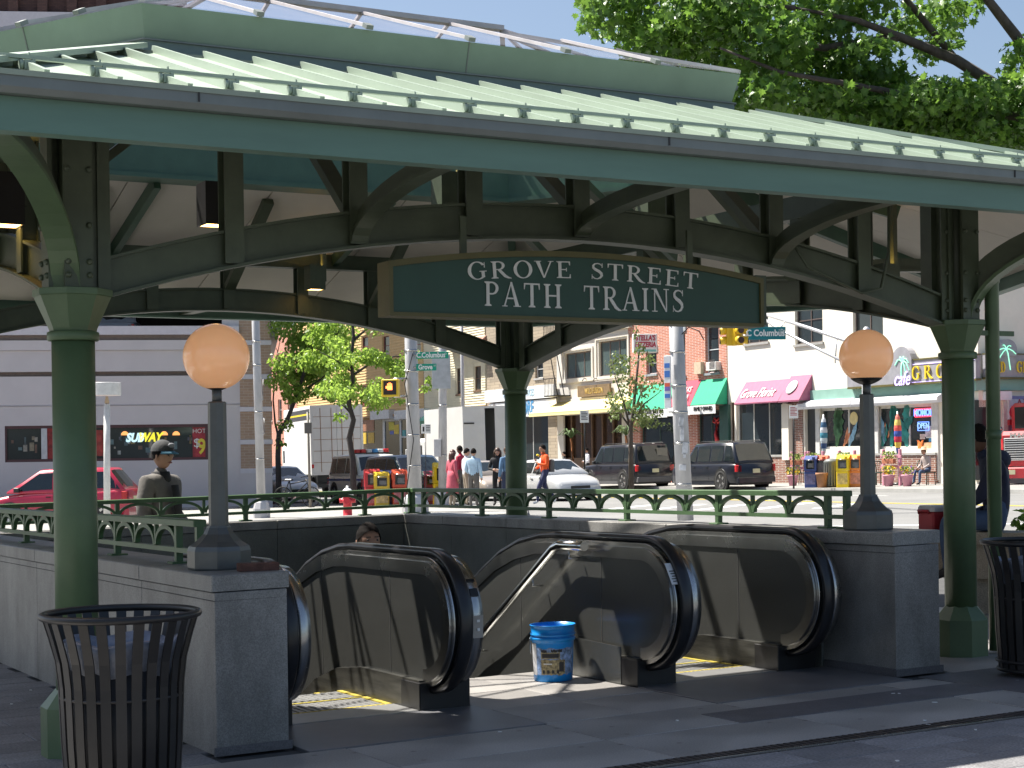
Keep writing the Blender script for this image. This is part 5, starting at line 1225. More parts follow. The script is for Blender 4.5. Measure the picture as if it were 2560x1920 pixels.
wr = wthing('door_ornament', 'red bow ornament hanging on the pizzeria door', 'ornament', SP(FS(1793,1060)[0],-.1,FS(1793,1060)[1])); ro = mat('ornament_red',(.75,.05,.05),.5)
a,z = FS(1793,1052,-.12); mb = MB()
for s in (-1,1): mb.tube([(a,-.1,z),(a+s*.2,-.1,z+.12),(a+s*.3,-.1,z-.03),(a+s*.1,-.1,z-.1),(a,-.1,z)],.05,6,MF)
mb.build('bow', ro, wr); MB().tube([(a,-.1,z-.1),(a+.1,-.1,z-.6),(a-.05,-.1,z-1.0)],[.09,.09,.12],6,MF).build('tail', ro, wr)
grc = mat('green_canvas',(.02,.36,.19),.7,var=.06); rdc = mat('crimson_canvas',(.42,.05,.09),.7,var=.06); valw = mat('white_canvas',(.74,.74,.72),.7)
zt_ = FS(1780,948)[1]; zl_ = FS(1757,1011,.65)[1]
aw1 = awning('green awning panel over the pizzeria door, reading FAMILY OWNED', FS(1788,1000,.65)[0], FS(1725,1000,.65)[0], zt_, zl_, .65, grc, .42, valw, 'pizzeria awnings')
ftext('FAMILY OWNED', 1757, 1022, .27, blackm, aw1, .665, .8)
aw2 = awning('crimson middle awning panel of the pizzeria behind the leaning pole', FS(1724,1000,.65)[0], FS(1668,1000,.65)[0], zt_+.03, zl_-.02, .65, rdc, .42, valw, 'pizzeria awnings')
ftext("STELLA'S\nPIZZERIA", 1708, 985, .42, whitem, aw2, .42, .7, up=upv)
aw3 = awning('long green awning panel of the pizzeria behind the small street tree', FS(1667,1000,.65)[0], FS(1560,1000,.65)[0], zt_-.02, zl_-.06, .65, grc, .42, valw, 'pizzeria awnings')
ftext('BRICK OVEN DELICIOUS SINCE 1970', 1613, 1031, .27, blackm, aw3, .665, .78)
# projecting sign
pz = bthing('pizzeria_sign', "white box sign with red capitals reading STELLA'S PIZZERIA", 'sign', 1612, out=1.0)
fwd = Vector((.95,.15,0)).normalized(); c_ = P(1612, 858, 76.5); ctr = Vector((c_.x,c_.y,c_.z)); fn = Vector((fwd.y,-fwd.x,0))
Mz = Matrix(((fwd.x,fn.x,0,ctr.x),(fwd.y,fn.y,0,ctr.y),(0,0,1,ctr.z),(0,0,0,1)))
MB().bev((-.56,-.12,-.42),(.56,.12,.42),.02,Mz).build('box', mat('sign_box_white',(.72,.70,.70),.5), pz); MB().box((-.5,.121,-.39),(.5,.126,-.29),Mz).build('phone_strip', mat('strip_teal',(.2,.45,.42),.5), pz)
for tx, dz in (("STELLA'S",.22),('PIZZERIA',-.08)): put('lettering', text_mesh(tx,.33,mat('maroon_letter',(.42,.02,.06),.5),.008,.12,.72,.012), pz, M=Matrix.Translation(-OFF[pz.name]) @ Mz @ Matrix.Translation((0,.128,dz)) @ face_matrix((0,0,0),(1,0,0),(0,0,1)) )
MB().bar(Mz@Vector((-.5,0,.40)), SP(FS(1600,830)[0],-.05,ctr.z+.4), .05,.05).build('arm', blackm, pz)
# --- cream shop building with the yellow awning
bw2 = bthing('cream_shop_building', 'cream building with moulded windows over a restaurant and its yellow awning', 'building', 1480, GRP)
y0s, y1s = FS(1574,1100)[0]+.02, FS(1394,1100)[0]
ow = [RC(1412,880,1478,945), RC(1497,850,1572-4,938)]; os_ = [RC(1402,1035,1558,1178)]
creamp = mat('cream_paint_wall',(.60,.57,.52),.85,var=.06,scale=1.5)
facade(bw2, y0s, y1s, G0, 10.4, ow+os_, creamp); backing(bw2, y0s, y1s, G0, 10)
for o in ow:
    window(bw2, o, frame_b, 2, 0, sillm=creamp, fw=.07, glass=mat('green_grey_glass',(.07,.10,.10),.08,spec=.7)); mb = MB()
    a,b_,c,d = o; mb.box((a-.28,.0,c-.25),(a-.16,.06,d+.2),MF); mb.box((b_+.16,.0,c-.25),(b_+.28,.06,d+.2),MF); mb.box((a-.16,.0,c-.25),(b_+.16,.06,c-.14),MF); mb.box((a-.16,.0,d+.1),(b_+.16,.06,d+.2),MF); mb.build('moulding', creamp, bw2)
for q in ((1394,803,1572,822),(1396,822,1572,832),(1394,945,1570,951),(1396,993,1570,999)): fbox(*q,.0,.18 if q[1] < 830 else .08,creamp,bw2,'cornice')
for x in (1396,1556): fbox(x,1040,x+14,1180,.0,.1,creamp,bw2,'pilaster')
a,b_,c,d = os_[0]; wood = mat('dark_wood_front',(.10,.055,.03),.6,var=.3); mb = MB()
for i in range(7): x = a+(b_-a)*i/6; MB().box((x-.07,-.18,c),(x+.07,-.08,d),MF).build('timber_post', wood, bw2)
MB().box((a,-.25,c),(b_,-.2,d),MF).build('shop_window', mat('warm_dark_glass',(.05,.03,.02),.15), bw2); MB().box((a,-.16,c),(b_,-.06,c+.7),MF).build('stall_riser', wood, bw2)
ws = bthing('restaurant_sign', 'brown wooden sign board with worn gold lettering above the yellow awning', 'sign', 1485); fbox(1444,962,1524,990,.08,.18,mat('sign_wood',(.17,.12,.07),.6,var=.3,scale=4),ws,'board'); ftext('WILD FUSION', 1484, 977, .42, mat('dull_gold',(.42,.30,.10),.5), ws, .19, .75)
for x in (1460, 1487): a,z = FS(x,955,.2); MB().tube([(a,.02,z+.15),(a,.2,z+.2),(a,.3,z+.05)],.025,6,MF).build('gooseneck', frame_d, ws)
ya = awning('broad sunlit yellow awning of the restaurant', FS(1530,1010,1.5)[0], FS(1322,1030,1.5)[0], FS(1475,998)[1], FS(1420,1028,1.5)[1], 1.5, mat('yellow_canvas',(.82,.66,.27),.7,var=.05,sub=.0), .16, mat('cream_canvas',(.78,.66,.34),.7))
# --- stone faced building with blue lettered boards
bs = bthing('stone_faced_building', 'narrow stone faced building with white boards and blue lettering', 'building', 1300, GRP)
x0s, x1s = FS(1394,1100)[0]+.02, FS(1219,1100)[0]
ledge_m = brickmat('ledge_stone',(.40,.33,.24),(.30,.25,.19),(.16,.13,.10),.55,.17)
facade(bs, x0s, x1s, G0, 10.6, [RC(1338,900,1358,945),RC(1232,1040,1372,1178)], ledge_m); backing(bs, x0s, x1s, G0, 10.5)
window(bs, RC(1338,900,1358,945), frame_w, 0, 1); window(bs, RC(1232,1040,1372,1178), frame_w, 2, 0, sill=False, depth=.3)
bl = mat('blue_letter',(.08,.28,.52),.5); pbl = mat('pale_blue_letter',(.45,.62,.75),.5)
s1_ = bthing('fabric_board', 'upper white shop board with pale blue capitals', 'sign', 1300); fbox(1212,968,1384,1000,.1,.3,mat('board_white',(.76,.77,.78),.5),s1_,'board'); ftext('MEDICAL  APPLIANCES', 1296, 984, .55, pbl, s1_, .31, .72, 0, .01)
s2_ = bthing('store_board', 'lower white shop board with bold blue capitals', 'sign', 1300); fbox(1222,1003,1392,1042,.08,.24,MATS['board_white'],s2_,'board'); ftext('FE   STORE', 1300, 1022, 1.05, bl, s2_, .25, .7, 0, .03)
for px, sgn in ((1234,1),(1376,-1)):
    a,z = FS(px,1018,.26); mb = MB()
    for i in range(4): mb.lathe([(.1+.02*i,0),(.1+.02*i,.02)],10,M=MF@Matrix.Translation((a+sgn*(.25*i-.3),.26,z+.12*math.sin(i*2)))@Matrix.Rotation(R(90),4,'X'))
    mb.build('painted_fruit', mat('fruit_grey',(.22,.2,.2),.6), s2_)
fe = wthing('fire_escape', 'black iron fire escape between the stone front and the cream building', 'fire escape', SP(FS(1385,900)[0],.5,4.5))
s_, _z = FS(1386,900,.5)
for z in (4.6, 7.4):
    mb = MB(); mb.box((s_-.9,.02,z),(s_+.5,.9,z+.06),MF)
    for i in range(9): mb.box((s_-.9+i*.17,.88,z),(s_-.88+i*.17,.9,z+.95),MF)
    mb.box((s_-.9,.87,z+.93),(s_+.5,.91,z+.97),MF); mb.build('landing', blackm, fe)
for dy in (.3,.7): MB().bar(MF@Vector((s_-.7,dy,4.65)),MF@Vector((s_+.3,dy,7.4)),.03,.06).build('ladder_rail', blackm, fe)
# --- clapboard houses
def clapboard(label, px0, px1, ztop, col, nm, wins, exp, base_z, wm):
    b = bthing('clapboard_house', label, 'building', (px0+px1)/2, GRP); s0, s1 = FS(px1,1100)[0]+.02, FS(px0,1100)[0]
    m = mat(nm, col, .75, var=.08, scale=1.5)
    facade(b, s0, s1, G0, ztop, [w[:4] for w in wins], m, .15); backing(b, s0, s1, G0, ztop)
    z = base_z; mb = MB()
    while z < ztop:
        segs = [(s0,s1)]
        for w in wins:
            if w[2]-.08 < z+exp and w[3]+.08 > z:
                ns_ = []
                for a,c in segs:
                    if w[1]+.1 <= a or w[0]-.1 >= c: ns_.append((a,c))
                    else:
                        if a < w[0]-.1: ns_.append((a,w[0]-.1))
                        if w[1]+.1 < c: ns_.append((w[1]+.1,c))
                segs = ns_
        for a,c in segs: mb.add([(a,.045,z),(c,.045,z),(c,.008,z+exp),(a,.008,z+exp),(a,.006,z),(c,.006,z)],[(0,1,2,3),(0,4,5,1)],MF)
        z += exp
    o = mb.build('siding_boards', m, b); o['kind'] = 'stuff'
    for w in wins: window(b, w[:4], wm, 0, 1, sillm=wm, depth=.1)
    return b, s0, s1
maroon = mat('maroon_trim',(.22,.05,.05),.6)
wy = [RC(905,845,920,890),RC(982,848,998,896)] + [RC(x,y,x+15,y+50) for x,y in ((845,975),(905,960),(958,750),(1030,745),(1040,905-20),(880,850))][0:2]+[RC(1035,870,1050,915),RC(955,840-20,970,880-10)]
yb, ys0, ys1 = clapboard('tall yellow clapboard house with dark red window trim', 745, 1062, 12.5, (.66,.46,.22), 'yellow_clapboard', [RC(862,970,878,1016),RC(905,965,920,1010),RC(906,842,921,890),RC(958,840,974,888),RC(1036,838,1052,884),RC(905,745,920,800),RC(1000,745,1016,800)], .19, RC(880,1080,1060,1035)[2] if False else 4.35, maroon)
wood_b = mat('orange_trim_board',(.40,.24,.11),.7); fbox(880,1030,1215,1036,.05,.22,wood_b,yb,'belt_board')
pb, ps0, ps1 = clapboard('small pale yellow clapboard house beside the tall yellow one', 1063, 1217, 10.2, (.70,.64,.47), 'pale_clapboard', [RC(1142,920,1160,985),RC(1187,915,1203,976),RC(1150,745,1165,800)], .15, 4.35, mat('brown_trim',(.17,.10,.06),.6))
rfm = mat('brown_shingle',(.30,.17,.13),.9,var=.25,scale=3); a,b_,c,d = RC(1130,790,1217,866)
MB().prism([(.05,c),(.7,c-.1),(-3.2,d+1.4),(-3.2,d+1.2)], a, b_, 'x', MF).build('porch_roof', rfm, pb)
for q, nm, o_ in (((896,1050,958,1165),'door_opening',0),((960,1050,1058,1170),'shop_window',1)):
    a,b_,c,d = RC(*q); fbox(*q,.02,.05,glassw if o_ else MATS['warm_dark_glass'] if 'warm_dark_glass' in MATS else glassw, yb, 'shop_window')
for q in ((958,1045,963,1175),(1000,1045,1004,1175),(960,1044,1060,1050),(1002,1090,1030,1094)): fbox(*q,.05,.1,frame_w,yb,'shop_frame')
for i,(q,col) in enumerate((((898,1082,916,1110),(.65,.45,.05)),((920,1082,935,1108),(.65,.42,.05)),((898,1050,935,1078),(.35,.16,.09)),((972,1055,985,1075),(.65,.55,.05)),((985,1062,997,1085),(.7,.5,.05)),((975,1078,984,1086),(.1,.15,.5)),((1006,1075,1014,1090),(.1,.4,.4)),((1016,1050,1030,1088),(.3,.32,.34)))):
    fbox(*q,.055,.075,mat('window_poster_%d'%i,col,.6,var=.2),yb,'window_poster')
for q in ((925,1026,972,1048),(985,1024,1060,1046)): fbox(*q,.06,.5,mat('white_board',(.66,.66,.65),.6,var=.15),yb,'white_hood')
fbox(1068,1050,1120,1175,.02,.06,MATS['brown_door'],pb,'shop_door'); fbox(1125,1050,1215,1178,.02,.06,glassw,pb,'shop_window')
ga = awning('small green awning with a lettered valance on the pale clapboard house', FS(1108,1030,1.0)[0], FS(1043,1030,1.0)[0], FS(1075,1024)[1], RC(1045,1024,1105,1050,1.0)[2], 1.0, mat('sea_green_canvas',(.16,.45,.33),.7), .32, mat('green_valance',(.13,.30,.17),.7))
ftext('FRESH FRUIT', 1074, 1060, .30, mat('valance_letter',(.6,.55,.2),.6), ga, 1.02, .8)
# a further block closing the row
fb = bthing('far_block', 'brick block closing the end of the shop row behind the street trees', 'building', 640, GRP); f0, f1 = ys1+.05, ys1+34
facade(fb, f0, f1, G0, 12, [(f0+1.5+k*2.6,f0+2.5+k*2.6,z,z+1.7) for k in range(11) for z in (4.6,8.2)], brickr); backing(fb, f0, f1, G0, 12)
for k in range(11):
    for z in (4.6, 8.2): window(fb, (f0+1.5+k*2.6,f0+2.5+k*2.6,z,z+1.7), frame_w, 0, 1)
# ------------------------------------------------------------------ vehicles
carglass = mat('car_glass',(.012,.018,.02),.03,var=.2,spec=.8); tyre = mat('tyre',(.018,.018,.018),.8,var=.2); alloy = mat('alloy_wheel',(.55,.55,.55),.25,.9,var=.05)
trimb = mat('black_trim',(.02,.02,.02),.5); redl = mat('red_lamp',(.5,.015,.02),.15,coat=.5); ambl = mat('amber_lamp',(.8,.25,.02),.15,coat=.5); clear = mat('clear_lamp',(.6,.62,.64),.08,coat=.5); platem = mat('number_plate',(.62,.58,.36),.5,var=.1); chrome = mat('chrome',(.7,.7,.7),.1,1.0,var=.02)
def wheel(parent, x, y, r, w, side_, n=5):
    M = Matrix.Translation((x, y, r)) @ Matrix.Rotation(R(-90)*side_, 4, 'X')
    wh = MB().lathe([(r*.62,-w/2),(r*.93,-w/2),(r,-w/2+.03),(r,w/2-.03),(r*.95,w/2),(r*.66,w/2),(r*.64,w/2-.02)], 24, M=M).build('wheel', tyre, parent)
    mb = MB(); mb.lathe([(r*.66,w/2-.012),(r*.60,w/2-.05),(r*.2,w/2-.055),(.0,w/2-.05)], 24, M=M, caps=False)
    for i in range(n):
        a = 2*math.pi*i/n; mb.bar((.05*math.cos(a),.05*math.sin(a),w/2-.02),(r*.63*math.cos(a),r*.63*math.sin(a),w/2-.014),.07*r/.32,.03,M=M)
    mb.lathe([(.07,w/2-.04),(.065,w/2-.004)],10,M=M); mb.build('rim', alloy, wh)
def loft(stations):  # rows of (x, [(y,z)...]) half sections mirrored
    mb = MB(); rows = []
    for x, pts in stations: rows.append([(x,-y,z) for y,z in pts]+[(x,y,z) for y,z in reversed(pts)])
    n = len(rows[0]); vs = [p for r in rows for p in r]; fs = []
    for k in range(len(rows)-1):
        for i in range(n): fs.append((k*n+i,k*n+(i+1)%n,(k+1)*n+(i+1)%n,(k+1)*n+i))
    fs += [tuple(range(n-1,-1,-1)), tuple((len(rows)-1)*n+i for i in range(n))]
    return mb.add(vs, fs, smooth=True)
def lerp_tab(tab, x):
    for (a,va),(b_,vb) in zip(tab[:-1],tab[1:]):
        if a <= x <= b_: return va+(vb-va)*(x-a)/(b_-a)
    return tab[0][1] if x < tab[0][0] else tab[-1][1]
def car(name, label, cat, loc, head, pm, Ln, W, H, wb, top, gh, belt, wr=.32, clear_=.19, group=None, rails=False, low=None, wn=5, roofw=.76, pillars=(.5,), rearwheel=True, glassm=None, scale=1.0):
    """front towards +x. top: hood/belt/deck line [(x,z)]; gh: greenhouse (windscreen foot, roof front, roof rear, rear foot)"""
    t = thing(name, label, cat, loc, head, group, tilt=True); hl = Ln/2; hw = W/2; low = low or pm; gm = glassm or carglass
    wx = lambda x: hw*(1-.10*max(0,(abs(x)-hl*.72)/(hl*.28))**2)
    st = []
    for i in range(25):
        x = -hl+Ln*i/24; e = max(0,(abs(x)-hl*.90)/(hl*.10)); zt = lerp_tab(top,x)-.05*e*e; w = wx(x)*(1-.05*e); zb = clear_+.05*e
        st.append((x,[(w*.80,zb),(w*.96,zb+.05),(w,zb+.18),(w*1.0,(zb+zt)/2+.06),(w*.985,zt-.12),(w*.93,zt-.03),(w*.80,zt),(0.001,zt+.02)]))
    body = loft(st).build('body', pm, t)
    xa, xb, xc, xd = gh; zb = belt; hz = lambda x: zb+.02 if x >= xa or x <= xd else (zb+(H-zb)*(xa-x)/(xa-xb) if x > xb else (zb+(H-zb)*(x-xd)/(xc-xd) if x < xc else H+.02*(1-((x-(xb+xc)/2)/((xb-xc)/2))**2)))
    gw = lambda x: wx(x)*.935; tw = lambda x: wx(x)*roofw
    xs = sorted({xd,xd+(xc-xd)*.5,xc,xc+(xb-xc)*.33,xc+(xb-xc)*.66,xb,xb+(xa-xb)*.5,xa})
    def sec(x):
        z = hz(x); f = (z-zb)/(H-zb); wt = gw(x)+(tw(x)-gw(x))*f; return [(gw(x),zb-.04),(gw(x),zb),(wt,z-.045*f),(wt*.9,z-.008),(wt*.6,z+.012),(0.001,z+.018)]
    cab = loft([(x,sec(x)) for x in xs]).build('cabin', pm, t)
    def sp(x, f, s, o=.006):
        z = hz(x); F_ = (z-zb)/(H-zb); wt = gw(x)+(tw(x)-gw(x))*F_; zz = zb+(z-.045*F_-zb)*f; return (x, s*(gw(x)+(wt-gw(x))*f+o), zz)
    # side windows split by pillars
    cuts = [0.0]+list(pillars)+[1.0]
    for s in (-1, 1):
        for k in range(len(cuts)-1):
            bl_, bh_ = xd+(xa-xd)*cuts[k], xd+(xa-xd)*cuts[k+1]; g = .045
            lo0, lo1 = bl_+g, bh_-g
            def clampx(x, f):   # keep inside the slanted ends
                lo = xd+(xc-xd)*f+.07; hi = xa-(xa-xb)*f-.09; return max(lo,min(hi,x))
            q = [(clampx(lo0,.1),.1),(clampx((lo0+lo1)/2,.1),.1),(clampx(lo1,.1),.1),(clampx(lo1,.9),.9),(clampx((lo0+lo1)/2,.9),.9),(clampx(lo0,.9),.9)]
            if q[2][0]-q[0][0] < .08: continue
            MB().add([sp(x,f,s,.008) for x,f in q],[(0,1,4,5),(1,2,3,4)]).build('window', gm, cab)
    def endglass(x0, x1, nm, n=4):
        mb = MB(); vs = []
        for i in range(n+1):
            f = .1+.8*i/n; x = x0+(x1-x0)*f; z = hz(x); F_ = (z-zb)/(H-zb); wt = (gw(x)+(tw(x)-gw(x))*F_)*.88
            dx = .012*(1 if x0 > x1 else -1); vs += [(x+dx,-wt,z-.008),(x+dx,-wt*.4,z+.019),(x+dx,wt*.4,z+.019),(x+dx,wt,z-.008)]
        for i in range(n):
            for j in range(3): mb.add([vs[i*4+j],vs[i*4+j+1],vs[i*4+5+j],vs[i*4+4+j]],[(0,1,2,3)])
        mb.build(nm, gm, cab)
    endglass(xa, xb, 'windscreen'); endglass(xd, xc, 'rear_window')
    for xw in (wb/2, -wb/2):
        for s in (-1, 1):
            M = Matrix.Translation((xw, s*(wx(xw)-.10), wr+.01)) @ Matrix.Rotation(R(-90)*s,4,'X')
            MB().lathe([(wr*1.17,0),(wr*1.17,.107)],24,M=M).build('wheel_arch', trimb, t); wheel(t, xw, s*(wx(xw)-.095), wr, .21, s, wn)
    zf, zr = lerp_tab(top,hl-.1), lerp_tab(top,-hl+.1)
    for s in (-1, 1):
        MB().bev((hl-.14,s*hw*.62-.17,zf-.24),(hl-.012,s*hw*.62+.17,zf-.09),.02).build('headlight', clear, t)
        MB().bev((-hl-.0,s*hw*.80-.12,zr-.34),(-hl+.16,s*hw*.80+.115,zr-.08),.02).build('taillight', redl, t)
        MB().bev((xa-.42,s*(hw+.02)-.06 if s<0 else hw-.02,zb-.0),(xa-.26,s*(hw+.02)+.02 if s<0 else hw+.12,zb+.14),.02).build('mirror', trimb, t)
        for c in list(pillars): 
            x = xd+(xa-xd)*c; MB().bar((x,s*(wx(x)*1.002),clear_+.16),(x,s*(wx(x)*.988),zb-.08),.006,.006,up=(1,0,0)).build('door_seam', trimb, t)
            MB().cbox((x+.14,s*(wx(x)*.998),zb-.16),(.14,.03,.03)).build('door_handle', trimb, t)
        MB().box((-wb/2+wr*1.2,s*hw*.985-.012,clear_-.02),(wb/2-wr*1.2,s*hw*.985+.012,clear_+.10)).build('sill', low, t)
    MB().bev((hl-.06,-hw*.42,zf-.26),(hl+.006,hw*.42,zf-.13),.015).build('grille', trimb, t)
    MB().bev((hl-.16,-hw*.86,clear_+.04),(hl+.035,hw*.86,clear_+.24),.03).build('front_bumper', low, t)
    MB().bev((-hl-.045,-hw*.88,clear_+.04),(-hl+.18,hw*.88,clear_+.26),.03).build('rear_bumper', low, t)
    MB().cbox((-hl-.012 if zr < 1 else -hl-.004,0,zr-.32),(.02,.32,.16)).build('plate', platem, t); MB().cbox((hl+.045,0,clear_+.14),(.015,.32,.15)).build('plate', platem, t)
    mb = MB(); mb.box((-hl+.1,-hw*.8,clear_-.04),(hl-.1,hw*.8,clear_+.08)); mb.build('underbody', trimb, t)
    if rails:
        for s in (-1,1): MB().tube([(xc+.1,s*tw(0)*.86,H+.01),(xc+.2,s*tw(0)*.86,H+.06),(xb-.25,s*tw(0)*.86,H+.06),(xb-.12,s*tw(0)*.86,H+.0)],.018,6).build('roof_rail', trimb, t)
    return t
GV = 'traffic and parked vehicles on the street'
HW = R(115)   # heading away along the street; HF towards us
HF = HW+math.pi
def rear_at(px, Y, Ln, head):  # centre of a vehicle from the column of its near end
    p = XG(px, Y); p.z -= .13; d = Vector((math.cos(head),math.sin(head),0)); return p+(d if abs(head-HW) < .5 else -d)*Ln/2
suv_top = [(-2.6,1.02),(-1.2,1.05),(.9,1.05),(1.35,1.03),(2.3,.98),(2.6,.85)]
blackp = paint('black_car_paint',(.006,.007,.012),.3,.35); navyp = paint('dark_blue_black_paint',(.005,.008,.016),.3,.35)
c = car('parked_car','black sport utility vehicle parked nearest the pizzeria, partly behind the leaning pole','suv', rear_at(1640,71.5,5.2,HW), HW, blackp, 5.2,2.0,1.93,3.0,[(-2.6,1.12),(1.2,1.12),(1.5,1.1),(2.4,1.04),(2.6,.9)],(1.35,.75,-2.25,-2.52),1.12,.40,.28,GV,True,low=mat('grey_cladding',(.10,.10,.105),.5),pillars=(.27,.52,.76),roofw=.80)
MB().cbox((-2.42,-.45,1.55),(.02,.5,.42)).build('window_glare', mat('grey_reflection_film',(.20,.19,.16),.3), c)  # grey plate paints a reflection onto the rear glass
car('parked_car','dark sport utility vehicle parked outside the flower shop, nearer than its neighbour','suv', rear_at(1893,64.0,5.0,HW), HW, navyp, 4.95,1.92,1.86,2.88,[(-2.47,1.08),(1.1,1.08),(1.4,1.05),(2.2,.98),(2.47,.85)],(1.3,.65,-2.0,-2.42),1.08,.40,.27,GV,True,low=navyp,pillars=(.24,.5,.76),roofw=.78)
silver = paint('silver_white_paint',(.52,.53,.54),.3,metal=.2); gold = paint('champagne_paint',(.42,.36,.31),.3,metal=.3)
sed = [(-2.4,.88),(-1.75,.94),(-1.3,.93),(.9,.92),(1.3,.90),(2.1,.74),(2.4,.60)]
car('sedan','silver white sedan driving past the near side of the black vehicles','car', rear_at(1452,58.0,4.8,HF), HF, silver, 4.8,1.84,1.42,2.75,sed,(1.35,.45,-.85,-1.75),.92,.33,.17,GV,pillars=(.36,.66),roofw=.72)
car('sedan','champagne gold sedan behind the group of people at the corner','car', rear_at(1265,61.0,4.8,HF), HF, gold, 4.8,1.82,1.43,2.75,sed,(1.3,.4,-.9,-1.8),.92,.33,.18,GV,pillars=(.36,.66),roofw=.72)
car('minivan','dark blue minivan behind the row of newspaper boxes','minivan', rear_at(1085,57.0,4.8,HF), HF, paint('dark_blue_paint',(.035,.06,.10),.3), 4.8,1.9,1.72,2.85,[(-2.4,1.0),(1.2,1.0),(1.6,.98),(2.2,.84),(2.4,.7)],(1.75,.7,-2.1,-2.35),1.0,.33,.2,GV,pillars=(.3,.58),roofw=.78)
pol = car('police_car','white police utility vehicle with a red and blue light bar on its roof','police car', rear_at(985,61.0,4.9,HF), HF, paint('police_white',(.62,.62,.60),.35), 4.9,1.88,1.80,2.9,[(-2.45,1.06),(1.0,1.06),(1.3,1.03),(2.2,.98),(2.45,.85)],(1.25,.6,-2.1,-2.4),1.06,.37,.26,GV,pillars=(.26,.55),roofw=.80)
for s in (-1,1): MB().box((-2.2,s*.945-.004,.86),(2.0,s*.945+.006,.93)).build('blue_stripe', mat('police_blue',(.03,.06,.25),.4), pol)
MB().bev((.1,-.66,1.84),(.36,.66,1.89),.01).build('light_bar', trimb, pol)
for i,(y,m) in enumerate(((-.58,redl),(-.36,redl),(-.12,clear),(.12,mat('blue_lamp',(.05,.25,.55),.2)),(.34,clear),(.56,redl))): MB().bev((.1,y-.10,1.89),(.36,y+.10,2.02),.03).build('beacon', m, pol)
car('sedan','silver sedan nosing out beside the garage corner behind the bicycle','car', rear_at(742,66.0,4.6,R(-66)) if False else XG(700,68.5)+Vector((0,0,-.13)), R(-62), silver, 4.6,1.8,1.45,2.65,sed,(1.3,.4,-.9,-1.75),.92,.32,.18,GV,pillars=(.36,.66),roofw=.72)
car('hatchback','bright red hatchback driving past behind the near green column','car', XG(158,50.0)+Vector((0,0,-.13)), R(176), paint('cherry_red_paint',(.45,.02,.055),.3), 4.35,1.75,1.62,2.6,[(-2.17,1.02),(-1.2,1.0),(.8,.95),(1.2,.92),(2.0,.78),(2.17,.6)],(1.4,.45,-1.6,-2.1),.98,.32,.18,GV,pillars=(.3,.6),roofw=.74)
gp = P(262, 815, 63.0); 
car('garage_car','silver car parked in the upper deck of the garage, only its tail showing','car', (gp.x, gp.y+2.4, gp.z-.75), R(96), paint('pale_blue_silver',(.35,.40,.48),.3), 4.6,1.8,1.42,2.7,sed,(1.3,.4,-.9,-1.75),.92,.32,.18,GV,pillars=(.4,.7))
car('sedan','magenta red car far behind the corner pole','car', XG(1068,82)+Vector((0,0,-.1)), HW, paint('magenta_paint',(.45,.03,.18),.3), 4.5,1.75,1.42,2.6,sed,(1.3,.4,-.9,-1.75),.92,.32,.18,GV,pillars=(.4,.7))
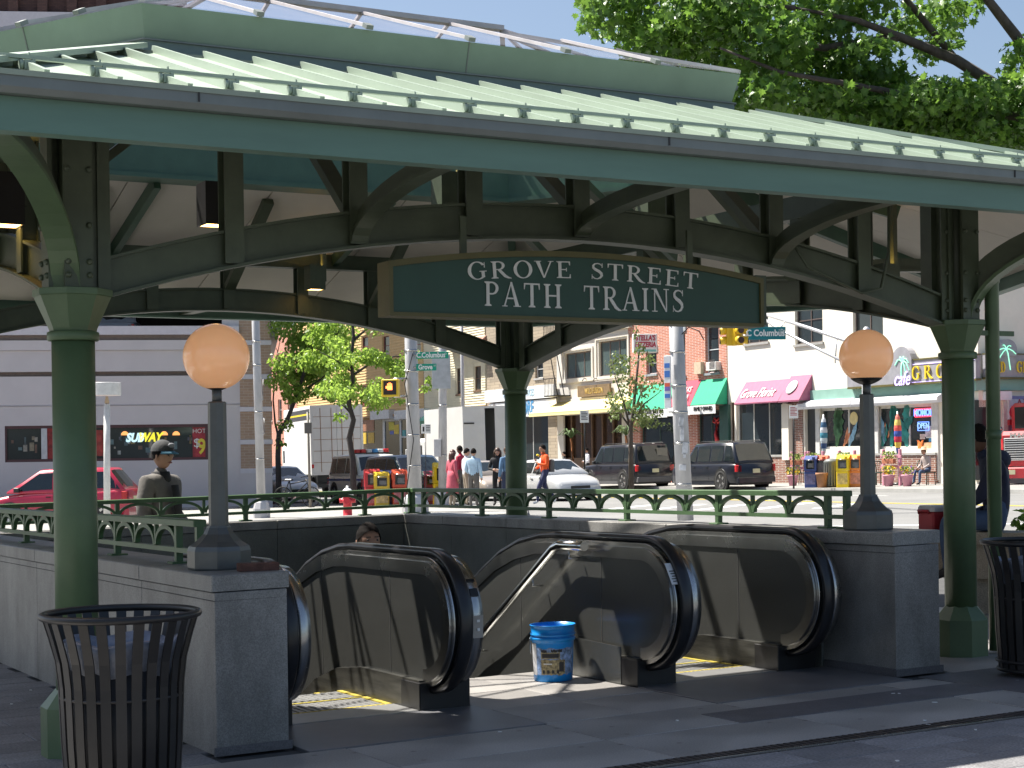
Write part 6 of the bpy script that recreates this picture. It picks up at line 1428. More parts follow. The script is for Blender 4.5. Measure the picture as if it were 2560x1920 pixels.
# box trucks
trw = mat('truck_white',(.70,.70,.69),.5,var=.07,scale=.8); rust = mat('rust_streak',(.30,.15,.07),.8,var=.3)
def box_truck(label, px, Y, head, Lb, Wb, z0, z1, rusty, opened, stripe=False, near=None):
    loc = rear_at(px, Y, 0, head); t = thing('box_truck', label, 'truck', loc, head, GV, tilt=True)   # origin under the tail
    hw = Wb/2
    if opened:
        mb = MB(); th = .05
        mb.box((0,-hw,z0),(Lb,-hw+th,z1)); mb.box((0,hw-th,z0),(Lb,hw,z1)); mb.box((0,-hw+th,z1-th),(Lb,hw-th,z1)); mb.box((0,-hw+th,z0),(Lb,hw-th,z0+th)); mb.box((Lb-th,-hw+th,z0+th),(Lb,hw-th,z1-th)); mb.build('box_body', trw, t)
        MB().box((-.03,.10,z0+.05),(.015,hw-.06,z1-.06)).build('door', trw, t); d = MB().box((-.05,-hw+.02,z0+.05),(-.005,-hw+.75,z1-.06)).build('door', trw, t)
        mb = MB()
        for z in (.25,.75): mb.box((-.06,hw-.5,z0+(z1-z0)*z),(-.03,hw-.04,z0+(z1-z0)*z+.06))
        mb.build('hinge', trimb, t)
    else:
        MB().bev((0.02,-hw,z0),(Lb,hw,z1),.03).build('box_body', trw, t)
        for s in (-1,1): MB().box((-.02,min(s*.01,s*(hw-.10)),z0+.06),(.022,max(s*.01,s*(hw-.10)),z1-.08)).build('door', trw, t)
    mb = MB(); mb.box((-.04,-hw-.01,z0-.04),(.05,-hw+.09,z1+.01)); mb.box((-.04,hw-.09,z0-.04),(.05,hw+.01,z1+.01)); mb.box((-.04,-hw+.09,z1-.08),(.05,hw-.09,z1+.01)); mb.box((-.04,-hw+.09,z0-.04),(.05,hw-.09,z0+.05)); mb.build('door_frame', trw, t)
    if rusty:
        mb = MB(); 
        for k in range(1,6): mb.box((-.032,-hw+.12,z0+(z1-z0)*k/6),(-.021,hw-.12,z0+(z1-z0)*k/6+.018))
        for y in (-.62,-.2,.2,.62): mb.box((-.034,y*hw-.012,z0+.1),(-.0215,y*hw+.012,z1-.12))
        mb.build('rusty_seams', rust, t); 
    for s in (-1,1): MB().bev((-.06,s*(hw-.06)-.05,z0+.28),(-.02,s*(hw-.06)+.05,z0+.45),.01).build('taillight', redl, t)
    if stripe:
        for zz, m_ in ((z1-.72,mat('truck_dark_band',(.06,.06,.07),.5)),): MB().box((.1,hw+.001,z1-.62),(Lb*.8,hw+.006,z1-.14)).build('side_band', m_, t)
        MB().box((.1,hw+.006,z1-.42),(Lb*.8,hw+.01,z1-.34)).build('side_stripe', yellowp, t)
    MB().box((.2,-hw*.75,.45),(Lb+1.6,hw*.75,z0-.02)).build('chassis', trimb, t); MB().box((-.02,-hw*.9,.45),(.12,hw*.9,.62)).build('rear_bumper', trimb, t)
    for x in (1.1, Lb+.9):
        for s in (-1,1): wheel(t, x, s*(hw-.20), .46, .3, s)
    cb = MB().bev((Lb+.15,-1.0,.55),(Lb+1.9,1.0,2.5),.15).build('cab', trw, t)
    for s in (-1,1): MB().box((Lb+.6,s*1.0-.004,1.6),(Lb+1.5,s*1.0+.006,2.2)).build('window', carglass, cb)
    MB().box((Lb+1.9-.004,-.85,1.55),(Lb+1.91,.85,2.25)).build('windscreen', carglass, cb); MB().tube([(Lb+1.6,1.05,1.5),(Lb+1.65,1.25,1.6),(Lb+1.65,1.25,2.1)],.02,6).build('mirror_arm', trimb, cb); MB().bev((Lb+1.62,1.17,1.6),(Lb+1.7,1.37,2.05),.02).build('mirror', trw, cb)
    return t
box_truck('white box truck with rust streaked rear doors and a yellow side stripe', 846, 76.0, HW-R(7), 6.6, 2.4, 1.05, 4.15, True, False, True)
box_truck('white box truck with one rear door swung open behind the back column', 1222, 70.0, HW, 4.2, 2.2, .80, 3.72, False, True)
# red truck cab, grille towards us
tl = XG(2558, 57.0); tl.z -= .13; tk = thing('truck', 'red truck with a chromed slatted grille at the picture edge', 'truck', tl, R(-124), GV, tilt=True)
rp_ = paint('truck_red',(.50,.015,.025),.3); MB().bev((-2.2,-.80,.75),(0,.80,1.95),.14).build('hood', rp_, tk); MB().bev((-4.2,-1.05,.8),(-2.2,1.05,2.95),.12).build('cab', rp_, tk)
for s in (-1,1): MB().bev((-1.5,s*1.05-.25,.55),(-.15,s*1.05+.25,1.25),.12).build('fender', rp_, tk); MB().lathe([(.13,0),(.14,.06),(.0,.07)],14,M=Matrix.Translation((-.14,s*1.05,1.0))@Matrix.Rotation(R(90),4,'Y')).build('headlight', clear, tk); wheel(tk,-.9,s*1.0,.5,.3,s)
MB().bev((.0,-.62,.95),(.05,.62,1.72),.02).build('grille_frame', chrome, tk); 
for k in range(9): MB().box((.05,-.56,1.0+k*.078),(.075,.56,1.03+k*.078)).build('grille_slat', mat('grille_white',(.75,.75,.75),.25,.5), tk)
MB().box((.046,-.57,.985),(.051,.57,1.69)).build('grille_back', trimb, tk); MB().bev((-.1,-1.2,.35),(.22,1.2,.72),.04).build('bumper', rp_, tk); MB().cbox((.225,-.35,.56),(.01,.32,.16)).build('plate', platem, tk)
put('lettering', text_mesh('MACK', .22, chrome, .01, 0, 1.3, .01), tk, M=face_matrix((.012,0,1.80),(0,1,0),(0,0,1)))
MB().box((-2.19,-.9,2.05),(-2.18,.9,2.8)).build('windscreen', carglass, tk); MB().tube([(-1.6,-1.15,1.1),(-1.65,-1.3,1.6),(-1.65,-1.3,2.0)],.02,6).build('mirror_arm', chrome, tk); MB().ball((-1.65,-1.3,2.05),.12,10,8).build('mirror', chrome, tk)
# bicycle
bp = XG(742, 55.5); bi = thing('bicycle', 'dark bicycle locked to the sign post beside the silver sedan', 'bicycle', bp, R(-20))
for x in (-.52,.52): 
    MB().tube([(x+.33*math.cos(2*math.pi*i/28),0,.345+.33*math.sin(2*math.pi*i/28)) for i in range(28)],.02,6,closed=True,up=(0,1,0)).build('wheel', tyre, bi)
    mb = MB()
    for i in range(10): a = math.pi*i/10*2; mb.tube([(x,0,.345),(x+.32*math.cos(a),0,.345+.32*math.sin(a))],.004,4,up=(0,1,0))
    mb.build('spokes', steel, bi)
mb = MB()
for a,b_ in (((-.52,.345),(-.15,.35)),((-.15,.35),(-.28,.88)),((-.28,.88),(-.52,.345)),((-.15,.35),(.36,.80)),((-.25,.78),(.34,.88)),((.34,.95),(.52,.345))): mb.tube([(a[0],0,a[1]),(b_[0],0,b_[1])],.02,6,up=(0,1,0))
mb.build('frame', blackm, bi); MB().bev((-.42,-.07,.88),(-.16,.07,.94),.02).build('saddle', blackm, bi); MB().tube([(.30,-.28,1.0),(.36,-.1,1.02),(.36,.1,1.02),(.30,.28,1.0)],.016,6).build('handlebar', blackm, bi); MB().lathe([(.09,-.01),(.09,.01)],14,M=Matrix.Translation((-.15,.05,.35))@Matrix.Rotation(R(90),4,'X')).build('crank', steel, bi)
# ------------------------------------------------------------------ parking garage, left
gcorn = P(681, 1200, 60.0); lA = R(9); LD = Vector((math.cos(lA),math.sin(lA),0)); LN = Vector((LD.y,-LD.x,0)); gcorn.z = 0
ML = Matrix(((LD.x,LN.x,0,gcorn.x),(LD.y,LN.y,0,gcorn.y),(0,0,1,0),(0,0,0,1)))
def LS(px, py, out=0.0):
    a, b_ = ray(px, py); Y = (gcorn.dot(LN)+out)/(a*LN.x+LN.y); p = Vector((a*Y,Y,0)); return (p-gcorn).dot(LD), CAMZ+b_*Y
def lbox(px0,py0,px1,py1,o0,o1,m,parent,name):
    x0, x1 = LS(px0,py1,o1)[0], LS(px1,py1,o1)[0]; m_ = (px0+px1)/2; return MB().box((x0,o0,LS(m_,py1,o1)[1]),(x1,o1,LS(m_,py0,o1)[1]),ML).build(name, m, parent)
garage = wthing('parking_garage', 'lavender grey parking garage with a sandwich shop window and brick corner pier', 'building', (gcorn.x-8,gcorn.y-1.5,gz(gcorn.x-8)))
lav = mat('lavender_render',(.55,.52,.53),.85,var=.05,scale=.8,bump=.05); lav2 = mat('pale_ledge',(.58,.56,.60),.8,var=.05)
xl = -34.0; zt = lambda py: LS(300,py)[1]
c0 = LS(600,1000)[0]
wx0, wx1, wz0, wz1 = LS(12,1100)[0], LS(520,1100)[0], zt(1152), zt(1062)
mb = MB(); mb.box((xl,-.5,-.6),(wx0,0,wz1),ML); mb.box((wx1,-.5,-.6),(c0,0,wz1),ML); mb.box((wx0,-.5,-.6),(wx1,0,wz0),ML); mb.build('wall', lav, garage)
for y0, y1, o, m_, nm in ((1062,1014,0,lav,'wall_course'),(1013.2,1012,.03,lav2,'ledge'),(1011.5,940,0,lav,'wall_course'),(939.5,929,-.22,mat('recess_brown',(.23,.19,.17),.9),'recess_course'),(928.5,876,.04,lav,'wall_course'),(875.5,851,.12,lav,'wall_course'),(850.5,838,-.05,MATS['recess_brown'],'recess_course'),(837.5,816,.2,lav2,'ledge')):  # recess courses carry their brown shadow in the colour
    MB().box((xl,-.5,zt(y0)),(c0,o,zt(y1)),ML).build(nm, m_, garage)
zd = zt(816)
MB().box((xl,-14,zd-.35),(0.3,-.55,zd-.02),ML).build('deck_slab', lav, garage); MB().box((xl,-14,zd+2.4),(.3,-.3,zd+2.9),ML).build('deck_slab', lav, garage); MB().box((xl,-14.5,zd-.3),(.3,-14,zd+2.4),ML).build('deck_back_wall', mat('deck_dark',(.05,.05,.055),.9), garage)
gx = LS(556,900)[0]; MB().box((gx,-.6,zd+.01),(c0,.02,zd+2.4),ML).build('deck_column', lav, garage)
for k in range(1,5): MB().box((gx-k*8-.6,-.6,zd+.01),(gx-k*8,.0,zd+2.4),ML).build('deck_column', lav, garage)
brickt = brickmat('tan_brick',(.40,.28,.20),(.34,.235,.17),(.44,.36,.30),.30,.10)
prev = 1235
for y in (1177,1105,1023,942,857,770):
    top_, bot_ = y+5, prev
    if prev == 1235: MB().box((c0,-.5,-.6),(0,.06,LS(640,1180)[1]),ML).build('pier_base', lav, garage)
    else: MB().box((c0,-.5,LS(640,prev-6)[1]+.004),(0,.03,LS(640,y+6)[1]),ML).build('brick_pier', brickt, garage); 
    MB().box((c0-.02,-.5,LS(640,y+6)[1]+.004),(.03,.07,LS(640,y-6)[1]),ML).build('stone_band', lav2, garage); prev = y
MB().box((c0,-.5,LS(640,764)[1]+.004),(0,.03,9.6),ML).build('brick_pier', brickt, garage)
dbrick = brickmat('dark_brown_brick',(.12,.065,.055),(.085,.045,.04),(.05,.035,.032),.3,.1)
MB().box((xl,-.5,zd+2.9),(c0-.01,-.02,9.6),ML).build('upper_wall', lav, garage)
MB().box((-.02,-14,-.5),(0,-.5,9.6),ML).build('side_wall', brickt, garage); MB().box((xl,-14,9.6),(.05,.05,9.8),ML).build('roof', lav, garage)
tw0 = P(430,60,112.0); tw = wthing('tall_brick_building', 'tall dark brown brick building rising behind the canopy roof corner', 'building', (tw0.x-10,112,0)); hz_ = P(60,62,112.0).z
MT = Matrix.Translation((tw0.x,112,0))@Matrix.Rotation(R(6),4,'Z')
MB().box((-40,0,0),(0,12,hz_-.6),MT).build('lower_wall', lav, tw); MB().box((-40,-.45,hz_-.6),(.1,12,hz_+.5),MT).build('ledge', lav2, tw); MB().box((-40,.1,hz_+.5),(0,12,42),MT).build('brick_wall', dbrick, tw)
for k in range(20): MB().box((-1.1-k*1.9,-.35,hz_+.52),(-.45-k*1.9,.1,41.8),MT).build('brick_fin', dbrick, tw)  # fins added in place of dark stripes taken for cast shadows
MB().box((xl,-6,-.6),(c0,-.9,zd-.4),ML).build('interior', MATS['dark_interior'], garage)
# shop window strip
fm = mat('maroon_shop_frame',(.07,.025,.03),.5); mb = MB(); mb.box((wx0,-.2,wz1-.10),(wx1,-.05,wz1),ML); mb.box((wx0,-.2,wz0),(wx1,-.05,wz0+.09),ML)
for px in (12,262,516): x = LS(px,1100)[0]; mb.box((x-.04 if px > 20 else x,-.2,wz0+.09),(x+.06,-.05,wz1-.10),ML)
mb.build('window_frame', fm, garage); x = LS(110,1100)[0]; MB().box((x-.10,-.25,wz0+.1),(x+.10,-.03,wz1-.1),ML).build('mullion', mat('aluminium_mullion',(.45,.47,.5),.4,.3), garage)
for a_, b_ in ((14,100),(118,258),(266,514)): 
    x0, x1 = LS(a_,1100)[0], LS(b_,1100)[0]; MB().box((x0,-.16,wz0+.09),(x1,-.14,wz1-.1),ML).build('pane', glassw, garage)
def ltext(s, px, py, size, m, parent, out, sx=1.0, shear=0.0, bold=0.0):
    a, z = LS(px,py,out); p = gcorn+LD*a+LN*out; put('lettering', text_mesh(s,size,m,.012,shear,sx,bold), parent, M=Matrix.Translation(-OFF[parent.name])@face_matrix((p.x,p.y,z),LD,(0,0,1)))
sw_ = wthing('sandwich_shop_sign', 'slanted white and yellow neon lettering in the garage shop window', 'sign', (gcorn.x-6,gcorn.y-1,2.2)); ltext('SUB', 336, 1095, .42, mat('neon_white',(.6,.8,.85),.4,emit=.35,ecol=(.6,.9,1)), sw_, -.10, .82, .3, .02); ltext('WAY', 374, 1094, .42, mat('neon_yellow',(.8,.75,.05),.4,emit=.3,ecol=(1,.9,.05)), sw_, -.10, .82, .3, .02)
for k,(q,col) in enumerate((((118,1066,134,1150),(.30,.03,.03)),((240,1075,258,1140),(.35,.05,.04)),((482,1068,514,1148),(.32,.03,.04)))):
    pq = wthing('window_poster', ['tall dark red poster in the garage window left of the near column','red poster just right of the near column in the garage window','red price poster at the garage window end behind the near lamp'][k], 'poster', (gcorn.x-6-k,gcorn.y-1,2)); lbox(*q,-.135,-.12,mat('shop_poster_%d'%k,col,.6,var=.5,scale=5),pq,'sheet')
    if k == 2: ltext('9', 504, 1118, .75, mat('price_yellow',(.75,.6,.05),.5), pq, -.11, .8, 0, .02); ltext('$', 492, 1108, .45, mat('price_white',(.7,.7,.65),.5), pq, -.11); ltext('HOT', 498, 1078, .22, MATS['price_white'], pq, -.11)
for k, px in enumerate((313,411,441)):
    a,z = LS(px,1084,-.3); dl = wthing('dome_lamp', 'small orange dome lamp in the shop window, '+('left of the neon lettering','just after the neon lettering','nearest the price poster')[k], 'lamp', ML@Vector((a,-.12,z)), 'dome lamps in the shop window'); MB().lathe([(.13,0),(.12,.07),(.06,.13),(.02,.14)],14,M=ML@Matrix.Translation((a,-.11,z-.06))@Matrix.Diagonal((1,.12,1,1))).build('shade', mat('orange_shade',(.7,.3,.1),.5,emit=.5,ecol=(1,.4,.12)), dl)
ri = random.Random(5)
for k in range(34):
    px = ri.choice((ri.uniform(16,98), ri.uniform(270,478), ri.uniform(270,478))); py = ri.uniform(1095,1138); w_ = ri.uniform(3,12); h_ = ri.uniform(5,22)
    lbox(px,py-h_,px+w_,py,-.139,-.134,mat('dim_item_%d'%(k%9),[(.10,.16,.17),(.20,.17,.12),(.06,.09,.10),(.30,.28,.24),(.12,.07,.05),(.05,.12,.13),(.25,.26,.25),(.16,.12,.05),(.09,.09,.12)][k%9],.6,var=.5,scale=4),garage,'window_item')
# ------------------------------------------------------------------ poles, signs and signals
galv = mat('galvanised_pole',(.45,.45,.46),.55,.25,var=.22,scale=2.5,stretch=(1,1,.35)); alum = mat('aluminium',(.55,.55,.57),.4,.5,var=.1)
def pole(label, pxb, pyb, pxt, pyt, Y, r0, r1, name='street_pole', cat='pole', m=None, base=True):
    b_ = XG(pxb, Y, pyb); t_ = P(pxt, pyt, Y); d = t_-P(pxb,pyb,Y); o = wthing(name, label, cat, b_); top_ = b_+d.normalized()*(t_-b_).length
    MB().tube([b_, b_.lerp(top_,.5), top_],[r0,(r0+r1)/2,r1],14,up=(0,1,0)).build('shaft', m or galv, o)
    if base: MB().lathe([(r0*1.9,0),(r0*1.9,.25),(r0*1.5,.42),(r0*1.08,.5)],8,b_,smooth=False).build('base', m or galv, o)
    return o, b_, top_
def bands(o, b_, t_, fr, r, m=None):
    mb = MB()
    for f in fr: p = b_.lerp(t_,f); mb.lathe([(r,-.02),(r,.02)],14,p)
    mb.build('strap', m or steel, o)
def plate(parent, px, py, Y, w, h, m, name='plate', th=.02, rz=0.0, dz=0):
    c_ = P(px,py,Y); M = Matrix.Translation(c_)@Matrix.Rotation(rz,4,'Z'); MB().bev((-w/2,-th/2,-h/2),(w/2,th/2,h/2),min(.005,th*.4),M).build(name, m, parent); return M
def ptext(parent, s, M, size, m, dy=-.02, sx=1.0, bold=0.0, dx=0, dz=0, shear=0):
    put('lettering', text_mesh(s,size,m,.004,shear,sx,bold), parent, M=Matrix.Translation(-OFF[parent.name])@M@Matrix.Translation((dx,dy,dz))@Matrix.Rotation(R(90),4,'X'))
o, b_, t_ = pole('galvanised street light pole in front of the brick garage pier', 654, 1275, 632, 560, 46.0, .125, .10); bands(o,b_,t_,(.2,.36,.52,.6,.7),.125)
MB().tube([P(655,945,45.85),P(657,945,45.8),P(657,1000,45.8),P(655,1000,45.85)],.02,6).build('bracket', galv, o); MB().tube([P(657,1045,45.85),P(660,1045,45.8),P(660,1085,45.8),P(657,1085,45.85)],.02,6).build('bracket', galv, o)
o, b_, t_ = pole('white drum topped path light in front of the garage window', 266, 1200, 266, 1010, 48.0, .10, .09, 'path_light', 'lamp', mat('white_lamp_paint',(.66,.66,.64),.5), False)
MB().lathe([(.05,0),(.07,.05),(.04,.18),(.04,.22)],12,t_).build('neck', mat('tan_neck',(.4,.3,.2),.6), o); MB().lathe([(.38,.24),(.40,.245),(.40,.60),(.39,.61)],32,t_,smooth=False).build('drum', MATS['white_lamp_paint'], o)
o, b_, t_ = pole('thick weathered pole carrying the walk signal and two green street signs', 1038, 1270, 1022, 640, 47.0, .20, .165); bands(o,b_,t_,(.18,.3,.42,.55,.63,.72,.8),.20)
MB().tube([P(1010,1270,46.7),P(1034,1100,46.72),P(1012,960,46.75),P(1033,880,46.76)],.014,5).build('cable', blackm, o)
sg_g = mat('street_sign_green',(.0,.30,.19),.45,var=.03)
def blade(label, px, py, Y, w, h, text, rz, m=sg_g, size=None, sx=.8, small='ST'):
    c_ = P(px,py,Y); s = wthing('street_sign', label, 'street sign', c_, 'green street name signs'); M = plate(s,px,py,Y,w,h,m,'blade',.02,rz); ptext(s,text,M,size or h*.95,whitem,-.014,sx,.006,-w*.05); ptext(s,small,M,h*.38,whitem,-.014,sx,0,w*.42,h*.18); return s
blade('upper green street sign on the corner pole reading C Columbus', 1081, 888, 46.8, .90, .19, 'C.Columbus', R(-2), size=.2, small='Dr')
blade('lower green street sign on the corner pole reading Grove', 1066, 918, 46.8, .56, .19, 'Grove', R(-2), size=.19)
MB().tube([P(1034,888,46.85),P(1040,888,46.8)],.02,6).build('sign_clamp', steel, o); MB().tube([P(1034,918,46.85),P(1040,918,46.8)],.02,6).build('sign_clamp', steel, o)
ws_ = wthing('walk_signal', 'yellow pedestrian signal box with a lit red hand hung from the corner pole', 'signal', P(976,970,46.6)); ylw = mat('signal_yellow',(.75,.50,.02),.45)
M = Matrix.Translation(P(976,970,46.5))@Matrix.Rotation(R(-8),4,'Z'); MB().bev((-.23,-.12,-.24),(.23,.2,.24),.02,M).build('case', ylw, ws_); MB().box((-.17,-.128,-.19),(.19,-.121,.19),M).build('face', mat('signal_face',(.03,.015,.012),.4), ws_)
hm = mat('hand_red',(.9,.2,.08),.4,emit=1.6,ecol=(1,.22,.05)); mb = MB(); mb.box((-.06,-.134,-.06),(.08,-.129,.06),M)
for i in range(4): mb.box((-.06+i*.036,-.134,.062),(-.033+i*.036,-.129,.15-.02*abs(i-1.5)),M)
mb.box((-.105,-.134,-.02),(-.062,-.129,.05),M); mb.build('hand', hm, ws_)
for py in (948,992): MB().tube([P(984,py,46.6),P(1026,py-3,46.95)],.028,8).build('arm', steel, ws_)
o, b_, t_ = pole('slimmer grey pole with the back of a large sign, behind the corner pole', 1106, 1190, 1105, 640, 53.0, .14, .115); bands(o,b_,t_,(.2,.4,.6),.145); plate(o,1103,930,52.8,.58,1.05,mat('sign_back_grey',(.42,.44,.46),.5,.3),'sign_back',.02); plate(o,1094,1120,52.85,.22,.55,alum,'control_box',.2)
o, b_, t_ = pole('thin far pole beside the pale clapboard house', 1158, 1020, 1153, 720, 80.0, .10, .08, base=False)
o, b_, t_ = pole('leaning weathered pole with peeling bills and a bus stop sign', 1714, 1300, 1684, 700, 36.0, .175, .145, base=False); bands(o,b_,t_,(.15,.32,.45,.56,.7,.82,.9),.172)
bills = mat('peeling_bill',(.62,.63,.66),.7,var=.35,scale=6)
for f, w, h in ((.30,.12,.25),(.36,.08,.3),(.22,.14,.12),(.41,.1,.18),(.27,.06,.1)):
    p = b_.lerp(t_,f)+Vector((rnd.uniform(-.05,.05),-.172,0)); MB().bev((-w/2,-.006,-h/2),(w/2,.012,h/2),.003,Matrix.Translation(p)@Matrix.Rotation(R(rnd.uniform(-8,8)),4,'Y')).build('bill', bills, o)
MB().tube([P(1698,880,35.9),P(1702,838,35.9),P(1722,818,35.9),P(1748,828,35.9),P(1760,850,35.9)],.012,5).build('cable', blackm, o)
bs_ = wthing('bus_stop_sign', 'tall narrow bus stop sign with blue and red bands on the leaning pole', 'bus stop sign', P(1669,955,35.8)); M = plate(bs_,1669,955,35.8,.16,1.12,mat('bus_sign_white',(.68,.69,.72),.5),'board',.03,R(-35)); bbl = mat('bus_blue',(.05,.16,.5),.5)
for z0_, z1_, m_ in ((.30,.40,bbl),(.10,.24,bbl),(-.10,-.02,mat('bus_red',(.6,.1,.05),.5)),(-.19,-.10,mat('bus_purple',(.15,.12,.4),.5)),(-.34,-.25,bbl)): MB().box((-.065,-.019,z0_),(.065,-.0155,z1_),M).build('band', m_, bs_)
for py in (880,1030): MB().tube([P(1672,py,35.82),P(1690,py,35.95)],.015,6).build('bracket', steel, bs_)
# traffic signal on a mast arm
mb_ = XG(2166, 40.0, 1250); ma = wthing('signal_mast', 'grey signal mast arm reaching over the street behind the far lamp globe', 'signal mast', mb_)
mt = P(2166,835,40.0); MB().tube([mb_,mt],.11,12,up=(0,1,0)).build('mast', alum, ma); MB().ball((mt.x,mt.y,mt.z+.04),(.1,.1,.14),12,8).build('cap', alum, ma)
tipA, tipB = P(1890,782,33.5), P(1890,786,33.5)
a1, a2 = P(2162,868,40), P(2150,925,40); MB().tube([a1,a1.lerp(P(1905,783,45.2),.5)+Vector((0,0,.02)),P(1905,783,45.2)],.045,8).build('upper_arm', alum, ma); MB().tube([a2,P(1945,822,44.3),P(1890,783,45.4)],.04,8).build('lower_arm', alum, ma)
for f in (.25,.75): p = a1.lerp(P(1905,783,45.2),f); q = P(*(2088,908) if f < .5 else (1948,824),p.y); MB().tube([p,Vector((q.x,q.y,q.z))],.018,6).build('strut', alum, ma)
ts = wthing('traffic_light', 'yellow traffic light heads hanging beside the end of the station sign', 'traffic light', P(1838,830,50)); hy = mat('signal_head_yellow',(.72,.46,.02),.42)
c_ = P(1836,826,45.0)
for i, rz in enumerate((-90, 20, 70, 200)):
    M = Matrix.Translation(c_)@Matrix.Rotation(R(rz),4,'Z')@Matrix.Translation((0,-.12,0)); hd_ = MB().bev((-.11,-.1,-.40),(.11,.08,.40),.02,M).build('signal_head', hy, ts)
    for z in (-.26,0,.26):
        MB().tube([(0,-.1,z),(0,-.26,z-.02)],.105,14,M=M).build('visor', hy, hd_); MB().lathe([(.09,0),(.085,.02)],12,M=M@Matrix.Translation((0,-.262,z-.02))@Matrix.Rotation(R(90),4,'X')).build('lens', mat('dark_lens',(.05,.015,.012),.3), hd_)
MB().tube([c_+Vector((0,0,.4)),P(1850,776,45.3)],.025,6).build('hanger', alum, ts)
blade('large blue green street sign hung from the mast arm reading C Columbus', 1918, 833, 43.6, .98, .33, 'C Columbus', R(6), mat('blue_green_sign',(.0,.17,.20),.45), .235, .85, 'Dr')
MB().tube([P(1948,826,43.6),P(1948,818,43.7)],.012,6).build('hanger', alum, ma); MB().tube([P(1888,814,43.7),P(1888,784,45.2)],.012,6).build('hanger', alum, ma)
# small parking signs
for (px, Y, pyt, pyb, lab) in ((1461,62.0,1027,1195,'white parking sign on a dark post in front of the yellow awning'),(1984,60.5,1016,1202,'white parking sign on a dark post outside the flower shop')):
    o, b_, t_ = pole(lab, px, pyb, px, pyt+4, Y, .035, .03, 'parking_sign', 'sign', blackm, False); M = plate(o,px,pyt+14,Y-.05,.32,.46,whitem,'plate',.015); mb = MB()
    for k in range(6): mb.box((-.12,-.012,.15-k*.055),(.12 if k % 3 else .06,-.0085,.175-k*.055),M)
    mb.build('print', mat('print_red',(.45,.08,.08),.5) if px > 1900 else blackm, o)
o, b_, t_ = pole('thin sign post with two small dark plates in front of the white truck', 775, 1215, 770, 1030, 55.0, .045, .04, 'sign_post', 'sign', mat('brown_grey_post',(.22,.20,.17),.6), False); plate(o,770,1070,54.9,.24,.36,mat('sign_back_dark',(.10,.095,.09),.6),'plate',.015)
o, b_, t_ = pole('white lettered notice on a bracket beside the corner pole', 1062, 1100, 1062, 1085, 50.0, .01, .01, 'wall_notice', 'sign', blackm, False); M = plate(o,1065,1072,50.0,.28,.28,whitem,'board',.015); mb = MB()
for k in range(4): mb.box((-.0,-.012,.08-k*.05),(.12,-.0085,.1-k*.05),M)
mb.box((-.1,-.012,-.08),(-.05,-.0085,.06),M); mb.build('print', blackm, o)
# ------------------------------------------------------------------ newspaper boxes, hydrant, bins
def newsbox(label, px, Y, col, head, w=.46, h=1.22, ped=False, group='newspaper boxes'):
    p = XG(px, Y); t = thing('newspaper_box', label, 'newspaper box', p, head, group); m = mat('newsbox_%02d%02d%02d' % tuple(int(c*99) for c in col), col, .4, var=.08, coat=.3); d = .42
    z0 = .0
    if ped: MB().bev((-.08,-.08,0),(.08,.08,.45),.01).build('pedestal', m, t); z0 = .42
    else: MB().bev((-w/2,-d/2,.0),(w/2,d/2,h*.52),.02).build('base', m, t); z0 = h*.525
    b_ = MB(); b_.prism([(-d/2,z0),(d/2,z0),(d/2,h),(0.0,h+.02),(-d/2,h-.12)],-w/2-.01,w/2+.01,'x').build('head', m, t)
    MB().box((-w*.34,-d/2-.012,z0+.08),(w*.34,-d/2-.002,h-.17)).build('window', carglass, t); MB().box((-w*.18,-d/2-.016,z0+.13),(w*.30,-d/2-.0125,h-.26)).build('newspaper', mat('newsprint',(.16,.16,.16),.8,var=.3,scale=12), t)
    MB().tube([(-w*.3,-d/2-.02,h-.14),(-w*.3,-d/2-.06,h-.14),(w*.3,-d/2-.06,h-.14),(w*.3,-d/2-.02,h-.14)],.012,6).build('handle', steel, t); MB().bev((w*.2,-d/2-.05,h-.14),(w*.45,-d/2+.02,h-.02),.01).build('coin_box', m, t)
    if not ped: MB().box((-w*.42,-d/2-.008,.12),(w*.42,-d/2-.001,h*.44)).build('advert', mat('advert_%d'%int(px),(min(1,col[0]*.6+.15),min(1,col[1]*.6+.12),min(1,col[2]*.6+.15)),.6,var=.5,scale=7), t)
    return t
hb = R(25)
for lab, px, Y, col, ped, h in (('red newspaper box at the garage end of the corner row',930,47.2,(.45,.02,.03),False,1.25),('yellow newspaper box beside the red end box',953,47.0,(.62,.42,.02),False,1.15),('navy blue newspaper box in the middle of the corner row',970,47.4,(.02,.03,.14),False,1.2),('orange red newspaper box just before the corner pole',998,47.0,(.55,.06,.02),False,1.22),('dark green newspaper box just after the corner pole',1056,48.3,(.015,.07,.045),False,1.12),('dark red newspaper box between the green and the tall yellow ones',1077,48.2,(.24,.015,.03),False,1.12),('tall yellow newspaper box next to the woman in pink',1102,47.2,(.75,.50,.0),False,1.40)):
    newsbox(lab, px, Y+6.5, col, hb-R(14), .46, h*.95, ped)
cb = R(25)-R(52)
for lab, px, col, ped in (('blue newspaper box at the flower shop end of the kerb row',2030,(.03,.06,.22),False),('orange red newspaper box on a pedestal next to the blue one',2054,(.68,.10,.03),True),('yellow newspaper box between the grey bin and the orange box',2110,(.85,.60,.0),False),('orange newspaper box partly behind the far lamp post',2142,(.85,.25,.03),False)):
    newsbox(lab, px, 61.5 if px < 2100 else 60.3, col, cb, .44 if px != 2054 else .5, 1.15, ped, 'newspaper boxes outside the cafe')
p = XG(2079, 61.0); t = thing('street_bin', 'grey ribbed street bin between the newspaper boxes outside the cafe', 'bin', p); MB().lathe([(.24,0),(.27,.88),(.28,.9),(.28,.95),(.2,1.02),(.05,1.05)],20).build('can', mat('bin_grey',(.14,.155,.15),.5), t)
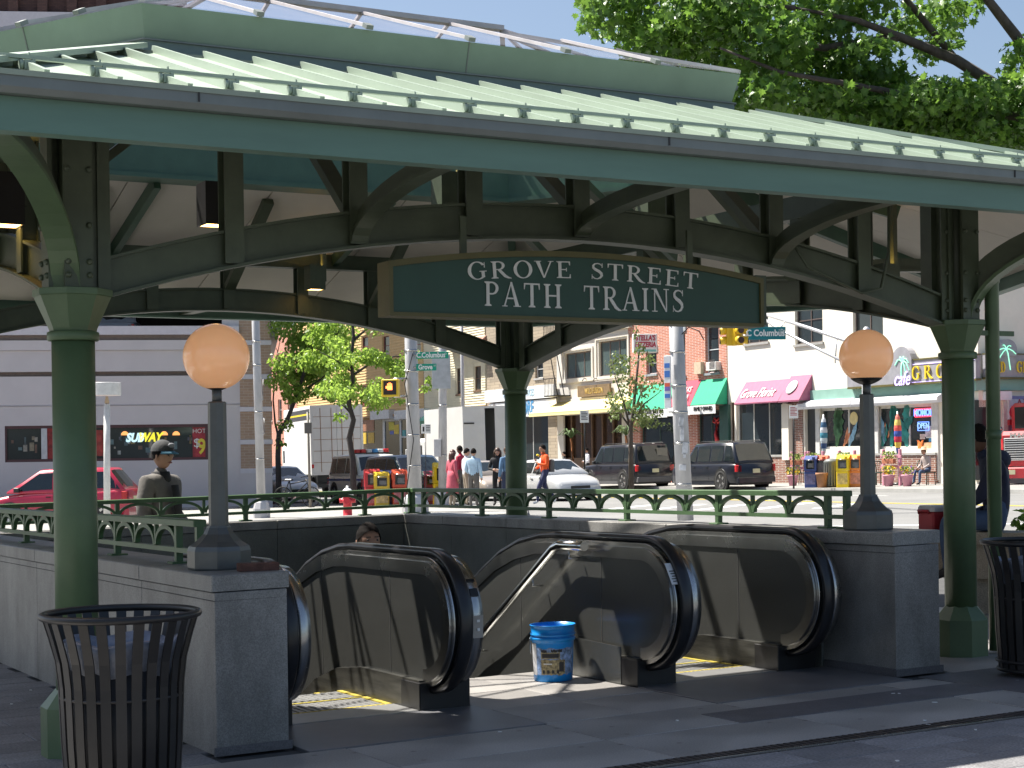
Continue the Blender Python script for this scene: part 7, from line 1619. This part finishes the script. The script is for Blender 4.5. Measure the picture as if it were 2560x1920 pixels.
rb_ = MB().box((.27,-.02,.05),(.29,.02,.86)).mesh('rib', MATS['bin_grey'])
for i in range(18): put('rib', rb_, t, (0,0,0), (0,0,2*math.pi*i/18))
p = XG(2055, 60.9); t = thing('flower_pot', 'brown clay pot under the pedestal newspaper box', 'pot', p); MB().lathe([(.16,0),(.22,.45),(.24,.46),(.24,.54),(.2,.54)],16).build('pot', mat('clay',(.3,.15,.08),.8), t)
p = XG(868, 42.0); t = thing('fire_hydrant', 'red fire hydrant with a white cap behind the back railing', 'hydrant', p); rh = mat('hydrant_red',(.60,.03,.045),.4,var=.1)
MB().lathe([(.17,0),(.17,.04),(.115,.05),(.11,.45),(.14,.46),(.14,.52),(.115,.53),(.115,.62)],16).build('barrel', rh, t); MB().lathe([(.15,.62),(.15,.66),(.13,.74),(.07,.80),(.03,.82),(.03,.87),(.0,.87)],16).build('bonnet', whitem, t)
for a in (0, 90, 180): MB().tube([(0,0,.50),(.20*math.cos(R(a)),.20*math.sin(R(a)),.50)],.06 if a != 90 else .08,10).build('nozzle', rh, t)
MB().tube([(0,0,.5),(0,-.22,.5)],.08,12).build('nozzle', rh, t)
# ------------------------------------------------------------------ cafe terrace
pinkm = mat('pink_paint',(.55,.25,.33),.6,var=.1); greenl = mat('planter_leaves',(.16,.26,.05),.7,var=.5,scale=20); flow = mat('yellow_flowers',(.85,.62,.03),.6,var=.2); purp = mat('violet_flowers',(.25,.1,.4),.6)
def tuft(parent, c, r, n, mats_, h=.2, seed=1):
    rr = random.Random(seed); mb = MB()
    for i in range(n):
        a, q = rr.uniform(0,6.28), r*math.sqrt(rr.random()); p0 = Vector((c[0]+q*math.cos(a),c[1]+q*.6*math.sin(a),c[2]+rr.uniform(0,h))); mb.mi = 0 if rr.random() < (.55 if len(mats_) > 1 else 1) else rr.randrange(1,len(mats_))
        d = Vector((rr.uniform(-1,1),rr.uniform(-1,1),rr.uniform(.2,1))).normalized()*.06; s = d.cross(Vector((rr.uniform(-1,1),rr.uniform(-1,1),.1))).normalized()*.035
        mb.add([p0-s,p0+d*.5-s*.6,p0+d,p0+d*.5+s,p0+s*.8],[(0,1,2,3,4)])
    mb.build('leaves', mats_, parent)
def planter(label, px, out, w=.95):
    s, _ = FS(px,1190,out); p = SP(s,out); p.z = gz(p.x); t = thing('planter_stand', label, 'planter', p, gA+math.pi, 'pink planter stands of the cafe')
    for x in (-w/2,w/2): MB().bev((x-.05,-.05,0),(x+.05,.05,1.32),.01).build('post', pinkm, t)
    for z in (.62,1.0): MB().bev((-w/2-.12,-.065,z),(w/2+.12,-.051,z+.11),.005).build('rail', pinkm, t)
    MB().bev((-w*.36,-.2,.80),(w*.36,-.068,.98),.02).build('window_box', mat('terracotta',(.38,.14,.08),.8), t); tuft(t,(0,-.12,.97),.36,130,[greenl,mat('pale_leaves',(.4,.5,.12),.7,var=.4)],.25,int(px))
planter('pink planter stand nearest the flower shop', 1998, 2.2); planter('pink planter stand behind the blue newspaper box', 2040, 2.3); planter('pink planter stand behind the yellow newspaper box', 2118, 2.2); planter('pink planter stand beside the seated man at the cafe', 2230, 2.2)
for lab, px, out in (('pink pot of yellow flowers by the parking sign post',1982,2.9),('pink pot of yellow flowers beside the far lamp post',2222,2.8),('pink pot of yellow and violet flowers by the seated man',2268,2.7)):
    s,_ = FS(px,1190,out); p = SP(s,out); p.z = gz(p.x); t = thing('flower_pot', lab, 'flower pot', p, 0, 'pink flower pots'); MB().lathe([(.14,0),(.2,.34),(.225,.35),(.225,.41),(.18,.41)],16).build('pot', pinkm, t); tuft(t,(0,0,.41),.26,150,[greenl,flow,flow,purp] if px == 2268 else [greenl,flow],.3,int(px))
def umbrella(label, px, out, cols, z1):
    s,_ = FS(px,1190,out); p = SP(s,out); p.z = gz(p.x); t = thing('umbrella', label, 'umbrella', p, 0, 'folded umbrellas'); MB().tube([(0,0,.02),(0,0,z1)],.025,8).build('pole', alum, t); MB().lathe([(.25,0),(.25,.06),(.04,.1)],16).build('foot', blackm, t)
    n = len(cols); prof = lambda f: .06+.115*math.sin(math.pi*min(1,f*1.02))**.8
    for i, col in enumerate(cols):
        f0, f1 = i/n, (i+1)/n; za, zb_ = z1-.1-1.45*f0, z1-.1-1.45*f1
        MB().lathe([(prof(f0)*.8 if i else .03,za),(prof((f0+f1)/2)*.85,(za+zb_)/2),(prof(f1)*.8,zb_)],10,smooth=False,caps=False).build('canvas_band', mat('umbrella_%d_%d'%(px,i),col,.7), t)
umbrella('folded blue and white umbrella outside the cafe door', 2061, 1.5, [(.6,.65,.7),(.03,.1,.2),(.55,.6,.65),(.05,.25,.35),(.5,.6,.65),(.03,.08,.2),(.4,.5,.55)], 2.75)
umbrella('folded rainbow umbrella at the cafe window', 2246, 1.5, [(.7,.2,.15),(.8,.6,.15),(.7,.1,.08),(.05,.1,.4),(.6,.04,.08),(.85,.6,.1),(.1,.15,.4)], 2.7)
def chair(label, px, out, rz):
    s,_ = FS(px,1190,out); p = SP(s,out); p.z = gz(p.x); t = thing('cafe_chair', label, 'chair', p, rz, 'dark green cafe chairs'); m = mat('chair_green',(.02,.05,.04),.5)
    for x in (-.2,.2):
        for y in (-.2,.2): MB().tube([(x,y,0),(x*.9,y*.9,.45)],.018,6).build('leg', m, t)
    MB().bev((-.23,-.23,.44),(.23,.23,.48),.01).build('seat', m, t); MB().tube([(-.21,.2,.46),(-.23,.27,.75),(-.12,.3,.88),(.12,.3,.88),(.23,.27,.75),(.21,.2,.46)],.02,6).build('back', m, t)
    for x in (-.1,0,.1): MB().tube([(x,.21,.48),(x,.29,.86)],.01,5).build('back_slat', m, t)
for lab, px, o_, rz in (('dark green cafe chair behind the first pink planter',2012,1.6,1.2),('dark green cafe chair beside the far lamp post',2190,1.7,2.2),('dark green cafe chair under the seated man',2318,1.5,R(25)),('dark green cafe chair left of the last planter stand',2205,1.4,.4),('dark green cafe chair between the planters',2090,1.5,2.5)): chair(lab,px,o_,rz)
# ------------------------------------------------------------------ trees
bark = mat('tree_bark',(.085,.068,.058),.9,var=.35,scale=9,bump=.5,bscale=18,stretch=(1,1,.3)); darkbark = mat('dark_thin_bark',(.04,.034,.034),.85,var=.3,scale=9,bump=.4)
def leafmat(name, c1, c2, tr=.4):
    m = bpy.data.materials.new(name); m.use_nodes = True; N = m.node_tree.nodes; K = m.node_tree.links
    b = N['Principled BSDF']; b.inputs['Roughness'].default_value = .38; tc = N.new('ShaderNodeTexCoord'); nz = N.new('ShaderNodeTexNoise'); nz.inputs['Scale'].default_value = 5.5; nz.inputs['Detail'].default_value = 4; K.new(tc.outputs['Object'], nz.inputs[0])
    mx = N.new('ShaderNodeMix'); mx.data_type = 'RGBA'; mx.inputs[6].default_value = (*c1,1); mx.inputs[7].default_value = (*c2,1); mr = N.new('ShaderNodeMapRange'); mr.inputs[1].default_value = .35; mr.inputs[2].default_value = .65; K.new(nz.outputs[0], mr.inputs[0]); K.new(mr.outputs[0], mx.inputs[0]); K.new(mx.outputs[2], b.inputs['Base Color'])
    t = N.new('ShaderNodeBsdfTranslucent'); hs = N.new('ShaderNodeHueSaturation'); hs.inputs['Value'].default_value = 1.7; hs.inputs['Hue'].default_value = .485; K.new(mx.outputs[2], hs.inputs['Color']); K.new(hs.outputs[0], t.inputs[0])
    ms = N.new('ShaderNodeMixShader'); ms.inputs[0].default_value = tr; K.new(b.outputs[0], ms.inputs[1]); K.new(t.outputs[0], ms.inputs[2]); K.new(ms.outputs[0], N['Material Output'].inputs[0]); return m
MAPLE = [(0,0),(.10,.16),(.34,.10),(.30,.30),(.50,.50),(.26,.50),(.22,.70),(.10,.62),(0,1.0),(-.10,.62),(-.22,.70),(-.26,.50),(-.50,.50),(-.30,.30),(-.34,.10),(-.10,.16)]
OVAL = [(0,0),(.26,.25),(.30,.55),(0,1.0),(-.30,.55),(-.26,.25)]
def foliage(name, m, clumps, shape, size, seed, parent, droop=.3):
    """leaves scattered through a set of clumps (centre, radius xyz, count)"""
    rr = random.Random(seed); vs = []; fs = []; k = len(shape)
    for c, r, n in clumps:
        c = Vector(c)
        for i in range(n):
            while True:
                d = Vector((rr.uniform(-1,1),rr.uniform(-1,1),rr.uniform(-1,1)))
                if d.length < 1: break
            d = d*(.35+.65*rr.random())**.3; p = c+Vector((d.x*r[0],d.y*r[1],d.z*r[2]))
            y = Vector((rr.uniform(-1,1),rr.uniform(-1,1),rr.uniform(-1,.5)-droop)).normalized(); nrm = Vector((rr.uniform(-.8,.8),rr.uniform(-.8,.8),rr.uniform(.2,1))); x = y.cross(nrm)
            if x.length < .05: continue
            x.normalize(); s = size*rr.uniform(.65,1.25); cv = x.cross(y)*s*rr.uniform(.05,.2); b = len(vs)
            for (a, q) in shape: vs.append(p+x*(a*s)+y*(q*s)+cv*(abs(a)*1.5-q*q*.5))
            fs.append(tuple(range(b,b+k)))
    me = bpy.data.meshes.new(name); off = OFF.get(parent.name, Vector()); me.from_pydata([tuple(v-off) for v in vs], [], fs); me.materials.append(m); me.update()
    return put(name, me, parent)
def branch(pts, r, parent, name, m, n=8): return MB().tube(pts, r, n, up=(.3,.9,.1)).build(name, m, parent)
# big maple over the roof
tb = Vector((11.6, 27.5, gz(11.6))); mt_ = wthing('maple_tree', 'big leafy maple tree rising behind the canopy roof', 'tree', tb)
br_pts = []
def PP(px, py, Y): return P(px, py, Y)
trunk = [tb, Vector((11.5,27.5,3)), Vector((11.2,27.4,6)), Vector((10.6,27.2,9)), Vector((9.7,27,12.5)), Vector((9.2,26.8,15))]
branch(trunk, [.34,.29,.26,.22,.16,.08], mt_, 'trunk', bark, 12)
limbs = [([Vector((11.2,27.4,6.2)),PP(2700,345,27),PP(2390,150,26.6),PP(2250,92,26.2),PP(2140,50,26),PP(1990,20,25.8)],[.13,.11,.085,.065,.045,.02]),
         ([Vector((10.9,27.3,7.8)),PP(2620,215,27),PP(2540,90,26.8),PP(2470,0,26.6),PP(2380,-140,26.4)],[.14,.11,.085,.07,.04]),
         ([Vector((11.3,27.4,5.4)),PP(2600,305,26.4),PP(2350,252,26),PP(2130,212,25.6),PP(1950,180,25.4),PP(1800,120,25.3)],[.09,.07,.055,.045,.03,.015]),
         ([Vector((11.2,27.4,5.8)),PP(2450,330,27.5),PP(2200,300,27.6),PP(2000,260,27.6)],[.10,.08,.05,.02]),
         ([PP(2250,92,26.2),PP(2060,120,26.4),PP(1850,90,26.8),PP(1700,60,27)],[.07,.055,.04,.015]),
         ([PP(1990,20,25.8),PP(1800,10,26),PP(1620,-20,26)],[.04,.03,.012]),
         ([PP(2390,150,26.6),PP(2300,40,26.9),PP(2200,-80,27),PP(2000,-220,27)],[.06,.05,.04,.015])]
for pts, r in limbs: branch(pts, r, mt_, 'limb', bark)
rr = random.Random(11); clumps = []
def cl(px, py, Y, rx, rz, n): clumps.append((PP(px,py,Y), (rx,1.3,rz), n))
for px, py, rx, rz, n in ((1560,40,.75,.42,330),(1640,110,.7,.45,330),(1530,-40,.6,.4,200),(1720,60,.8,.6,420),(1700,-60,.8,.5,260),(1800,160,.8,.5,420),(1830,20,.8,.5,320),(1900,240,.75,.35,330),(1930,110,.8,.5,420),(2010,190,.8,.5,430),(2040,60,.7,.5,330),(2090,270,.8,.4,420),(2000,290,.7,.3,260),
                          (2140,150,.6,.35,250),(2190,230,.8,.4,420),(2180,330,.8,.3,330),(2290,250,.8,.38,430),(2300,335,.8,.3,320),(2390,260,.8,.35,420),(2410,340,.7,.28,280),(2480,300,.7,.36,380),(2540,250,.7,.4,360),(2550,350,.6,.25,220),(2620,220,.8,.5,330),(2620,330,.8,.4,330),(2160,20,.5,.35,150),(2270,60,.45,.35,130),(2350,30,.45,.3,110),(2420,20,.3,.25,55),(1960,-30,.8,.5,260),(2100,-60,.8,.5,260),(2240,-110,.9,.5,260),(1480,20,.2,.22,36),(2555,130,.3,.3,60),(2330,110,.4,.2,70)):
    cl(px+rr.uniform(-15,15), py+rr.uniform(-10,10), 26.6+rr.uniform(-.8,1.4), rx, rz, int(n*1.9))
for i in range(16): cl(rr.uniform(1650,3000), rr.uniform(-700,-170), rr.uniform(25.5,30), 1.1, .8, 260)
foliage('crown', leafmat('maple_leaf',(.05,.125,.02),(.12,.235,.035),.42), clumps, MAPLE, .165, 5, mt_)
# slim street trees by the white truck
def street_tree(label, px, Y, trunk_px, limbs_, cl_, size, seed, m, shape=OVAL, br=darkbark, name='street_tree'):
    b = XG(px, Y); t = wthing(name, label, 'tree', b, 'street trees'); pts = [b]+[P(x,y,Y) for x,y in trunk_px]; n = len(pts)
    branch(pts, [.11-.075*i/(n-1) for i in range(n)], t, 'trunk', br, 10)
    for l in limbs_: branch([P(x,y,Y+d) for x,y,d in l], [.05-.04*i/(len(l)-1) for i in range(len(l))], t, 'limb', br, 6)
    foliage('crown', m, [(P(x,y,Y+d),(rx,ry,rz),n_) for x,y,d,rx,ry,rz,n_ in cl_], shape, size, seed, t, .5)
lf2 = leafmat('locust_leaf',(.12,.225,.035),(.25,.37,.07),.55)
r2 = random.Random(3)
c1 = [(700+r2.uniform(0,170), 780+r2.uniform(0,205), r2.uniform(-2,2), .62,.8,.42, 230) for _ in range(46)]+[(690+r2.uniform(0,190), 640+r2.uniform(0,150), r2.uniform(-2,2), .8,.9,.55, 140) for _ in range(12)]+[(712,1060,0,.35,.4,.3,70),(700,1105,0,.2,.3,.25,36)]
street_tree('slim street tree at the garage corner with a forked trunk', 697, 60.0, [(695,1140),(697,1085),(718,1050),(745,980),(770,900),(800,830),(820,740)], [[(697,1095,0),(688,1060,.3),(683,1000,.5),(690,900,.5),(705,830,.5)],[(745,980,0),(715,930,.4),(690,870,.6)],[(770,900,0),(830,850,-.5),(870,800,-.6)],[(745,985,0),(800,950,-.5),(850,905,-.8)]], c1, .15, 21, lf2)
c2 = [(880+r2.uniform(-70,80), 850+r2.uniform(0,160), r2.uniform(-1.5,1.5), .45,.6,.30, 110) for _ in range(20)]+[(960+r2.uniform(-50,90), 900+r2.uniform(-20,35), r2.uniform(-1,1), .42,.5,.26, 110) for _ in range(12)]+[(900+r2.uniform(-60,60), 690+r2.uniform(0,130), r2.uniform(-1.5,1.5), .6,.7,.4, 90) for _ in range(6)]+[(1080+r2.uniform(-20,25), 960+r2.uniform(-40,20), 0, .2,.3,.18, 28) for _ in range(3)]+[(1000,1000,0,.25,.3,.1,30),(850,1040,0,.3,.3,.2,40)]
street_tree('slim street tree with a dark crooked trunk in front of the police vehicle', 884, 55.0, [(882,1150),(873,1095),(884,1050),(872,1010),(882,950),(878,900),(884,840),(878,760),(884,690)], [[(880,940,0),(930,905,.3),(990,890,.4),(1030,895,.5)],[(882,930,0),(840,900,-.3),(800,880,-.5)],[(884,850,0),(920,820,.3),(950,780,.4)],[(884,1040,0),(860,1015,.2),(835,1000,.3)]], c2, .14, 22, lf2)
lf3 = leafmat('pear_leaf',(.08,.12,.035),(.14,.19,.06),.35)
c3 = [(1580+r2.uniform(-55,65), 890+r2.uniform(0,190)*.9, r2.uniform(-1,1), .42,.5,.30, 42) for _ in range(26)]+[(1600,870,0,.3,.3,.3,36),(1590,830,0,.18,.2,.25,18),(1530,1000,0,.4,.3,.3,36),(1640,1030,0,.4,.4,.3,36),(1560,1070,0,.3,.3,.2,20),(1650,1060,0,.4,.3,.15,26)]
street_tree('small sparse pear tree in front of the pizzeria awning', 1578, 63.0, [(1577,1130),(1577,1070),(1582,1035),(1590,960),(1598,880)], [[(1577,1075,0),(1560,1010,.3),(1540,950,.4),(1530,900,.5)],[(1578,1060,0),(1610,1010,-.2),(1650,980,-.4)],[(1580,1045,0),(1600,990,.3),(1620,930,.5)],[(1577,1070,0),(1555,1040,.2),(1535,1010,.3)]], c3, .14, 23, lf3, br=bark)
# small potted palms under the yellow awning
for lab, px in (('thin orange trunked palm under the yellow awning, nearer the stone front',1429),('thin orange trunked palm at the pizzeria end of the yellow awning',1566)):
    s,_ = FS(px,1180,1.2); p = SP(s,1.2); p.z = gz(p.x); t = thing('palm', lab, 'plant', p, 0, 'palms under the awning'); MB().tube([(0,0,0),(.1,0,.9),(.05,0,1.7),(0,0,2.3)],[.11,.09,.075,.06],8).build('trunk', mat('palm_trunk',(.40,.15,.05),.8,var=.2), t); mb = MB()
    for i in range(14):
        a = 2*math.pi*i/14; pts = [Vector((0,0,2.3)),Vector((.35*math.cos(a),.35*math.sin(a),2.6+.1*(i%3))),Vector((.7*math.cos(a),.7*math.sin(a),2.45))]; mb.tube(pts,[.03,.06,.01],5,ry=.01)
    mb.build('fronds', mat('palm_green',(.06,.11,.03),.7,var=.3), t)
# shrub in the planter by the picture edge
sb_ = P(2556, 1300, 14.8); shr = wthing('shrub', 'green shrub in the stone planter behind the right litter bin', 'shrub', sb_); foliage('leaves', lf2, [(sb_+Vector((.25,.2,-.02)),(.32,.25,.16),420)], OVAL, .07, 9, shr)
# ------------------------------------------------------------------ people on the street
khaki = cloth('khaki',(.34,.29,.22)); greyp = cloth('grey_trousers',(.13,.12,.11)); pinkc = cloth('pink_coat',(.52,.10,.14)); redc = cloth('crimson_shirt',(.42,.02,.06)); wsh = cloth('white_shirt',(.62,.63,.68)); bsh = cloth('pale_blue_shirt',(.42,.58,.72)); orj = cloth('orange_jacket',(.75,.10,.015)); nav = cloth('navy_track',(.03,.035,.09)); den = cloth('denim',(.10,.19,.32))
GP = 'people waiting at the corner'
def at_(px, Y, foot=0.0): p = XG(px, Y); return (p.x, p.y, p.z+foot)
fold = dict(ell=(-.27,.02,1.13),wrl=(-.10,.20,1.08),hal=(-.02,.22,1.08),elr=(.27,.02,1.13),wrr=(.10,.20,1.10),har=(.02,.24,1.10))
t,H,J = person('woman in a long pink coat standing beside the tall yellow newspaper box', at_(1131,50.5), R(35), None, pinkc, khaki, skin='tan', hair='auburn', hairstyle='long', bulk=1.02, scale=.98, group=GP)
MB().lathe([(.165,1.10),(.19,.92),(.215,.65),(.225,.42),(.20,.42)],18,M=Matrix.Diagonal((1,.8,1,1))).build('coat_skirt', pinkc, t)
person('man in a crimson shirt standing behind the woman in pink', at_(1152,55.0), R(150), None, redc, greyp, skin='dark', hair='black', scale=1.06, group=GP)
person('man in a white shirt and khaki trousers beside the pale blue shirted man', at_(1166,51.5), R(20), dict(wrl=(-.1,.22,1.0),hal=(-.02,.25,1.0)), wsh, khaki, skin='light', hair='black', scale=1.0, group=GP, bulk=1.05)
person('man seen from behind in a pale blue shirt and grey trousers at the corner', at_(1184,50.0), R(70), dict(wrl=(-.2,.18,1.0),hal=(-.14,.24,1.02)), bsh, greyp, skin='light', hair='black', scale=.99, bulk=1.12, group=GP)
t,H,J = person('woman with long dark hair and black jacket holding her hands together', at_(1245,50.5), R(-100), fold, blk_c, blk_c, skin='light', hair='brown', hairstyle='long', scale=.99, group=GP, bulk=1.05)
MB().bev((-.035,.135,1.02),(.035,.145,1.12),.002).build('badge', whitem, t)
person('person in a blue denim jacket half hidden by the back column', at_(1268,50.0), R(120), None, den, cloth('dark_jeans',(.03,.04,.08)), skin='light', hair='brown', hairstyle='short', bulk=1.15, group=GP)
walk = dict(knl=(-.09,.22,.53),anl=(-.09,.26,.10),tol=(-.10,.40,.06),knr=(.09,-.02,.50),anr=(.10,-.36,.20),tor=(.11,-.30,.06), ell=(-.26,.02,1.16),wrl=(-.12,.24,1.20),hal=(-.05,.27,1.28),elr=(.25,.08,1.13),wrr=(.12,.25,1.05),har=(.04,.28,1.05), head0=(0,.04,1.545))
t,H,J = person('man in an orange jacket and navy track trousers striding across the street, drinking', at_(1362,50.0,.0), R(196), walk, orj, nav, shoes=whitem, skin='tan', hair='black', bulk=1.12, scale=1.02)
MB().tube([(-.03,.17,1.47),(-.03,.25,1.50)],.03,8).build('drink', yellowp, t); MB().tube([(.15,.02,.9),(.17,.0,.5),(.16,-.0,.3)],.012,5).build('side_stripe', whitem, t); MB().bev((-.13,-.28,.98),(.13,-.13,1.36),.04).build('backpack', cloth('bag_grey',(.1,.1,.1)), t)
MB().tube([(0,.135,1.0),(0,.15,1.2),(0,.12,1.4)],.05,8,ry=.02).build('shirt_front', wsh, t)
s,_ = FS(1468,1185,2.6); q = SP(s,2.6); person('man in a white shirt reading a paper under the yellow awning', (q.x,q.y,gz(q.x)), R(200), fold, wsh, cloth('dark_trousers',(.03,.03,.035)), skin='tan', hair='black')
s,_ = FS(1412,1185,3.0); q = SP(s,3.0); person('dark haired person in a black top beyond the silver white sedan', (q.x,q.y,gz(q.x)-.15), R(190), None, blk_c, blk_c, skin='light', hair='black')
for lab, px in (('grey haired passer by whose head shows above the black vehicle, on the awning side',1609),('grey haired passer by whose head shows above the black vehicle, by the leaning pole',1634)):
    s,_ = FS(px,1185,2.4); q = SP(s,2.4); person(lab, (q.x,q.y,gz(q.x)+.12), R(-70), None, cloth('tan_top',(.35,.28,.2)), greyp, skin='light', hair='grey')
s,_ = FS(2318,1190,1.5); q = SP(s,1.5); sit2 = dict(sit); dz = -.42
sit2 = {k:(v[0],v[1],v[2]+dz) for k,v in sit.items()}; base_j = dict(pelvis=(0,0,.55),spine=(0,-.02,.72),hil=(-.095,.02,.52),hir=(.095,.02,.52),shl=(-.18,.03,.98),shr=(.18,.03,.98)); sit2.update(base_j); sit2.update(dict(anl=(-.13,.45,.09),anr=(.13,.5,.09),tol=(-.14,.6,.04),tor=(.14,.65,.04),ell=(-.25,.08,.74),elr=(.25,.08,.74)))
t,H,J = person('man in a checked shirt, jeans and straw hat lounging outside the cafe', (q.x,q.y,gz(q.x)), R(205), sit2, cloth('check_shirt',(.40,.34,.32)), jeans, skin='tan', hair='brown')
MB().lathe([(.17,.0),(.16,.01),(.10,.02),(.09,.09),(.06,.11),(.0,.115)],18,M=H@Matrix.Translation((0,-.01,.06))).build('hat', mat('straw',(.6,.4,.25),.8), t)
